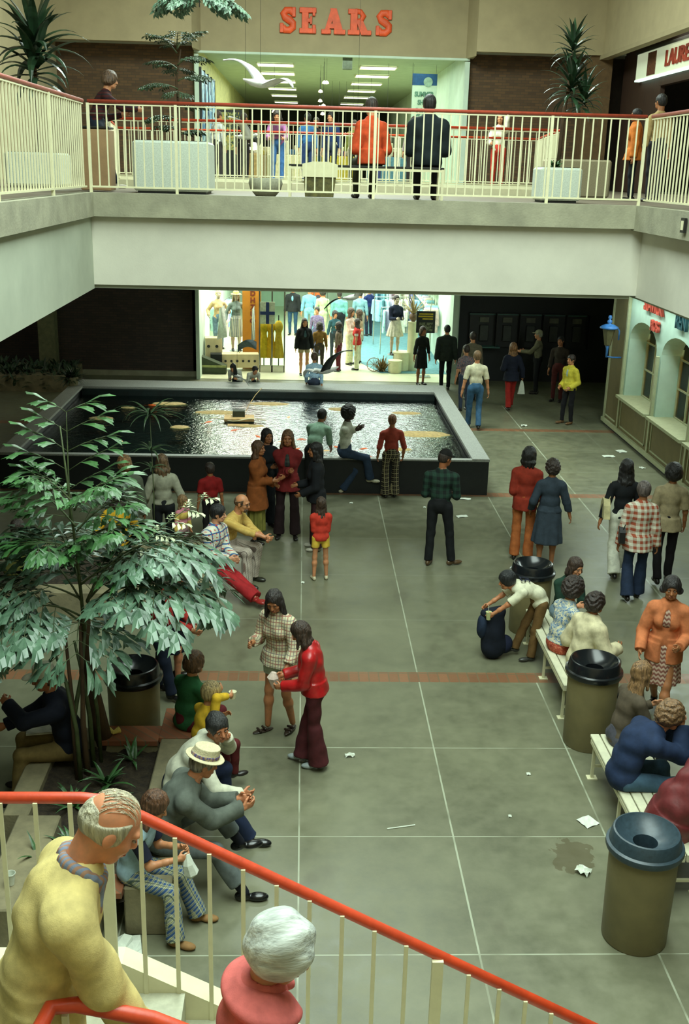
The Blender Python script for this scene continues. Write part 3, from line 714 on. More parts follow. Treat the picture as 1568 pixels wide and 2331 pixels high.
# ================================================================ LITTER on the floor
white = surf('paper_white', (214, 220, 206), .8, .05, 20, .2)
def scrap(x, y, w, l, rz, label, m=white, z=0, crump=.01):
    mb = MB(); n = 4
    for i in range(n+1):
        for j in range(n+1):
            mb.v.append(((i/n-.5)*w, (j/n-.5)*l, .004+crump*abs(math.sin(i*2.1+j*1.7))+.001*j))
    mb.f = [(i*(n+1)+j, (i+1)*(n+1)+j, (i+1)*(n+1)+j+1, i*(n+1)+j+1) for i in range(n) for j in range(n)]; mb.mi = [0]*16
    o = mb.build('paper_scrap', m, loc=(x, y, z), rot=(0, 0, rz)); tag(o, label, 'litter', 'litter on the plaza floor'); return o
scrap(.53, 9.61, .1, .05, .2, 'small crumpled white wrapper in front of the girl in maroon flares', crump=.03)
o = MB().tube([(-.13, -.03, .006), (.13, .03, .006)], .006, 6).build('drinking_straw', white, loc=(.95, 8.38, 0)); tag(o, 'white drinking straw lying in the middle of the floor', 'straw')
scrap(2.69, 8.46, .15, .15, .5, 'square white napkin beside the near bench'); scrap(2.46, 7.72, .1, .12, .9, 'crumpled white cup lid near the coffee stain', crump=.04)
scrap(-1.62, 8.2, .16, .13, .1, 'white paper sheet lying on the planter soil', z=.36); scrap(-1.28, 6.72, .24, .34, .2, 'large crumpled white plastic bag behind the stair post', crump=.06)
scrap(5.27, 24.65, .14, .09, 0, 'white scrap on the far brick band', crump=.03); scrap(6.55, 21.9, .26, .14, .1, 'white paper strip near the shopfront kick base'); scrap(6.95, 22.35, .2, .2, .3, 'white scrap against the shopfront base')
scrap(7.0, 21.0, .1, .12, .4, 'small scrap below the second arched window'); scrap(3.0, 18.65, .22, .08, -.2, 'white paper strip in front of the pool corner'); scrap(2.8, 17.6, .2, .1, .3, 'crumpled strip right of the man in the cap')
scrap(2.3, 9.28, .04, .04, 0, 'tiny white crumb left of the near bench'); scrap(1.98, 8.55, .03, .03, 0, 'tiny white crumb in the middle of the slab'); scrap(-2.2, 6.6, .3, .3, .2, 'white paper on the floor at the lower left')
scrap(.9, 18.3, .06, .05, 0, 'white speck beside the seated youth in white'); scrap(.04, 14.4, .05, .05, 0, 'white speck left of the small girl'); scrap(-.55, 7.72, .05, .03, 0, 'cigarette end by the black shoe'); scrap(2.2, 18.1, .05, .05, 0, 'speck on the floor left of the pool corner')
yw = thing('wrapper', 'crumpled yellow wrapper on the brick ledge by the trash can', 'wrapper', (-1.82, 9.27, .44)); MB().tube([(-.1, 0, .02), (-.03, .03, .05), (.04, -.02, .03), (.09, .02, .04)], [.012, .035, .02, .035], 7).build('paper', surf('yellow_paper', (222, 200, 110), .8, .1, 20, .5), yw, smooth=False)
cp = thing('paper_cup', 'empty white paper cup standing on the lower left seat wall', 'cup', (-2.18, 7.0, .432)); MB().lathe([(.001, 0), (.026, 0), (.038, .1), (.041, .1), (.041, .094), (.036, .094), (.025, .006), (.001, .006)], 18).build('cup', white, cp, smooth='auto')
# ================================================================ SMOOTH BODY MESHER (signed distance + surface nets, numpy)
BIG = 0.25
def V3(*a): return np.array(a, float)
def nrm(v): return v/(np.linalg.norm(v)+1e-9)
class Field:
    """list of round shapes blended into one continuous surface"""
    def __init__(s, k=.02): s.p = []; s.k = k
    def cap(s, a, b, ra, rb, k=None, cut=None, sub=False, flat=None):
        a, b = np.array(a, float), np.array(b, float); r = max(ra, rb)
        s.p.append(('c', a, b, ra, rb, k, cut, sub, flat, np.minimum(a, b)-r, np.maximum(a, b)+r)); return s
    def ell(s, c, rad, F=None, k=None, cut=None, sub=False):
        c = np.array(c, float); rad = np.array(rad, float); F = np.eye(3) if F is None else F
        e = np.sqrt(((F*rad)**2).sum(axis=1))
        s.p.append(('e', c, rad, F, None, k, cut, sub, None, c-e, c+e)); return s
    def cone(s, a, b, F, ra, rb, k=None, cut=None, folds=0, amp=0):
        """elliptic cone from a to b; ra, rb = (x radius, y radius); flat ends"""
        a, b = np.array(a, float), np.array(b, float); r = max(max(ra), max(rb))+amp
        s.p.append(('k', a, b, ra, rb, k, cut, False, (F, folds, amp), np.minimum(a, b)-r, np.maximum(a, b)+r)); return s
    def mesh(s, h, wr=0, wf=18.0, seed=0, clip=None):
        lo = np.min([p[9] for p in s.p if not p[7]], axis=0)-3*h-wr; hi = np.max([p[10] for p in s.p if not p[7]], axis=0)+3*h+wr
        n = np.ceil((hi-lo)/h).astype(int)+1
        D = np.full(n, BIG, np.float32)
        ax = [lo[i]+h*np.arange(n[i]) for i in range(3)]
        for (t, a, b, ra, rb, k, cut, sub, fl, p0, p1) in s.p:
            k = s.k if k is None else k; m = k*1.6+2*h
            i0 = np.maximum(np.floor((p0-m-lo)/h).astype(int), 0); i1 = np.minimum(np.ceil((p1+m-lo)/h).astype(int)+1, n)
            if (i1 <= i0).any(): continue
            X = ax[0][i0[0]:i1[0]][:, None, None]; Y = ax[1][i0[1]:i1[1]][None, :, None]; Z = ax[2][i0[2]:i1[2]][None, None, :]
            if t == 'c':
                ab = b-a; L = ab@ab+1e-12
                h_ = np.clip(((X-a[0])*ab[0]+(Y-a[1])*ab[1]+(Z-a[2])*ab[2])/L, 0, 1)
                d = np.sqrt((X-a[0]-h_*ab[0])**2+(Y-a[1]-h_*ab[1])**2+(Z-a[2]-h_*ab[2])**2)-(ra+(rb-ra)*h_)
                if fl: 
                    u = ab/np.sqrt(L); q = (X-a[0])*u[0]+(Y-a[1])*u[1]+(Z-a[2])*u[2]
                    if fl & 1: d = np.maximum(d, q-np.sqrt(L))
                    if fl & 2: d = np.maximum(d, -q)
            elif t == 'e':
                F = ra; x, y, z = X-a[0], Y-a[1], Z-a[2]
                u = (x*F[0, 0]+y*F[1, 0]+z*F[2, 0])/b[0]; v = (x*F[0, 1]+y*F[1, 1]+z*F[2, 1])/b[1]; w_ = (x*F[0, 2]+y*F[1, 2]+z*F[2, 2])/b[2]
                q = np.sqrt(u*u+v*v+w_*w_)+1e-6; q2 = np.sqrt((u/b[0])**2+(v/b[1])**2+(w_/b[2])**2)+1e-6
                d = q*(q-1)/q2
            else:
                F, folds, amp = fl; ab = b-a; L = math.sqrt(ab@ab); u = ab/L
                x, y, z = X-a[0], Y-a[1], Z-a[2]; q = x*u[0]+y*u[1]+z*u[2]
                g = np.clip(q/L, 0, 1)
                fx, fy = F[:, 0], F[:, 1]
                px = x*fx[0]+y*fx[1]+z*fx[2]; py = x*fy[0]+y*fy[1]+z*fy[2]
                rx = ra[0]+(rb[0]-ra[0])*g; ry = ra[1]+(rb[1]-ra[1])*g
                e = np.sqrt((px/rx)**2+(py/ry)**2)
                d = (e-1)*np.minimum(rx, ry)
                if folds: d = d+amp*g*np.cos(folds*np.arctan2(py/ry, px/rx))
                d = np.maximum(np.maximum(d, q-L), -q)
            if cut is not None:
                for (cp, cn) in (cut if isinstance(cut, list) else [cut]):
                    d = np.maximum(d, (X-cp[0])*cn[0]+(Y-cp[1])*cn[1]+(Z-cp[2])*cn[2])
            S = D[i0[0]:i1[0], i0[1]:i1[1], i0[2]:i1[2]]
            if sub:
                hh = np.clip(.5-.5*(S+d)/k, 0, 1); S[...] = S+(-d-S)*hh+k*hh*(1-hh)
            else:
                hh = np.clip(.5+.5*(S-d)/k, 0, 1); S[...] = S+(d-S)*hh-k*hh*(1-hh)
        if wr:
            X, Y, Z = ax[0][:, None, None], ax[1][None, :, None], ax[2][None, None, :]
            D = D+wr*(np.sin(X*wf+2.1*np.sin(Z*wf*.6+seed)+seed)*np.sin(Y*wf*.9+1.7*np.sin(X*wf*.5)+2*seed)*.6+np.sin(Z*wf*1.7+2.4*np.sin(X*wf*.8+seed)+1.9*np.sin(Y*wf*.7))*.6)
        if clip is not None:
            X, Y, Z = ax[0][:, None, None], ax[1][None, :, None], ax[2][None, None, :]
            for (cp, cn) in clip: D = np.maximum(D, (X-cp[0])*cn[0]+(Y-cp[1])*cn[1]+(Z-cp[2])*cn[2])
        return surfnet(D, lo, h)
EDG = [(0,1),(2,3),(4,5),(6,7),(0,2),(1,3),(4,6),(5,7),(0,4),(1,5),(2,6),(3,7)]
def surfnet(D, lo, h):
    D[0], D[-1], D[:, 0], D[:, -1], D[:, :, 0], D[:, :, -1] = [.1]*6
    S = D < 0
    c = [S[i:S.shape[0]-1+i, j:S.shape[1]-1+j, k:S.shape[2]-1+k] for k in (0, 1) for j in (0, 1) for i in (0, 1)]
    cnt = sum(x.astype(np.uint8) for x in c); act = (cnt > 0) & (cnt < 8)
    I = np.argwhere(act)
    if len(I) == 0: return np.zeros((0, 3)), np.zeros((0, 4), int)
    idx = np.full(act.shape, -1, np.int64); idx[act] = np.arange(len(I))
    off = np.array([(i, j, k) for k in (0, 1) for j in (0, 1) for i in (0, 1)])
    val = np.stack([D[I[:, 0]+o[0], I[:, 1]+o[1], I[:, 2]+o[2]] for o in off], 1)
    P = np.zeros((len(I), 3)); W = np.zeros(len(I))
    for a, b in EDG:
        m = (val[:, a] < 0) != (val[:, b] < 0)
        t = val[m, a]/(val[m, a]-val[m, b])
        P[m] += off[a]+(off[b]-off[a])*t[:, None]; W[m] += 1
    P = lo+h*(I+P/W[:, None])
    Fs = []
    for axn in range(3):
        sl0 = [slice(1, -1)]*3; sl1 = [slice(1, -1)]*3; sl0[axn] = slice(0, -1); sl1[axn] = slice(1, None)
        A, B = S[tuple(sl0)], S[tuple(sl1)]
        E = np.argwhere(A != B); 
        if len(E) == 0: continue
        ins = A[tuple(E.T)]
        base = E+1; base[:, axn] -= 1
        o1, o2 = [i for i in range(3) if i != axn]
        def cell(d1, d2):
            q = base.copy(); q[:, o1] -= d1; q[:, o2] -= d2; return idx[tuple(q.T)]
        q = np.stack([cell(0, 0), cell(1, 0), cell(1, 1), cell(0, 1)], 1)
        flip = ins if axn != 1 else ~ins
        q[~flip] = q[~flip][:, ::-1]
        Fs.append(q)
    Fc = np.concatenate(Fs)
    return P, Fc[(Fc >= 0).all(1)]
def np_mesh(name, parts, mat, parent=None, smooth=True):
    """parts: list of (verts, quads) merged in one mesh object"""
    o = 0; vs = []; fs = []
    for P, F in parts:
        if len(P) == 0: continue
        vs.append(P); fs.append(F+o); o += len(P)
    V = np.concatenate(vs); F = np.concatenate(fs)
    me = bpy.data.meshes.new(name); me.vertices.add(len(V)); me.vertices.foreach_set('co', V.astype(np.float32).ravel())
    me.loops.add(F.size); me.loops.foreach_set('vertex_index', F.astype(np.int32).ravel())
    me.polygons.add(len(F)); me.polygons.foreach_set('loop_start', np.arange(0, F.size, 4, dtype=np.int32)); me.polygons.foreach_set('loop_total', np.full(len(F), 4, np.int32))
    me.update(calc_edges=True)
    if smooth: me.polygons.foreach_set('use_smooth', np.ones(len(F), bool))
    me.materials.append(mat)
    ob = bpy.data.objects.new(name, me); COL.objects.link(ob)
    if parent: ob.parent = parent
    return ob

# ================================================================ CLOTH, SKIN AND HAIR MATERIALS
CM = {}
def cloth(rgb, kind='plain', c2=None, c3=None, sc=1.0, rough=.85):
    key = (rgb, kind, c2, c3, sc, rough)
    if key in CM: return CM[key]
    t = NT('fabric_'+kind); X, Y, Z = t.sep()
    n = t.ramp(t.noise(14, 4, .6), .3, .7); c = t.mix(n, col(*sh(rgb, .88)), col(*sh(rgb, 1.07)))
    def stripe(v, per, duty, ph=0): return t.math('LESS_THAN', t.math('FRACT', t.math('MULTIPLY_ADD', v, 1/per, ph)), duty)
    XY = t.math('ADD', X, t.math('MULTIPLY', Y, .45))
    if kind[-4:] == '_sit': XY = X; Z = t.math('SUBTRACT', Z, Y); kind = kind[:-4]
    if kind == 'plaid':
        per = .07*sc; a = stripe(XY, per, .5); b = stripe(Z, per, .5)
        s = t.math('ADD', a, b); c = t.mix(t.math('MULTIPLY', s, .5), c, col(*c2))
        if c3: 
            d = t.math('MAXIMUM', stripe(XY, per, .1, .35), stripe(Z, per, .1, .35)); c = t.mix(t.math('MULTIPLY', d, .8), c, col(*c3))
    elif kind == 'lines':
        per = .05*sc; d = t.math('MAXIMUM', stripe(XY, per, .16), stripe(Z, per, .16)); c = t.mix(t.math('MULTIPLY', d, .8), c, col(*c2))
        if c3: d = t.math('MAXIMUM', stripe(XY, per, .1, .5), stripe(Z, per, .1, .5)); c = t.mix(t.math('MULTIPLY', d, .8), c, col(*c3))
    elif kind == 'stripe': c = t.mix(stripe(XY, .025*sc, .45), c, col(*c2))
    elif kind == 'hstripe': c = t.mix(stripe(Z, .07*sc, .4), c, col(*c2))
    elif kind == 'zigzag':
        z = t.math('ADD', Z, t.math('MULTIPLY', t.math('PINGPONG', XY, .02*sc), 1.0)); c = t.mix(stripe(z, .045*sc, .45), c, col(*c2))
        if c3: c = t.mix(stripe(z, .045*sc, .16, .4), c, col(*c3))
    elif kind == 'floral':
        f = t.noise(38/sc, 3, .6); c = t.mix(t.ramp(f, .48, .53), c, col(*c2)); 
        if c3: c = t.mix(t.ramp(t.noise(30/sc, 2, .5, vec=t.coord('Generated')), .56, .6), c, col(*c3))
    elif kind == 'squares':
        per = .075*sc; d = t.math('MAXIMUM', stripe(XY, per, .17), stripe(Z, per, .17)); c = t.mix(d, c, col(*c2))
        e = t.math('MULTIPLY', stripe(XY, per/2, .3, .2), stripe(Z, per/2, .3, .2)); c = t.mix(e, c, col(*c3))
    t.base(c); t.rough(rough); t.b.inputs['Specular IOR Level'].default_value = .25 if rough > .6 else .5
    h = t.math('MULTIPLY_ADD', t.noise(7, 3, .55), 3.0, t.math('MULTIPLY', t.noise(220, 2), .35)); t.bump(h, .35, .006)
    CM[key] = t.m; return t.m
def skin(rgb):
    key = ('skin', rgb)
    if key in CM: return CM[key]
    t = NT('skin'); t.base(t.mix(t.ramp(t.noise(20, 4, .6), .3, .7), col(*sh(rgb, .9)), col(min(255, rgb[0]*1.06), rgb[1]*.99, rgb[2]*.96)))
    t.rough(.5); t.b.inputs['Subsurface Weight'].default_value = .08; t.b.inputs['Subsurface Radius'].default_value = (.02, .008, .004)
    t.bump(t.noise(120, 3), .08, .002); CM[key] = t.m; return t.m
def hairm(rgb, kind='straight'):
    key = ('hair', rgb, kind)
    if key in CM: return CM[key]
    t = NT('hair'); st = (1, 1, .12) if kind == 'straight' else (1, 1, 1)
    if kind == 'wave': st = (1, .18, 1)
    f = t.ramp(t.noise({'straight': 60, 'wave': 42}.get(kind, 45), 3, .6, stretch=st), .3, .7)
    lt_ = sum(rgb) > 420; t.base(t.mix(f, col(*sh(rgb, .78 if lt_ else .55)), col(*[min(255, c*(1.12 if lt_ else 1.3)+8) for c in rgb]))); t.rough(.5)
    t.bump(f, .8 if kind != 'wave' else .3, .008); CM[key] = t.m; return t.m
def leather(rgb, rough=.35): return surf('leather', rgb, rough, .1, 20, .03)
SK = (196, 140, 100); SKD = (70, 46, 34); SKT = (160, 108, 70)
EYEM = surf('eye_dark', (30, 22, 18), .2, 0, 1, 0); LIPM = surf('lips', (150, 80, 70), .5, 0, 1, 0); WHITE_EYE = surf('eye_white', (150, 138, 122), .4, 0, 1, 0)

# ================================================================ PEOPLE
def rotm(rx=0, ry=0, rz=0): return np.array(Euler((rx, ry, rz), 'XYZ').to_matrix())
def ik(a, b, l1, l2, pole):
    """two-bone chain from a towards b; returns joint and reached end"""
    d = b-a; L = np.linalg.norm(d); u = d/(L+1e-9); L2 = min(L, (l1+l2)*.999); L2 = max(L2, abs(l1-l2)+.02)
    x = (l1*l1-l2*l2+L2*L2)/(2*L2); y = math.sqrt(max(l1*l1-x*x, 0)); p = pole-(pole@u)*u; p = nrm(p)
    return a+u*x+p*y, a+u*L2
def hand_shape(f, w, d, n, side, curl, k=.006, s=1.0, spread=.25):
    """palm, four unequal fingers and a thumb: w wrist, d direction, n palm normal"""
    d = nrm(d); n = nrm(n-(n@d)*d); x = np.cross(d, n)*side   # x towards the thumb
    F = np.stack([x, d, n], 1)
    f.ell(w+d*.045*s, (.039*s, .052*s, .015*s), F, k=.01); f.cap(w-d*.02*s, w+d*.02*s, .024*s, .027*s, k=.012)
    for i, (fx, L, r) in enumerate(((.029, .070, .0085), (.010, .078, .009), (-.010, .072, .0085), (-.028, .056, .0075))):
        b0 = w+d*.085*s+x*fx*s; a = curl*(1+.08*i); dd = nrm(d+x*(fx*spread*6))
        p = b0; ang = 0
        for j, fr in enumerate((.45, .31, .24)):
            ang += a*(.6, .9, .7)[j]; v = dd*math.cos(ang)+n*math.sin(ang); q = p+v*L*fr*s
            f.cap(p, q, r*s*(1-.08*j), r*s*(1-.08*(j+1)), k=.003); p = q
    b0 = w+d*.022*s+x*.028*s; v = nrm(d*.75+x*.7+n*(.25+.4*curl)); q = b0+v*.042*s; f.cap(b0, q, .013*s, .0105*s, k=.008)
    v2 = nrm(d*.95+x*(.25-.3*curl)+n*(.3+.5*curl)); f.cap(q, q+v2*.032*s, .0105*s, .0085*s, k=.003)
    return w+d*.09*s+n*.02*s
def person(label, loc, rz, H=1.72, pose='stand', **o):
    """one person: a continuous body (skin) with clothes, shoes and hair as children.
    Local frame: x right, y forward, z up. hands/feet given in that frame in units of a 1.72 m adult."""
    g = o.get; s = H/1.72; q = g('q', 1)            # q: 0 far, 1 mid, 2 near
    hb = (.024, .017, .012)[q]*max(s, .8); hc = (.017, .0125, .009)[q]; hf = (.012, .0085, .0055)[q]; hh = (.009, .0065, .0045)[q]
    root = thing('person', label, 'person', loc, rz, g('group'))
    sex = g('f', False); wid = g('wid', 1.0); kid = g('kid', False); fat = g('fat', 1.0)
    # --- skeleton
    sit = pose == 'sit'
    pz = g('pz', .45+.09 if sit else .93); P = V3(g('px', 0), g('py', 0), pz)
    ln = g('lean', .12 if sit else .03); sl = g('slean', 0); tw = g('twist', 0)
    Fp = rotm(-ln*.35, sl*.4, 0); Fc = rotm(-ln*.9, sl, tw); 
    Fn = rotm(-ln*1.15-g('hunch', 0), sl, tw)
    up1, up2, up3 = Fp[:, 2], Fc[:, 2], Fn[:, 2]
    Wst = P+up1*.16; C = Wst+up2*.18; N = C+up3*.17; 
    hp, hy, hr = g('head', (0, 0, 0))                  # pitch down, yaw left, roll
    Fh = rotm(-ln*.25-hp, hr, 0) if False else np.array((Euler((0, 0, tw+hy)).to_matrix() @ Euler((-ln*.3-hp, hr, 0), 'XYZ').to_matrix()))
    NB = N+up3*.03; HB = NB+nrm(up3*.6+Fh[:, 2]*.6)*.055; HC = HB+Fh[:, 2]*.10+Fh[:, 1]*.018   # head centre
    ks = g('headk', 1.12 if kid else 1.0)
    shw = (.165 if sex else .185)*wid; hpw = (.1 if not sex else .095)
    arms = g('arms', None) or [(.27, .02, .80), (-.27, .02, .80)]
    A = []
    for i, sd in enumerate((1, -1)):
        S = C+up3*.082+Fn[:, 0]*shw*sd; tgt = np.array(arms[i], float)
        if g('armabs', True) is True: pass
        pole = g('elbow', [(.35, -1, -.25), (-.35, -1, -.25)])[i]
        E, Wr = ik(S, tgt, .285, .25, np.array(pole, float)); A.append((S, E, Wr))
    feet = g('feet', None) or ([(.11, .46, .07), (-.11, .46, .07)] if sit else [(.10, 0, .07), (-.10, -.02, .07)])
    Lg = []
    for i, sd in enumerate((1, -1)):
        Hj = P+Fp[:, 0]*hpw*sd-up1*.02; tgt = np.array(feet[i], float)
        K, An = ik(Hj, tgt, .42, .42, np.array(g('knee', [(.1, 1, .15), (-.1, 1, .15)])[i], float)); Lg.append((Hj, K, An))
    fang = g('fang', (0.12, -0.12))
    bw = 1.0 if not sex else .92
    def torso(f, inf, lowcut=None, k=.03, belly=True, neck=False):
        f.ell(P, ((.150 if sex else .145)*fat+inf*1.25, .105*fat+inf*1.25, .12+inf), Fp, k=k)
        f.ell(Wst, ((.12 if sex else .138)*fat*wid+inf, .095*fat+inf, .14+inf), Fc, k=k)
        f.ell(C+up2*.01+Fc[:, 1]*.008, (.145*wid*bw+inf, .108+inf, .155+inf), Fn, k=k)
        f.cap(A[0][0]-Fn[:, 0]*.035, A[1][0]+Fn[:, 0]*.035, .05+inf, .05+inf, k=.04)
        for i_ in (0, 1): f.cap(N-up3*.012, A[i_][0]+(N-A[i_][0])*.25-up3*.002, .04+inf*.8, .036+inf, k=.05)
        f.cap(C+up3*.1, N-up3*.01, .07+inf, .055+inf*.8, k=.05)
        if fat > 1.1: f.ell(P+up1*.1+Fp[:, 1]*.05, (.13*fat, .1*fat, .12), Fp, k=.06)
        if sex and not kid:
            for sd in (1, -1): f.ell(C+Fn[:, 1]*.085+Fn[:, 0]*.062*sd-up2*.03, (.052+inf, .045+inf, .052+inf), Fn, k=.04)
    # --- body (skin): coarse trunk and legs, finer head, arms and hands, one mesh
    sk = g('skin', SK); parts = []
    b = Field(.03); torso(b, 0); b.cap(N-up3*.03, HB, .052, .05)
    for (S, E, Wr) in A: b.cap(S, E, .046*wid, .037); b.cap(E, Wr, .036, .026)
    for (Hj, K, An) in Lg: cv = 0 if not g('pants') or g('plen', 1) < .9 else .010; b.cap(Hj, K, .074*fat-cv, .047-cv); b.cap(K, K+(An-K)*.3, .045-cv, .05-cv, k=.04); b.cap(K+(An-K)*.3, An, .05-cv, .033-cv*.5, k=.04)
    hd = Field(.012)
    def HP(x, y, z): return HC+ks*(Fh[:, 0]*x+Fh[:, 1]*y+Fh[:, 2]*z)
    e = lambda x, y, z: (x*ks, y*ks, z*ks)
    hd.ell(HP(0, -.012, .022), e(.074, .094, .092), Fh, k=.02); hd.ell(HP(0, .032, -.035), e(.056, .056, .078), Fh, k=.03)
    hd.cap(HP(-.03, .05, -.082), HP(.03, .05, -.082), .022*ks, .022*ks, k=.03); hd.cap(HP(0, .072, -.095), HP(0, .074, -.09), .016*ks, .016*ks, k=.015)
    hd.cap(HP(0, .085, .01), HP(0, .106, -.028), .009*ks, .0135*ks, k=.01); hd.cap(HP(-.012, .094, -.034), HP(.012, .094, -.034), .008*ks, .008*ks, k=.008)
    hd.cap(HP(-.04, .078, .024), HP(.04, .078, .024), .011*ks, .011*ks, k=.016)
    for sd in (1, -1):
        hd.ell(HP(.032*sd, .088, .002), e(.017, .012, .011), Fh, sub=True, k=.01)
        hd.ell(HP(.042*sd, .062, -.03), e(.02, .02, .022), Fh, k=.02)
        hd.ell(HP(.077*sd, -.008, -.01), e(.009, .02, .032), Fh, k=.006)
    hd.cap(HP(-.016, .088, -.057), HP(.016, .088, -.057), .0085*ks, .0085*ks, k=.006); hd.cap(HP(-.014, .086, -.069), HP(.014, .086, -.069), .008*ks, .008*ks, k=.006)
    hd.cap(HP(0, -.03, -.06), N-up3*.04, .052*ks, .056, k=.03)
    parts.append((b, hb)); parts.append((hd, hh)); 
    hk = .88 if sex else .97
    nm = g('palm', [None, None]); curl = g('curl', (.5, .5)); holds = []
    for i, (S, E, Wr) in enumerate(A):
        fa = Field(.01); sd = (1, -1)[i]; d = nrm(Wr-E); hdn = g('hdir', [None, None])[i]
        d2 = nrm(np.array(hdn, float)) if hdn is not None else d
        n0 = np.array(nm[i], float) if nm[i] is not None else nrm(-Fn[:, 0]*sd+Fn[:, 1]*.15)
        fa.cap(E+(Wr-E)*.55, Wr, .031*hk, .024*hk, k=.02); holds.append(hand_shape(fa, Wr, d2, n0, sd*(1 if True else 1), curl[i], s=hk*g('handk', 1)))
        if sl_vis(g, 'bare'): fa.cap(E, E+(Wr-E)*.6, .037*hk, .033*hk, k=.02)
        parts.append((fa, hf*.85))
    np_mesh('body', [scale_mesh(*f.mesh(h), s) for f, h in parts], skin(sk), root)
    # --- eyes, lips, brows
    if g('face', q >= 1):
        for sd in (1, -1):
            f = Field(.002); f.ell(HP(.031*sd, .083, .0), e(.0115, .0085, .0045), Fh); ob = np_mesh('eye', [scale_mesh(*f.mesh(.003*ks), s)], WHITE_EYE if q == 2 else EYEM, root)
            if q == 2: f = Field(.002); f.ell(HP(.031*sd, .0905, -.001), e(.0048, .003, .0042), Fh); np_mesh('iris', [scale_mesh(*f.mesh(.0016), s)], EYEM, ob)
        f = Field(.003); f.cap(HP(-.02, .0915, -.063), HP(.02, .0915, -.063), .005*ks, .005*ks); f.cap(HP(-.008, .0955, -.062), HP(.008, .0955, -.062), .0055*ks, .0055*ks); np_mesh('lips', [scale_mesh(*f.mesh(.003), s)], LIPM, root)
        bm_ = hairm(g('haircol', (60, 44, 30)))
        for sd in (1, -1):
            f = Field(.003); f.cap(HP(.018*sd, .089, .024), HP(.045*sd, .08, .026), .0045, .0035); np_mesh('eyebrow', [scale_mesh(*f.mesh(.003), s)], bm_, root)
    # --- hair
    hs = g('hair', 'short'); hcol = g('haircol', (60, 44, 30)); hf_ = Field(.02); wrk = 0; kind = 'straight'
    if hs != 'none':
        t = {'short': .014, 'boy': .02, 'bowl': .026, 'afro': .05, 'curly': .034, 'puff': .04, 'bob': .026, 'long': .018, 'fringe': .008, 'bun': .016, 'shag': .028, 'cap': .012}[hs]
        if hs == 'fringe':
            cuts = [(HP(0, .035, 0), Fh[:, 1]), (HP(0, 0, .045), nrm(Fh[:, 2]-Fh[:, 1]*.55))]
            hf_.ell(HP(0, -.012, .022), e(.074+t, .094+t, .092+t), Fh, cut=cuts)
            hf_.ell(HP(0, -.075, .01), e(.06, .04, .06), Fh, k=.02, cut=[(HP(0, 0, .05), Fh[:, 2])])
        else:
            hf_.ell(HP(0, -.014, .026), e(.074+t, .092+t, .092+t), Fh)
            if hs in ('afro', 'puff', 'curly', 'bob', 'shag'): hf_.ell(HP(0, -.045, -.01), e(.074+t, .07+t*.6, .075+t*.5), Fh)
            else: hf_.ell(HP(0, -.05, -.02), e(.068+t*.5, .055+t*.4, .062), Fh)
            if hs in ('long', 'bob', 'shag'):
                L = g('hairlen', .12 if hs == 'bob' else .30)
                for sd in (-1, -.5, 0, .5, 1):
                    a0 = HP(.068*sd, -.055+.03*abs(sd), -.03)
                    down = nrm(-up3*.5+V3(0, 0, -.9)); bk = -Fn[:, 1]
                    a1 = a0+down*L*.5+bk*(.035 if abs(sd) < 1 else .01)+Fh[:, 0]*.02*sd; a2 = a1+down*L*.5*(1-.12*abs(sd))+bk*.01
                    hf_.cap(a0, a1, .034, .036, k=.02); hf_.cap(a1, a2, .036, .018, k=.02)
                for sd in (-1, 1):
                    if g('front', True):
                        a0 = HP(.078*sd, .02, .0); a1 = a0+V3(0, 0, -1)*min(L, .2)*.7+Fh[:, 0]*.012*sd; hf_.cap(a0, a1, .022, .016, k=.02)
            if hs == 'bun': hf_.ell(HP(0, -.1, .03), e(.04, .035, .04), Fh)
            # carve the face free
            fr = {'bowl': .03, 'boy': .04, 'bob': .04, 'long': .055, 'afro': .05, 'curly': .045, 'puff': .05, 'shag': .035}.get(hs, .05)
            hf_.ell(HP(0, .105, fr-.1), e(.068, .078, .112), Fh, sub=True, k=.014); hf_.ell(HP(0, .08, -.13), e(.085, .085, .09), Fh, sub=True, k=.02)
            if hs in ('short', 'cap', 'boy'):
                for sd in (1, -1): hf_.ell(HP(.085*sd, .004, -.045), e(.03, .034, .05), Fh, sub=True, k=.012)
        if hs in ('afro', 'curly', 'puff'): wrk = g('curlamp', .007); kind = 'curly'
        elif hs in ('long', 'shag', 'bob', 'boy'): wrk = .003
        if sum(hcol) > 500: kind = 'wave'
        P_, F_ = hf_.mesh(hh*1.15, wr=wrk, wf=g('hairf', 60 if wrk > .004 else 45), seed=len(label))
        np_mesh('hair', [scale_mesh(P_, F_, s)], hairm(hcol, kind), root)
    if g('hat'): g('hat')(root, HP, Fh, s, ks)
    # --- trousers / shorts / skirt
    wr = g('wr', .0035); sd0 = len(label)*1.3
    pm = g('pants'); 
    if pm:
        f = Field(.03); fl = g('flare', .0); pl = g('plen', 1.0)
        f.ell(P-up1*.01, ((.150 if sex else .145)*fat+.012, .105*fat+.014, .125), Fp, k=.03)
        f.cap(P+up1*.04, P+up1*.1, .13*fat if not sex else .12*fat, .12*fat if not sex else .11*fat, k=.03, cut=[(P+up1*.12, up1)])
        for (Hj, K, An) in Lg:
            f.cap(Hj, K if pl > .45 else Hj+(K-Hj)*pl*2, .083*fat+.004, .064 if pl > .45 else .085, k=.03, flat=0 if pl > .45 else 1)
            if pl > .45:
                En = K+(An-K)*(min(1, (pl-.5)*2)*1.0); dn = nrm(An-K)
                f.cap(K, En+dn*.03, .060+fl*.3, .050+fl, k=.03, cut=[(En, dn)])
        np_mesh(g('pname', 'trousers'), [scale_mesh(*f.mesh(hc, wr=wr, seed=sd0), s)], pm, root)
    sm = g('skirt')
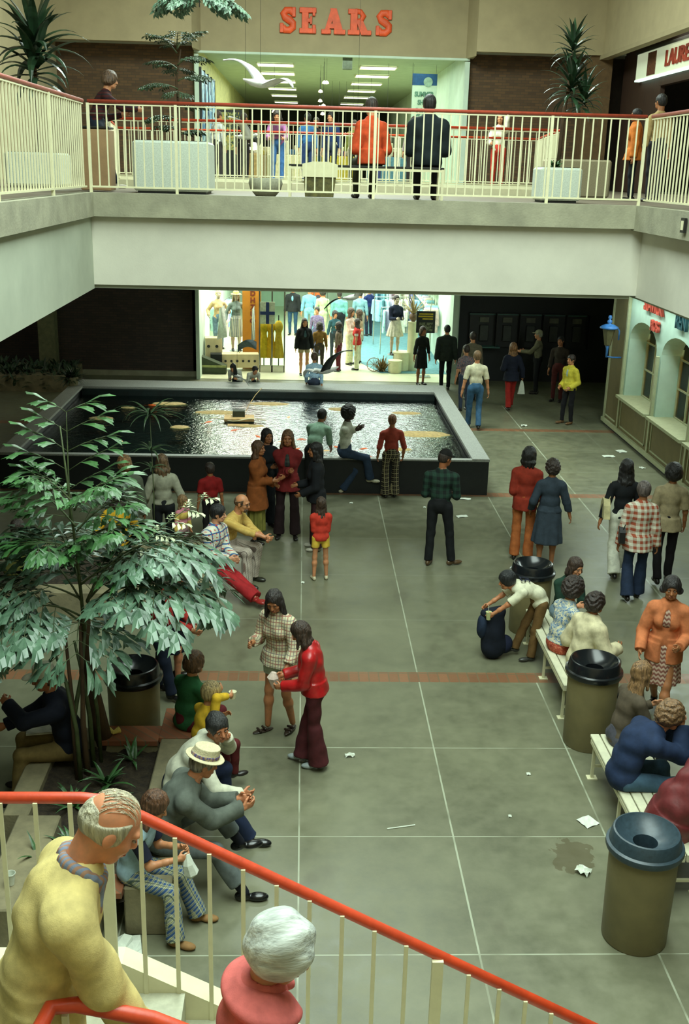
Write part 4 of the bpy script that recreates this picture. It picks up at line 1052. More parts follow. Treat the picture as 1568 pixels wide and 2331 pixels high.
    if sm:
        L = g('slen', .45); f = Field(.03)
        if sit:
            f.ell(P, (.17*fat, .13*fat, .13), Fp)
            for (Hj, K, An) in Lg: f.cap(Hj, K, .1, .085, k=.05); f.cap(K, K+(An-K)*g('sdrop', .3), .085, .08, k=.05, flat=1)
        else:
            f.cone(P+up1*.14, P+up1*.02-V3(0, 0, 1)*0, Fp, (.12*fat, .1*fat), (.165*fat, .125*fat))
            f.cone(P+up1*.03, P+V3(0, 0, -L), Fp, (.165*fat, .125*fat), (g('hemw', .2), g('hemw', .2)*.85), folds=g('folds', 9), amp=g('famp', .012), k=.02)
        np_mesh(g('sname', 'skirt'), [scale_mesh(*f.mesh(hc, wr=wr*.6, seed=sd0), s)], sm, root)
    # --- shirt / jacket / coat
    def top(mat, name, inf, slv, hem, openf=False, flat_bottom=True, neckz=.0, wrv=None):
        f = Field(.03); torso(f, inf)
        if name in ('jacket', 'coat', 'cardigan', 'blazer'): f.cone(P+up1*.12, P+up1*hem, Fp, (.135*fat+inf, .105*fat+inf), (.158*fat+inf, .122*fat+inf), k=.04)
        hemp = P+up1*hem
        if hem < -.08: f.cone(P+up1*.06, hemp-up1*.0, Fp, (.155*fat+inf, .115*fat+inf), (.165*fat+inf+g('coatw', .0), .13*fat+inf+g('coatw', .0)), k=.02, folds=7, amp=.005)
        for (S, E, Wr) in A:
            e1 = min(1, slv*2); En = S+(E-S)*e1; dn = nrm(E-S)
            r1 = .05*wid+inf; 
            if slv <= .5: f.cap(S, En+dn*.03, r1, .047+inf+.004, k=.03, cut=[(En, dn)])
            else:
                f.cap(S, E, r1, .044+inf, k=.03); e2 = (slv-.5)*2; En = E+(Wr-E)*e2; dn = nrm(Wr-E); f.cap(E, En+dn*.03, .044+inf, .033+inf, k=.02, cut=[(En, dn)])
        sub = Field(.01)
        f.cap(N+up3*.015-Fn[:, 1]*.0, N+up3*.2, .05, .06, sub=True, k=.008)
        if openf:
            f.cap(N+Fn[:, 1]*.13, hemp+Fp[:, 1]*.2, .035, .06, sub=True, k=.01)
        clip = [(hemp, -up1)] if not sit or hem > -.02 else None
        if sit and hem <= -.02: clip = [(P-up1*.11, -up1)]
        cl2 = clip
        np_mesh(name, [scale_mesh(*f.mesh(hc, wr=wr if wrv is None else wrv, seed=sd0+.7, clip=None if g('noclip') else [c for c in [(hemp, -up1)] if not (c is None)] if hem > -.3 else None), s)], mat, root)
    if g('shirt'): top(g('shirt'), g('tname', 'shirt'), g('tinf', .012), g('slv', .3 if g('jacket') else 1.0), g('hem', 0.02 if g('jacket') else -.04))
    if g('jacket'): top(g('jacket'), g('jname', 'jacket'), g('jinf', .024), g('jslv', 1.0), g('jhem', -.1), openf=g('open', True))
    if g('collar'):
        f = Field(.012); 
        for k in range(13):
            a = -PI*.42+k*(2*PI-PI*.16*1)/12.0; 
            p = N-up3*.005+Fn[:, 0]*.07*math.cos(a+PI/2)+Fn[:, 1]*.062*math.sin(a+PI/2)
            if k: f.cap(pp, p, .016, .016); 
            pp = p
        np_mesh('collar', [scale_mesh(*f.mesh(.007), s)], g('collar'), root)
    # --- socks and shoes
    shm = g('shoes', leather((30, 26, 22)))
    for i, (Hj, K, An) in enumerate(Lg):
        fa = fang[i] if g('fdir') is None else None
        fd = np.array((math.sin(fa), math.cos(fa), 0)) if fa is not None else nrm(np.array(g('fdir')[i], float))
        upf = nrm(V3(0, 0, 1)-fd*fd[2]); sx = np.cross(fd, upf); F = np.stack([sx, fd, upf], 1)
        toe = An+fd*.12-upf*.035; heel = An-fd*.045-upf*.035; bs = An-upf*.07
        if shm:
            f = Field(.02); f.ell(An+fd*.105-upf*.042, (.043, .085, .032), F); f.ell(An-fd*.02-upf*.032, (.036, .058, .042), F); f.cap(An-upf*.02, An+upf*(.01 if not g('boots') else .06), .036, .037, k=.02, flat=1)
            sole = [(bs, -upf)]
            sh_ = np_mesh('shoe', [scale_mesh(*f.mesh(max(.0065, hf*.8), clip=sole), s)], shm, root)
        if g('sandal'):
            f = Field(.01); f.ell(An+fd*.06-upf*.062, (.043, .13, .012), F); f.cap(An+fd*.11-upf*.04-sx*.04, An+fd*.11-upf*.04+sx*.04, .014, .014); f.cap(An+fd*.05-upf*.03-sx*.035, An+fd*.05-upf*.03+sx*.035, .014, .014)
            np_mesh('sandal', [scale_mesh(*f.mesh(.006), s)], g('sandal'), root)
        if g('barefoot') or g('sandal'):
            pass
        if g('socks'):
            f = Field(.01); f.cap(An, K+(An-K)*(1-g('sockh', .4)), .039, .05, flat=1); np_mesh('sock', [scale_mesh(*f.mesh(.009), s)], g('socks'), root)
    if g('extra'):
        g('extra')(root, dict(P=P, C=C, N=N, HC=HC, A=A, L=Lg, Fn=Fn, Fp=Fp, Fh=Fh, HP=HP, holds=holds, s=s, ks=ks, hc=hc))
    return root
def sl_vis(g, _): return g('slv', 1.0) < .95 or not g('shirt')
def scale_mesh(P, F, s): return P*s, F
def world_of(root, p, s):
    c, sn = math.cos(root.rotation_euler.z), math.sin(root.rotation_euler.z); p = np.array(p)*s
    return (root.location.x+c*p[0]-sn*p[1], root.location.y+sn*p[0]+c*p[1], root.location.z+p[2])
# ================================================================ THE CROWD
T = cloth
def sp(seat, H): return (seat+.085*H/1.72)/(H/1.72)   # pelvis height when seated, in adult units
DEN = (44, 62, 92); BLK = (24, 26, 28); NAVY = (30, 36, 48)
HB_, HD, HBK, HBL, HGR, HLB = (70, 50, 34), (42, 32, 26), (22, 19, 18), (150, 124, 84), (120, 112, 100), (104, 78, 50)
AW = [(.2, .05, .82), (-.2, .05, .82)]
# ---- extras
def bag(name, label, cat, mat, pts_fn, strap=None):
    def ex(root, J):
        r = thing(name, label, cat, (0, 0, 0)); pts_fn(r, J, mat, root)
    return ex
def free_thing(name, label, cat, root, p, s):
    return thing(name, label, cat, world_of(root, p, s), root.rotation_euler.z)
def shoulder_bag(label, mat, side, drop=.42, size=(.05, .15, .1)):
    def ex(root, J):
        s = J['s']; S = J['A'][0 if side > 0 else 1][0]; Fn = J['Fn']
        p = S+Fn[:, 0]*.09*side-Fn[:, 1]*.06-V3(0, 0, drop)
        r = free_thing('handbag', label, 'handbag', root, p, s)
        a, b, c = size; mb = MB(); mb.prism([(-b, -c), (b, -c), (b*.75, c*.4), (b*.3, c), (-b*.3, c), (-b*.75, c*.4)], -a, a, axis='x'); mb.build('bag_body', mat, r)
        top = (S-p+V3(0, 0, .06)); t2 = [float(x) for x in top]
        MB().tube([(0, b*.55, c*.5), (t2[0]*.9, t2[1]+.03, t2[2]*.6), (t2[0]*.55, t2[1], t2[2]+.01), (t2[0]*.9, t2[1]-.03, t2[2]*.6), (0, -b*.55, c*.5)], .007, 6).build('strap', mat, r, smooth=True)
        r.scale = (s,)*3
    return ex
def hand_thing(fn, side=0):
    def ex(root, J):
        fn(root, J, J['holds'][side])
    return ex
def cap_hat(mat, brim=True, tall=.07):
    def h(root, HP, Fh, s, ks):
        f = Field(.012); f.ell(HP(0, -.01, .05), (.088*ks, .106*ks, tall*ks+.02), Fh, cut=[(HP(0, 0, .035), -Fh[:, 2])])
        if brim: f.ell(HP(0, .11, .045), (.065*ks, .065*ks, .012*ks), Fh, k=.008)
        np_mesh('cap', [scale_mesh(*f.mesh(.006), s)], mat, root)
    return h
def glasses(mat):
    def ex(root, J):
        HP, s = J['HP'], J['s']; mb = MB()
        for sd in (1, -1):
            pts = [HP(.034*sd+.024*math.cos(a), .103-.01*abs(math.cos(a)), .0+.019*math.sin(a))*s for a in np.linspace(0, 2*PI, 15)]
            mb.tube(pts, .0022*s, 5, caps=False); mb.tube([HP(.058*sd, .095, .006)*s, HP(.079*sd, .03, .008)*s, HP(.082*sd, -.02, .0)*s], .0028*s, 5)
        mb.tube([HP(.011, .104, .003)*s, HP(0, .108, .006)*s, HP(-.011, .104, .003)*s], .0022*s, 5)
        mb.build('spectacles', mat, root, smooth=True)
    return ex
def multi(*fs):
    def ex(root, J):
        for f in fs: f(root, J)
    return ex
def cup_in_hand(label, side, m=None, straw=True, h=.1):
    def ex(root, J):
        p = J['holds'][side]; s = J['s']
        r = free_thing('paper_cup', label, 'cup', root, p-V3(0, 0, .05), s)
        MB().lathe([(.001, 0), (.026, 0), (.036, h), (.038, h), (.033, h-.004), (.001, h-.006)], 18).build('cup', m or M['cream'], r, smooth='auto')
        if straw: MB().tube([(0, 0, h*.6), (-.01, .01, h+.09)], .004, 6).build('straw', white, r)
    return ex

# ---- standing people on the plaza, mid distance
person('man from behind in dark green plaid shirt, dark cap and dark trousers', (2.08, 15.2, 0), -.25, H=1.78, hair='short', haircol=HD, wid=1.05, skin=(150, 96, 60),
       shirt=T((36, 62, 50), 'plaid', (22, 30, 28), None, 1.5), hem=.03, pants=T(BLK), flare=.012, arms=[(.17, .26, 1.0), (-.17, .26, 1.0)], feet=[(.2, .05, .07), (-.13, -.02, .07)], fang=(.9, .1),
       shoes=leather((84, 64, 40)), head=(.25, -.7, 0), hat=cap_hat(T((24, 24, 22)), True))
person('woman with square dark bob in rust-red top and orange flared slacks', (3.42, 15.5, 0), -.35, f=True, H=1.76, hair='bob', hairlen=.14, haircol=HBK, skin=SKT,
       shirt=T((138, 46, 30)), tinf=.02, hem=-.13, pants=T((172, 98, 52)), flare=.03, arms=[(.2, .16, .86), (-.1, .2, 1.05)], head=(.05, -.4, 0), extra=shoulder_bag('cream handbag held between the rust-red and the navy coated women', T((196, 188, 150)), 1, .52))
person('woman with round dark curls in long charcoal navy dress, behind the far trash can', (3.72, 15.15, 0), -.1, f=True, H=1.66, hair='puff', haircol=HD, skin=SKT, skirt=T((50, 60, 70)), shirt=T((46, 56, 66)), tinf=.02, hem=.0, slen=.5, hemw=.24, fat=1.12,
       sname='dress_skirt', tname='dress_bodice', arms=[(.34, .05, .82), (-.28, .1, .9)])
person('woman with very long black hair, black jumper and white flared trousers, walking away', (4.72, 14.8, 0), -.1, f=True, H=1.78, hair='long', hairlen=.36, haircol=(20, 18, 18), skin=SKT, shirt=T((20, 22, 24)), hem=-.03, pants=T((200, 200, 182)), flare=.045,
       feet=[(.07, .22, .07), (-.07, -.22, .12)], arms=[(.26, .1, .8), (-.32, -.05, .8)], extra=shoulder_bag('cream triangular shoulder bag on the woman with very long black hair', T((186, 176, 132)), -1, .30, (.045, .17, .13)))
person('grey-haired woman in red and white checked jacket and blue jeans, walking away', (4.70, 13.9, 0), -.1, f=True, H=1.70, hair='bowl', haircol=(84, 74, 70), skin=SKT, shirt=T((206, 204, 184), 'plaid', (150, 74, 50), None, 1.15), tinf=.03, hem=-.17, coatw=.02, pants=T((36, 48, 70)), flare=.05,
       feet=[(.09, .1, .07), (-.1, -.12, .1)], arms=[(.27, .0, .78), (-.27, .02, .78)], extra=shoulder_bag('black shoulder bag under the arm of the woman in checked jacket', leather((24, 24, 24)), -1, .36, (.04, .1, .11)))
person('person in beige short-sleeved tunic and dark slacks, at the right edge walking away', (5.34, 14.6, 0), -.15, f=True, H=1.76, hair='afro', haircol=HBK, curlamp=.004, skin=SKT, shirt=T((154, 140, 108)), tinf=.022, slv=.42, hem=-.13, coatw=.02, pants=T((28, 24, 28)), flare=.01, feet=[(.1, .1, .07), (-.1, -.22, .12)], arms=[(.25, .1, .84), (-.25, .02, .8)])
person('woman in orange cardigan and zigzag dress walking towards the stairs', (3.93, 10.4, 0), 2.75, f=True, q=2, H=1.68, hair='bob', hairlen=.03, haircol=(34, 30, 30), front=False, skin=SKT, skirt=T((140, 98, 84), 'zigzag', (186, 160, 140), (120, 66, 58), 1.1), shirt=T((140, 98, 84), 'zigzag', (186, 160, 140), (120, 66, 58), 1.1), slen=.42, hemw=.21, sname='dress_skirt', tname='dress_bodice',
       hem=.0, slv=.3, jacket=T((196, 116, 74)), jname='cardigan', jhem=-.16, open=True, jinf=.026, arms=[(.24, .22, .92), (-.16, .28, 1.05)], feet=[(.05, -.3, .16), (-.06, .26, .07)], shoes=leather((20, 20, 22)), head=(.1, .1, 0), fat=1.08, curl=(.4, 1.2))
# ---- at the right back
person('man in white T-shirt and blue jeans walking away beside the pool', (4.0, 24.3, 0), .05, H=1.80, hair='short', haircol=HLB, shirt=T((206, 200, 170)), slv=.42, hem=0.0, pants=T((60, 96, 128)), flare=.012, feet=[(.08, -.15, .1), (-.1, .12, .07)], arms=[(.3, .02, .8), (-.3, .02, .8)], q=1, face=False)
person('tall man in grey shirt walking away beyond the one in white T-shirt', (4.4, 27.6, 0), 0, H=1.76, hair='short', haircol=HD, shirt=T((104, 98, 80)), pants=T((50, 60, 70)), q=0)
person('dark-haired child in patterned top just left of the man in white T-shirt', (4.05, 26.3, 0), .3, H=1.62, f=True, hair='short', haircol=HD, shirt=T((120, 120, 130), 'floral', (80, 84, 100), (180, 120, 100)), slv=.4, pants=T((60, 70, 90)), q=0)
person('fair-haired woman in navy coat and bright red trousers with a white bag', (5.25, 26.5, 0), .1, f=True, H=1.66, hair='shag', haircol=(120, 84, 50), shirt=T((30, 34, 50)), tinf=.03, hem=-.16, coatw=.03, pants=T((160, 40, 34)), flare=.025, feet=[(.07, .2, .07), (-.09, -.22, .1)], q=0, arms=[(.3, 0, .85), (-.15, .2, 1.2)],
       extra=lambda root, J: MB().prism([(-.09, 0), (.09, 0), (.06, .2), (.02, .34), (-.02, .34), (-.05, .2)], -.03, .03, axis='y').build('plastic_bag', white, thing('plastic_bag', 'white plastic bag carried by the woman in red trousers', 'bag', world_of(root, J['holds'][0]-V3(0, 0, .36), J['s']))))
person('youth in bright yellow jacket standing with hands in pockets at the right', (6.37, 25.0, 0), 2.1, H=1.64, hair='boy', haircol=HD, shirt=T((170, 190, 190)), jacket=T((214, 200, 70)), jhem=-.06, pants=T((28, 28, 32)), arms=[(.17, .16, .95), (-.17, .16, .95)], q=1, feet=[(.1, .08, .07), (-.1, -.04, .07)], shoes=leather((110, 80, 50)))
person('man with pale cap and grey shirt using a telephone in the dark corner', (6.35, 28.6, 0), 1.2, H=1.7, hair='cap', haircol=(150, 150, 130), shirt=T((110, 108, 84)), pants=T(BLK), arms=[(.1, .4, 1.15), (-.1, .45, 1.15)], q=0, hat=cap_hat(T((150, 148, 124))))
person('dim figure in dark red trousers standing in shadow near the telephones', (6.7, 27.6, 0), 2.6, H=1.7, hair='short', haircol=HBK, skin=SKT, shirt=T((60, 52, 44)), pants=T((84, 36, 34)), q=0)
person('woman in knee-length dark dress at the right of the store entrance', (3.3, 29.6, 0), -2.7, f=True, H=1.60, hair='shag', hairlen=.12, haircol=HB_, skin=SKT, shirt=T((28, 32, 28)), skirt=T((28, 32, 28)), sname='dress_skirt', tname='dress_bodice', slen=.42, hem=0, hemw=.2, q=0)
person('man in dark suit seen from behind at the right of the store entrance', (3.9, 28.95, 0), .1, H=1.74, hair='short', haircol=HBK, jacket=T((40, 48, 40)), shirt=T(BLK), jhem=-.14, open=False, pants=T(BLK), q=0, wid=1.1)
# ---- people in the lower store doorway
G = 'shoppers inside the lower store'
person('long-haired woman in black jacket and white shorts in the store doorway', (.03, 30.7, .0), -2.9, f=True, H=1.62, hair='long', haircol=HD, shirt=T((70, 96, 104)), jacket=T((26, 28, 30)), jhem=-.12, pants=T((170, 156, 120)), plen=.25, q=0, group=G)
person('child in mustard brown shirt seen from behind in the store doorway', (.48, 31.3, .0), .2, H=1.42, hair='shag', hairlen=.1, haircol=HD, shirt=T((128, 96, 44)), pants=T((60, 54, 44)), q=0, group=G, kid=True)
person('dark-haired boy in purple patterned shirt in the store doorway', (.44, 34.2, .0), 2.8, H=1.52, hair='boy', haircol=HD, shirt=T((120, 104, 140), 'floral', (90, 80, 120), (160, 150, 170)), pants=T((90, 90, 120)), q=0, group=G)
person('woman with dark curls in teal blue top in the store doorway', (.98, 33.6, .0), -2.9, f=True, H=1.48, hair='puff', haircol=HBK, shirt=T((40, 76, 84)), pants=T((40, 50, 56)), q=0, group=G)
person('girl with brown hair and maroon trousers in the store doorway', (1.05, 31.4, .0), 1.2, f=True, kid=True, H=1.42, hair='shag', haircol=HD, shirt=T((120, 104, 88)), pants=T((96, 34, 44)), q=0, group=G)
person('woman in pale pink blouse and cream trousers in the store doorway', (1.42, 32.6, .0), -2.2, f=True, H=1.70, hair='shag', haircol=HB_, shirt=T((206, 176, 160)), pants=T((210, 206, 170)), flare=.02, q=0, group=G, arms=[(.1, .35, 1.1), (-.1, .35, 1.1)])
person('girl in red waistcoat over white with white flared trousers in the store doorway', (1.60, 31.7, .0), 1.4, f=True, H=1.50, hair='long', haircol=HD, shirt=T((200, 200, 190)), jacket=T((180, 46, 40)), jslv=.15, jhem=-.05, pants=T((214, 212, 180)), flare=.03, q=0, group=G)
person('tan suited person behind the pink blouse in the store doorway', (1.72, 32.9, .0), 1.2, f=True, H=1.62, hair='shag', haircol=HB_, shirt=T((170, 140, 110)), pants=T((190, 180, 150)), q=0, group=G)
UP = [('person in dark open jacket and blue jeans walking out of the store aisle', (-.38, 38.5), 3.0, dict(shirt=T((120, 170, 190)), jacket=T((34, 36, 36)), pants=T((40, 70, 96)))),
      ('person in pale blue suit walking down the store aisle', (.20, 38.2), 0, dict(shirt=T((120, 176, 200)), pants=T((130, 180, 200)))),
      ('person in lime green top deep in the store aisle', (.66, 37.4), 0, dict(f=True, hair='puff', shirt=T((180, 206, 150)), pants=T((190, 210, 160)))),
      ('heavy person in teal shirt and black trousers deep in the store aisle', (1.22, 36.9), 0, dict(shirt=T((110, 166, 160)), pants=T((26, 30, 34)), fat=1.25, wid=1.15)),
      ('person in blue-grey shirt at the right of the store aisle', (1.95, 37.3), .1, dict(shirt=T((130, 170, 176)), pants=T((150, 140, 120)))),
      ('person in orange top at the back of the store aisle', (.55, 42.0), 0, dict(f=True, shirt=T((210, 110, 60)), pants=T((80, 80, 90)))),
      ('person in navy by the right racks of the store aisle', (2.35, 38.6), .6, dict(shirt=T((30, 44, 90)), pants=T((40, 44, 60))))]
for lb, (x, y), rz, kw in UP: person(lb, (x, y, .0), rz, H=1.74, q=0, haircol=HD, group=G, **kw)
# ---- children at the pool's far rim
person('child with black hair leaning over the far pool rim, left one', (-1.62, 26.35, 0), 2.9, kid=True, H=1.25, hair='boy', haircol=HBK, shirt=T((210, 214, 206)), pants=T(NAVY), lean=1.0, arms=[(.12, .42, 1.02), (-.12, .42, 1.02)], q=0)
person('child in white shirt leaning over the far pool rim, right one', (-1.27, 26.3, 0), -2.8, kid=True, H=1.2, hair='boy', haircol=HBK, shirt=T((220, 222, 210)), pants=T(NAVY), lean=1.0, arms=[(.12, .42, 1.05), (-.12, .42, 1.05)], q=0)
person('boy in pale blue shirt sitting on the far pool rim with his back turned', (.28, 25.75, .12), 0, pose='sit', kid=True, H=1.45, pz=sp(.58, 1.45), hair='boy', haircol=HB_, shirt=T((140, 176, 206), 'floral', (170, 196, 214), None), pants=T((60, 70, 90)), feet=[(.1, .42, .25), (-.1, .42, .25)], arms=[(.22, -.12, .68), (-.22, .1, .68)], lean=.15, q=0)
# ---- along the near side of the pool
def scarf(root, J):
    s = J['s']; N, Fn = J['N'], J['Fn']
    MB().prism([(-.02, 0), (.02, 0), (.035, -.3), (0, -.34), (-.035, -.3)], 0, .01, axis='y').build('necktie', T((34, 44, 70)), root, loc=[float(v) for v in (N+Fn[:, 1]*.115-V3(0, 0, .02))*1.0], fix=True)
person('youth with black afro and white jacket sitting on the near pool edge', (.78, 18.95, 0), -1.75, pose='sit', H=1.74, pz=.80, hair='afro', haircol=HBK, skin=(62, 42, 32), shirt=T((204, 206, 190)), hem=-.05, pants=T((52, 68, 92)), flare=.03, lean=.1,
       feet=[(-.02, .48, .30), (.0, -.02, .07)], knee=[(.1, 1, .5), (-.1, 1, .2)], arms=[(-.05, .22, 1.22), (.05, .2, 1.2)], shoes=leather((200, 196, 170), .6), fang=(.1, -.5), noclip=True)
person('person in rust-red short-sleeved shirt and wide checked trousers facing the pool', (1.62, 18.72, 0), .1, H=1.52, hair='short', haircol=(110, 72, 44), skin=SKT, shirt=T((150, 62, 48)), slv=.55, hem=-.0, pants=T((38, 34, 30), 'lines', (170, 160, 120), (110, 100, 80), 1.5), flare=.05, arms=[(.26, .06, .86), (-.27, .06, .86)])
person('dark-haired person in sea-green shirt bending over the pool edge', (.22, 18.6, 0), -.4, H=1.68, hair='short', haircol=HBK, shirt=T((140, 172, 150)), slv=.6, pants=T((34, 36, 36)), lean=.75, arms=[(.14, .5, .85), (-.14, .5, .85)], skin=SKT)
person('woman with long brown hair in red jacket facing the stairs', (-.22, 16.4, 0), 3.1, f=True, H=1.76, hair='long', hairlen=.24, haircol=(96, 66, 40), skin=SKT, shirt=T((60, 66, 60), 'plaid', (34, 40, 40), None, .9), jacket=T((116, 34, 34)), jhem=-.14, pants=T((38, 24, 26)), flare=.04, arms=[(-.04, .26, 1.16), (.04, .22, 1.06)], feet=[(.13, 0, .07), (-.13, .02, .07)], q=1, curl=(1, 1))
person('woman with dark hair to her waist in black top and dark red flares', (.24, 15.85, 0), 1.6, f=True, H=1.70, hair='long', hairlen=.42, haircol=HBK, skin=SKT, shirt=T((24, 26, 30)), tinf=.025, hem=-.12, pants=T((52, 28, 30)), flare=.05, arms=[(.05, .3, 1.05), (-.12, .24, .95)], shoes=leather((160, 156, 140)))
person('girl with straight black hair in black, behind the rust-brown coat', (-.58, 16.9, 0), -2.6, f=True, H=1.66, hair='long', hairlen=.34, haircol=(22, 18, 18), skin=SKT, shirt=T((22, 26, 30)), pants=T((24, 28, 32)), flare=.04, arms=[(.06, .3, 1.15), (-.16, .1, .9)])
person('woman with brown hair in long rust-brown coat, talking', (-.70, 16.15, 0), -1.9, f=True, H=1.64, hair='long', hairlen=.25, haircol=(78, 52, 32), skin=SKT, shirt=T((134, 74, 34)), tinf=.03, hem=-.32, coatw=.04, tname='coat', skirt=T((120, 116, 54)), slen=.72, hemw=.17, arms=[(.0, .28, 1.1), (-.14, .26, 1.0)], famp=.02)
person('small girl with waist-length brown hair, red top and yellow shorts', (.29, 14.55, 0), .15, f=True, kid=True, H=1.22, hair='long', hairlen=.46, haircol=(54, 38, 28), shirt=T((190, 56, 40)), slv=.9, hem=-.07, coatw=.03, tinf=.02, pants=T((222, 186, 70)), plen=.24, arms=[(.05, .25, 1.1), (-.05, .25, 1.1)], shoes=leather((190, 180, 150), .6), front=False, feet=[(.13, 0, .07), (-.13, -.02, .07)])
# ---- sitters round the second planter
def beard(root, J):
    f = Field(.01); HP = J['HP']; f.ell(HP(0, .065, -.085), (.05, .04, .035), J['Fh']); f.ell(HP(0, .08, -.07), (.03, .02, .02), J['Fh'])
    np_mesh('beard', [scale_mesh(*f.mesh(.006, wr=.003, wf=60), J['s'])], hairm((70, 54, 40)), root)
person('bald bearded man with glasses in yellow shirt sitting with clasped hands', (-1.07, 14.55, 0), -2.05, pose='sit', H=1.80, pz=sp(.43, 1.8), hair='fringe', haircol=(90, 66, 44), fat=1.1, shirt=T((208, 176, 98), 'stripe', (196, 160, 84), None, 1.6), slv=.75, hem=-.05, pants=T((196, 186, 172), 'lines_sit', (70, 54, 50), (120, 90, 80), .7), flare=.03,
       lean=.45, arms=[(.02, .62, .72), (-.02, .60, .70)], feet=[(.15, .42, .07), (-.12, .36, .07)], curl=(1.0, 1.0), head=(.1, .15, 0), extra=multi(glasses(leather((30, 26, 22))), beard), q=2, shoes=leather((40, 40, 30)))
person('person with black hair in white cardigan with blue bands and red flared trousers', (-1.22, 13.95, 0), -2.15, pose='sit', H=1.72, pz=sp(.43, 1.72), hair='boy', haircol=(24, 22, 22), skin=(214, 160, 124), shirt=T((214, 212, 194), 'squares', (58, 100, 150), (190, 60, 50), 1.4), tinf=.024, hem=-.07, pants=T((160, 36, 40)), flare=.04,
       lean=.15, arms=[(.06, .34, .62), (-.06, .36, .60)], feet=[(.05, .86, .1), (.0, .80, .09)], knee=[(.2, .6, 1), (-.2, .6, 1)], shoes=leather((150, 40, 36)), head=(.1, .5, 0), q=2, curl=(.9, .9))
person('boy in dark red T-shirt and dark skirt-like shorts standing with his back turned', (-1.42, 16.1, 0), .3, kid=True, H=1.28, hair='boy', haircol=HD, skin=SKT, shirt=T((134, 26, 26)), slv=.4, tinf=.02, hem=.02, pants=T((28, 24, 24)), flare=.02)
person('long-haired person in pale grey top standing behind the palm', (-2.05, 15.3, 0), .2, f=True, H=1.62, hair='long', hairlen=.2, haircol=(96, 74, 50), skin=SKT, shirt=T((150, 150, 130)), tinf=.02, hem=.02, pants=T((26, 28, 30)), arms=[(.3, .1, .9), (-.3, .1, .9)])
person('small child in yellow and pink top near the second planter', (-1.75, 15.1, 0), -2.2, kid=True, f=True, H=1.06, hair='shag', haircol=(116, 88, 56), shirt=T((204, 176, 90), 'hstripe', (190, 120, 130), None, 2.4), slv=.8, pants=T((150, 120, 120)))
person('girl with dark hair in bright yellow dress sitting with her back turned', (-2.62, 14.72, 0), .2, pose='sit', f=True, H=1.60, pz=sp(.43, 1.6), hair='long', hairlen=.2, haircol=(38, 28, 24), shirt=T((222, 172, 44)), tinf=.024, hem=-.07, coatw=.03, skirt=T((222, 172, 44)), sname='dress_skirt', lean=.1, arms=[(.2, .3, .75), (-.25, .2, .8)])
person('curly brown-haired man in grey-green jacket beyond the girl in yellow', (-2.55, 15.0, 0), .3, H=1.66, hair='curly', haircol=(120, 86, 50), skin=(150, 96, 62), shirt=T((90, 96, 80)), tinf=.03, hem=-.12, pants=T((50, 50, 44)))
person('broad person in olive green shirt sitting at the far left with the back turned', (-3.62, 13.05, 0), .1, pose='sit', H=1.76, pz=sp(.43, 1.76), hair='short', haircol=HD, skin=(160, 96, 60), fat=1.2, wid=1.15, shirt=T((84, 84, 36)), hem=-.07, pants=T((60, 60, 44)))
# ---- near the big planter
person('man in brick-red shirt and dark jeans half hidden by the palm fronds', (-1.55, 10.95, 0), -1.9, H=1.62, hair='short', haircol=HD, skin=SKT, shirt=T((146, 38, 32)), hem=-.02, pants=T((26, 34, 52)), flare=.02, lean=.5, arms=[(.1, .45, .95), (-.1, .4, .9)], feet=[(.12, .2, .07), (-.1, -.1, .07)], shoes=leather((28, 26, 26)))
person('person in dark green jumper and navy skirt behind the palm fronds', (-1.4, 11.3, 0), -1.5, f=True, H=1.58, hair='shag', haircol=HB_, skin=(196, 134, 100), shirt=T((22, 70, 60)), skirt=T((26, 32, 46)), hem=0, slen=.5, hemw=.2, lean=.35, arms=[(.05, .4, .95), (-.1, .4, .9)])
person('boy with bushy brown hair in green sweater sitting on the planter wall', (-1.10, 9.42, 0), -.75, pose='sit', kid=True, H=1.46, pz=sp(.44, 1.46), hair='shag', hairlen=.03, haircol=(78, 54, 34), q=2, face=False, shirt=T((44, 96, 58)), tinf=.02, hem=-.08, pants=T((90, 30, 34)), lean=.25, arms=[(.12, .4, .85), (-.12, .4, .8)], feet=[(.1, .42, .2), (-.1, .42, .2)])
person('blond boy in yellow shirt lifting an ice cream on the planter wall', (-.92, 8.95, 0), -1.0, pose='sit', kid=True, H=1.32, pz=sp(.44, 1.32), hair='bowl', haircol=(150, 130, 88), q=2, face=False, shirt=T((222, 180, 50)), hem=-.08, pants=T((90, 34, 34)), lean=.3, arms=[(.10, .36, 1.28), (-.12, .36, .9)], slv=.9, feet=[(.1, .42, .2), (-.1, .42, .2)],
       curl=(.9, .6), extra=cup_in_hand('pale ice cream cup held up by the blond boy in yellow', 0, straw=False, h=.07), front=False, collar=T((222, 180, 50)))
person('dark-haired man in white shirt and jeans hunched on the planter wall, looking at the camera', (-1.06, 8.28, 0), -1.55, pose='sit', H=1.78, pz=sp(.43, 1.78), hair='boy', haircol=(36, 36, 36), q=2, skin=(190, 128, 92), shirt=T((206, 206, 184)), tinf=.02, hem=-.07, pants=T((34, 44, 70)), flare=.02, lean=.80, arms=[(.2, .55, .52), (-.14, .42, .86)], elbow=[(.5, .3, -.8), (-.5, .2, -.6)],
       feet=[(.17, .62, .07), (-.26, .36, .07)], knee=[(.2, .8, .5), (-.3, 1, .7)], head=(-.1, -1.05, .1), curl=(.5, 1.1), collar=T((206, 206, 184)), shoes=leather((20, 20, 22), .2), wr=.006)
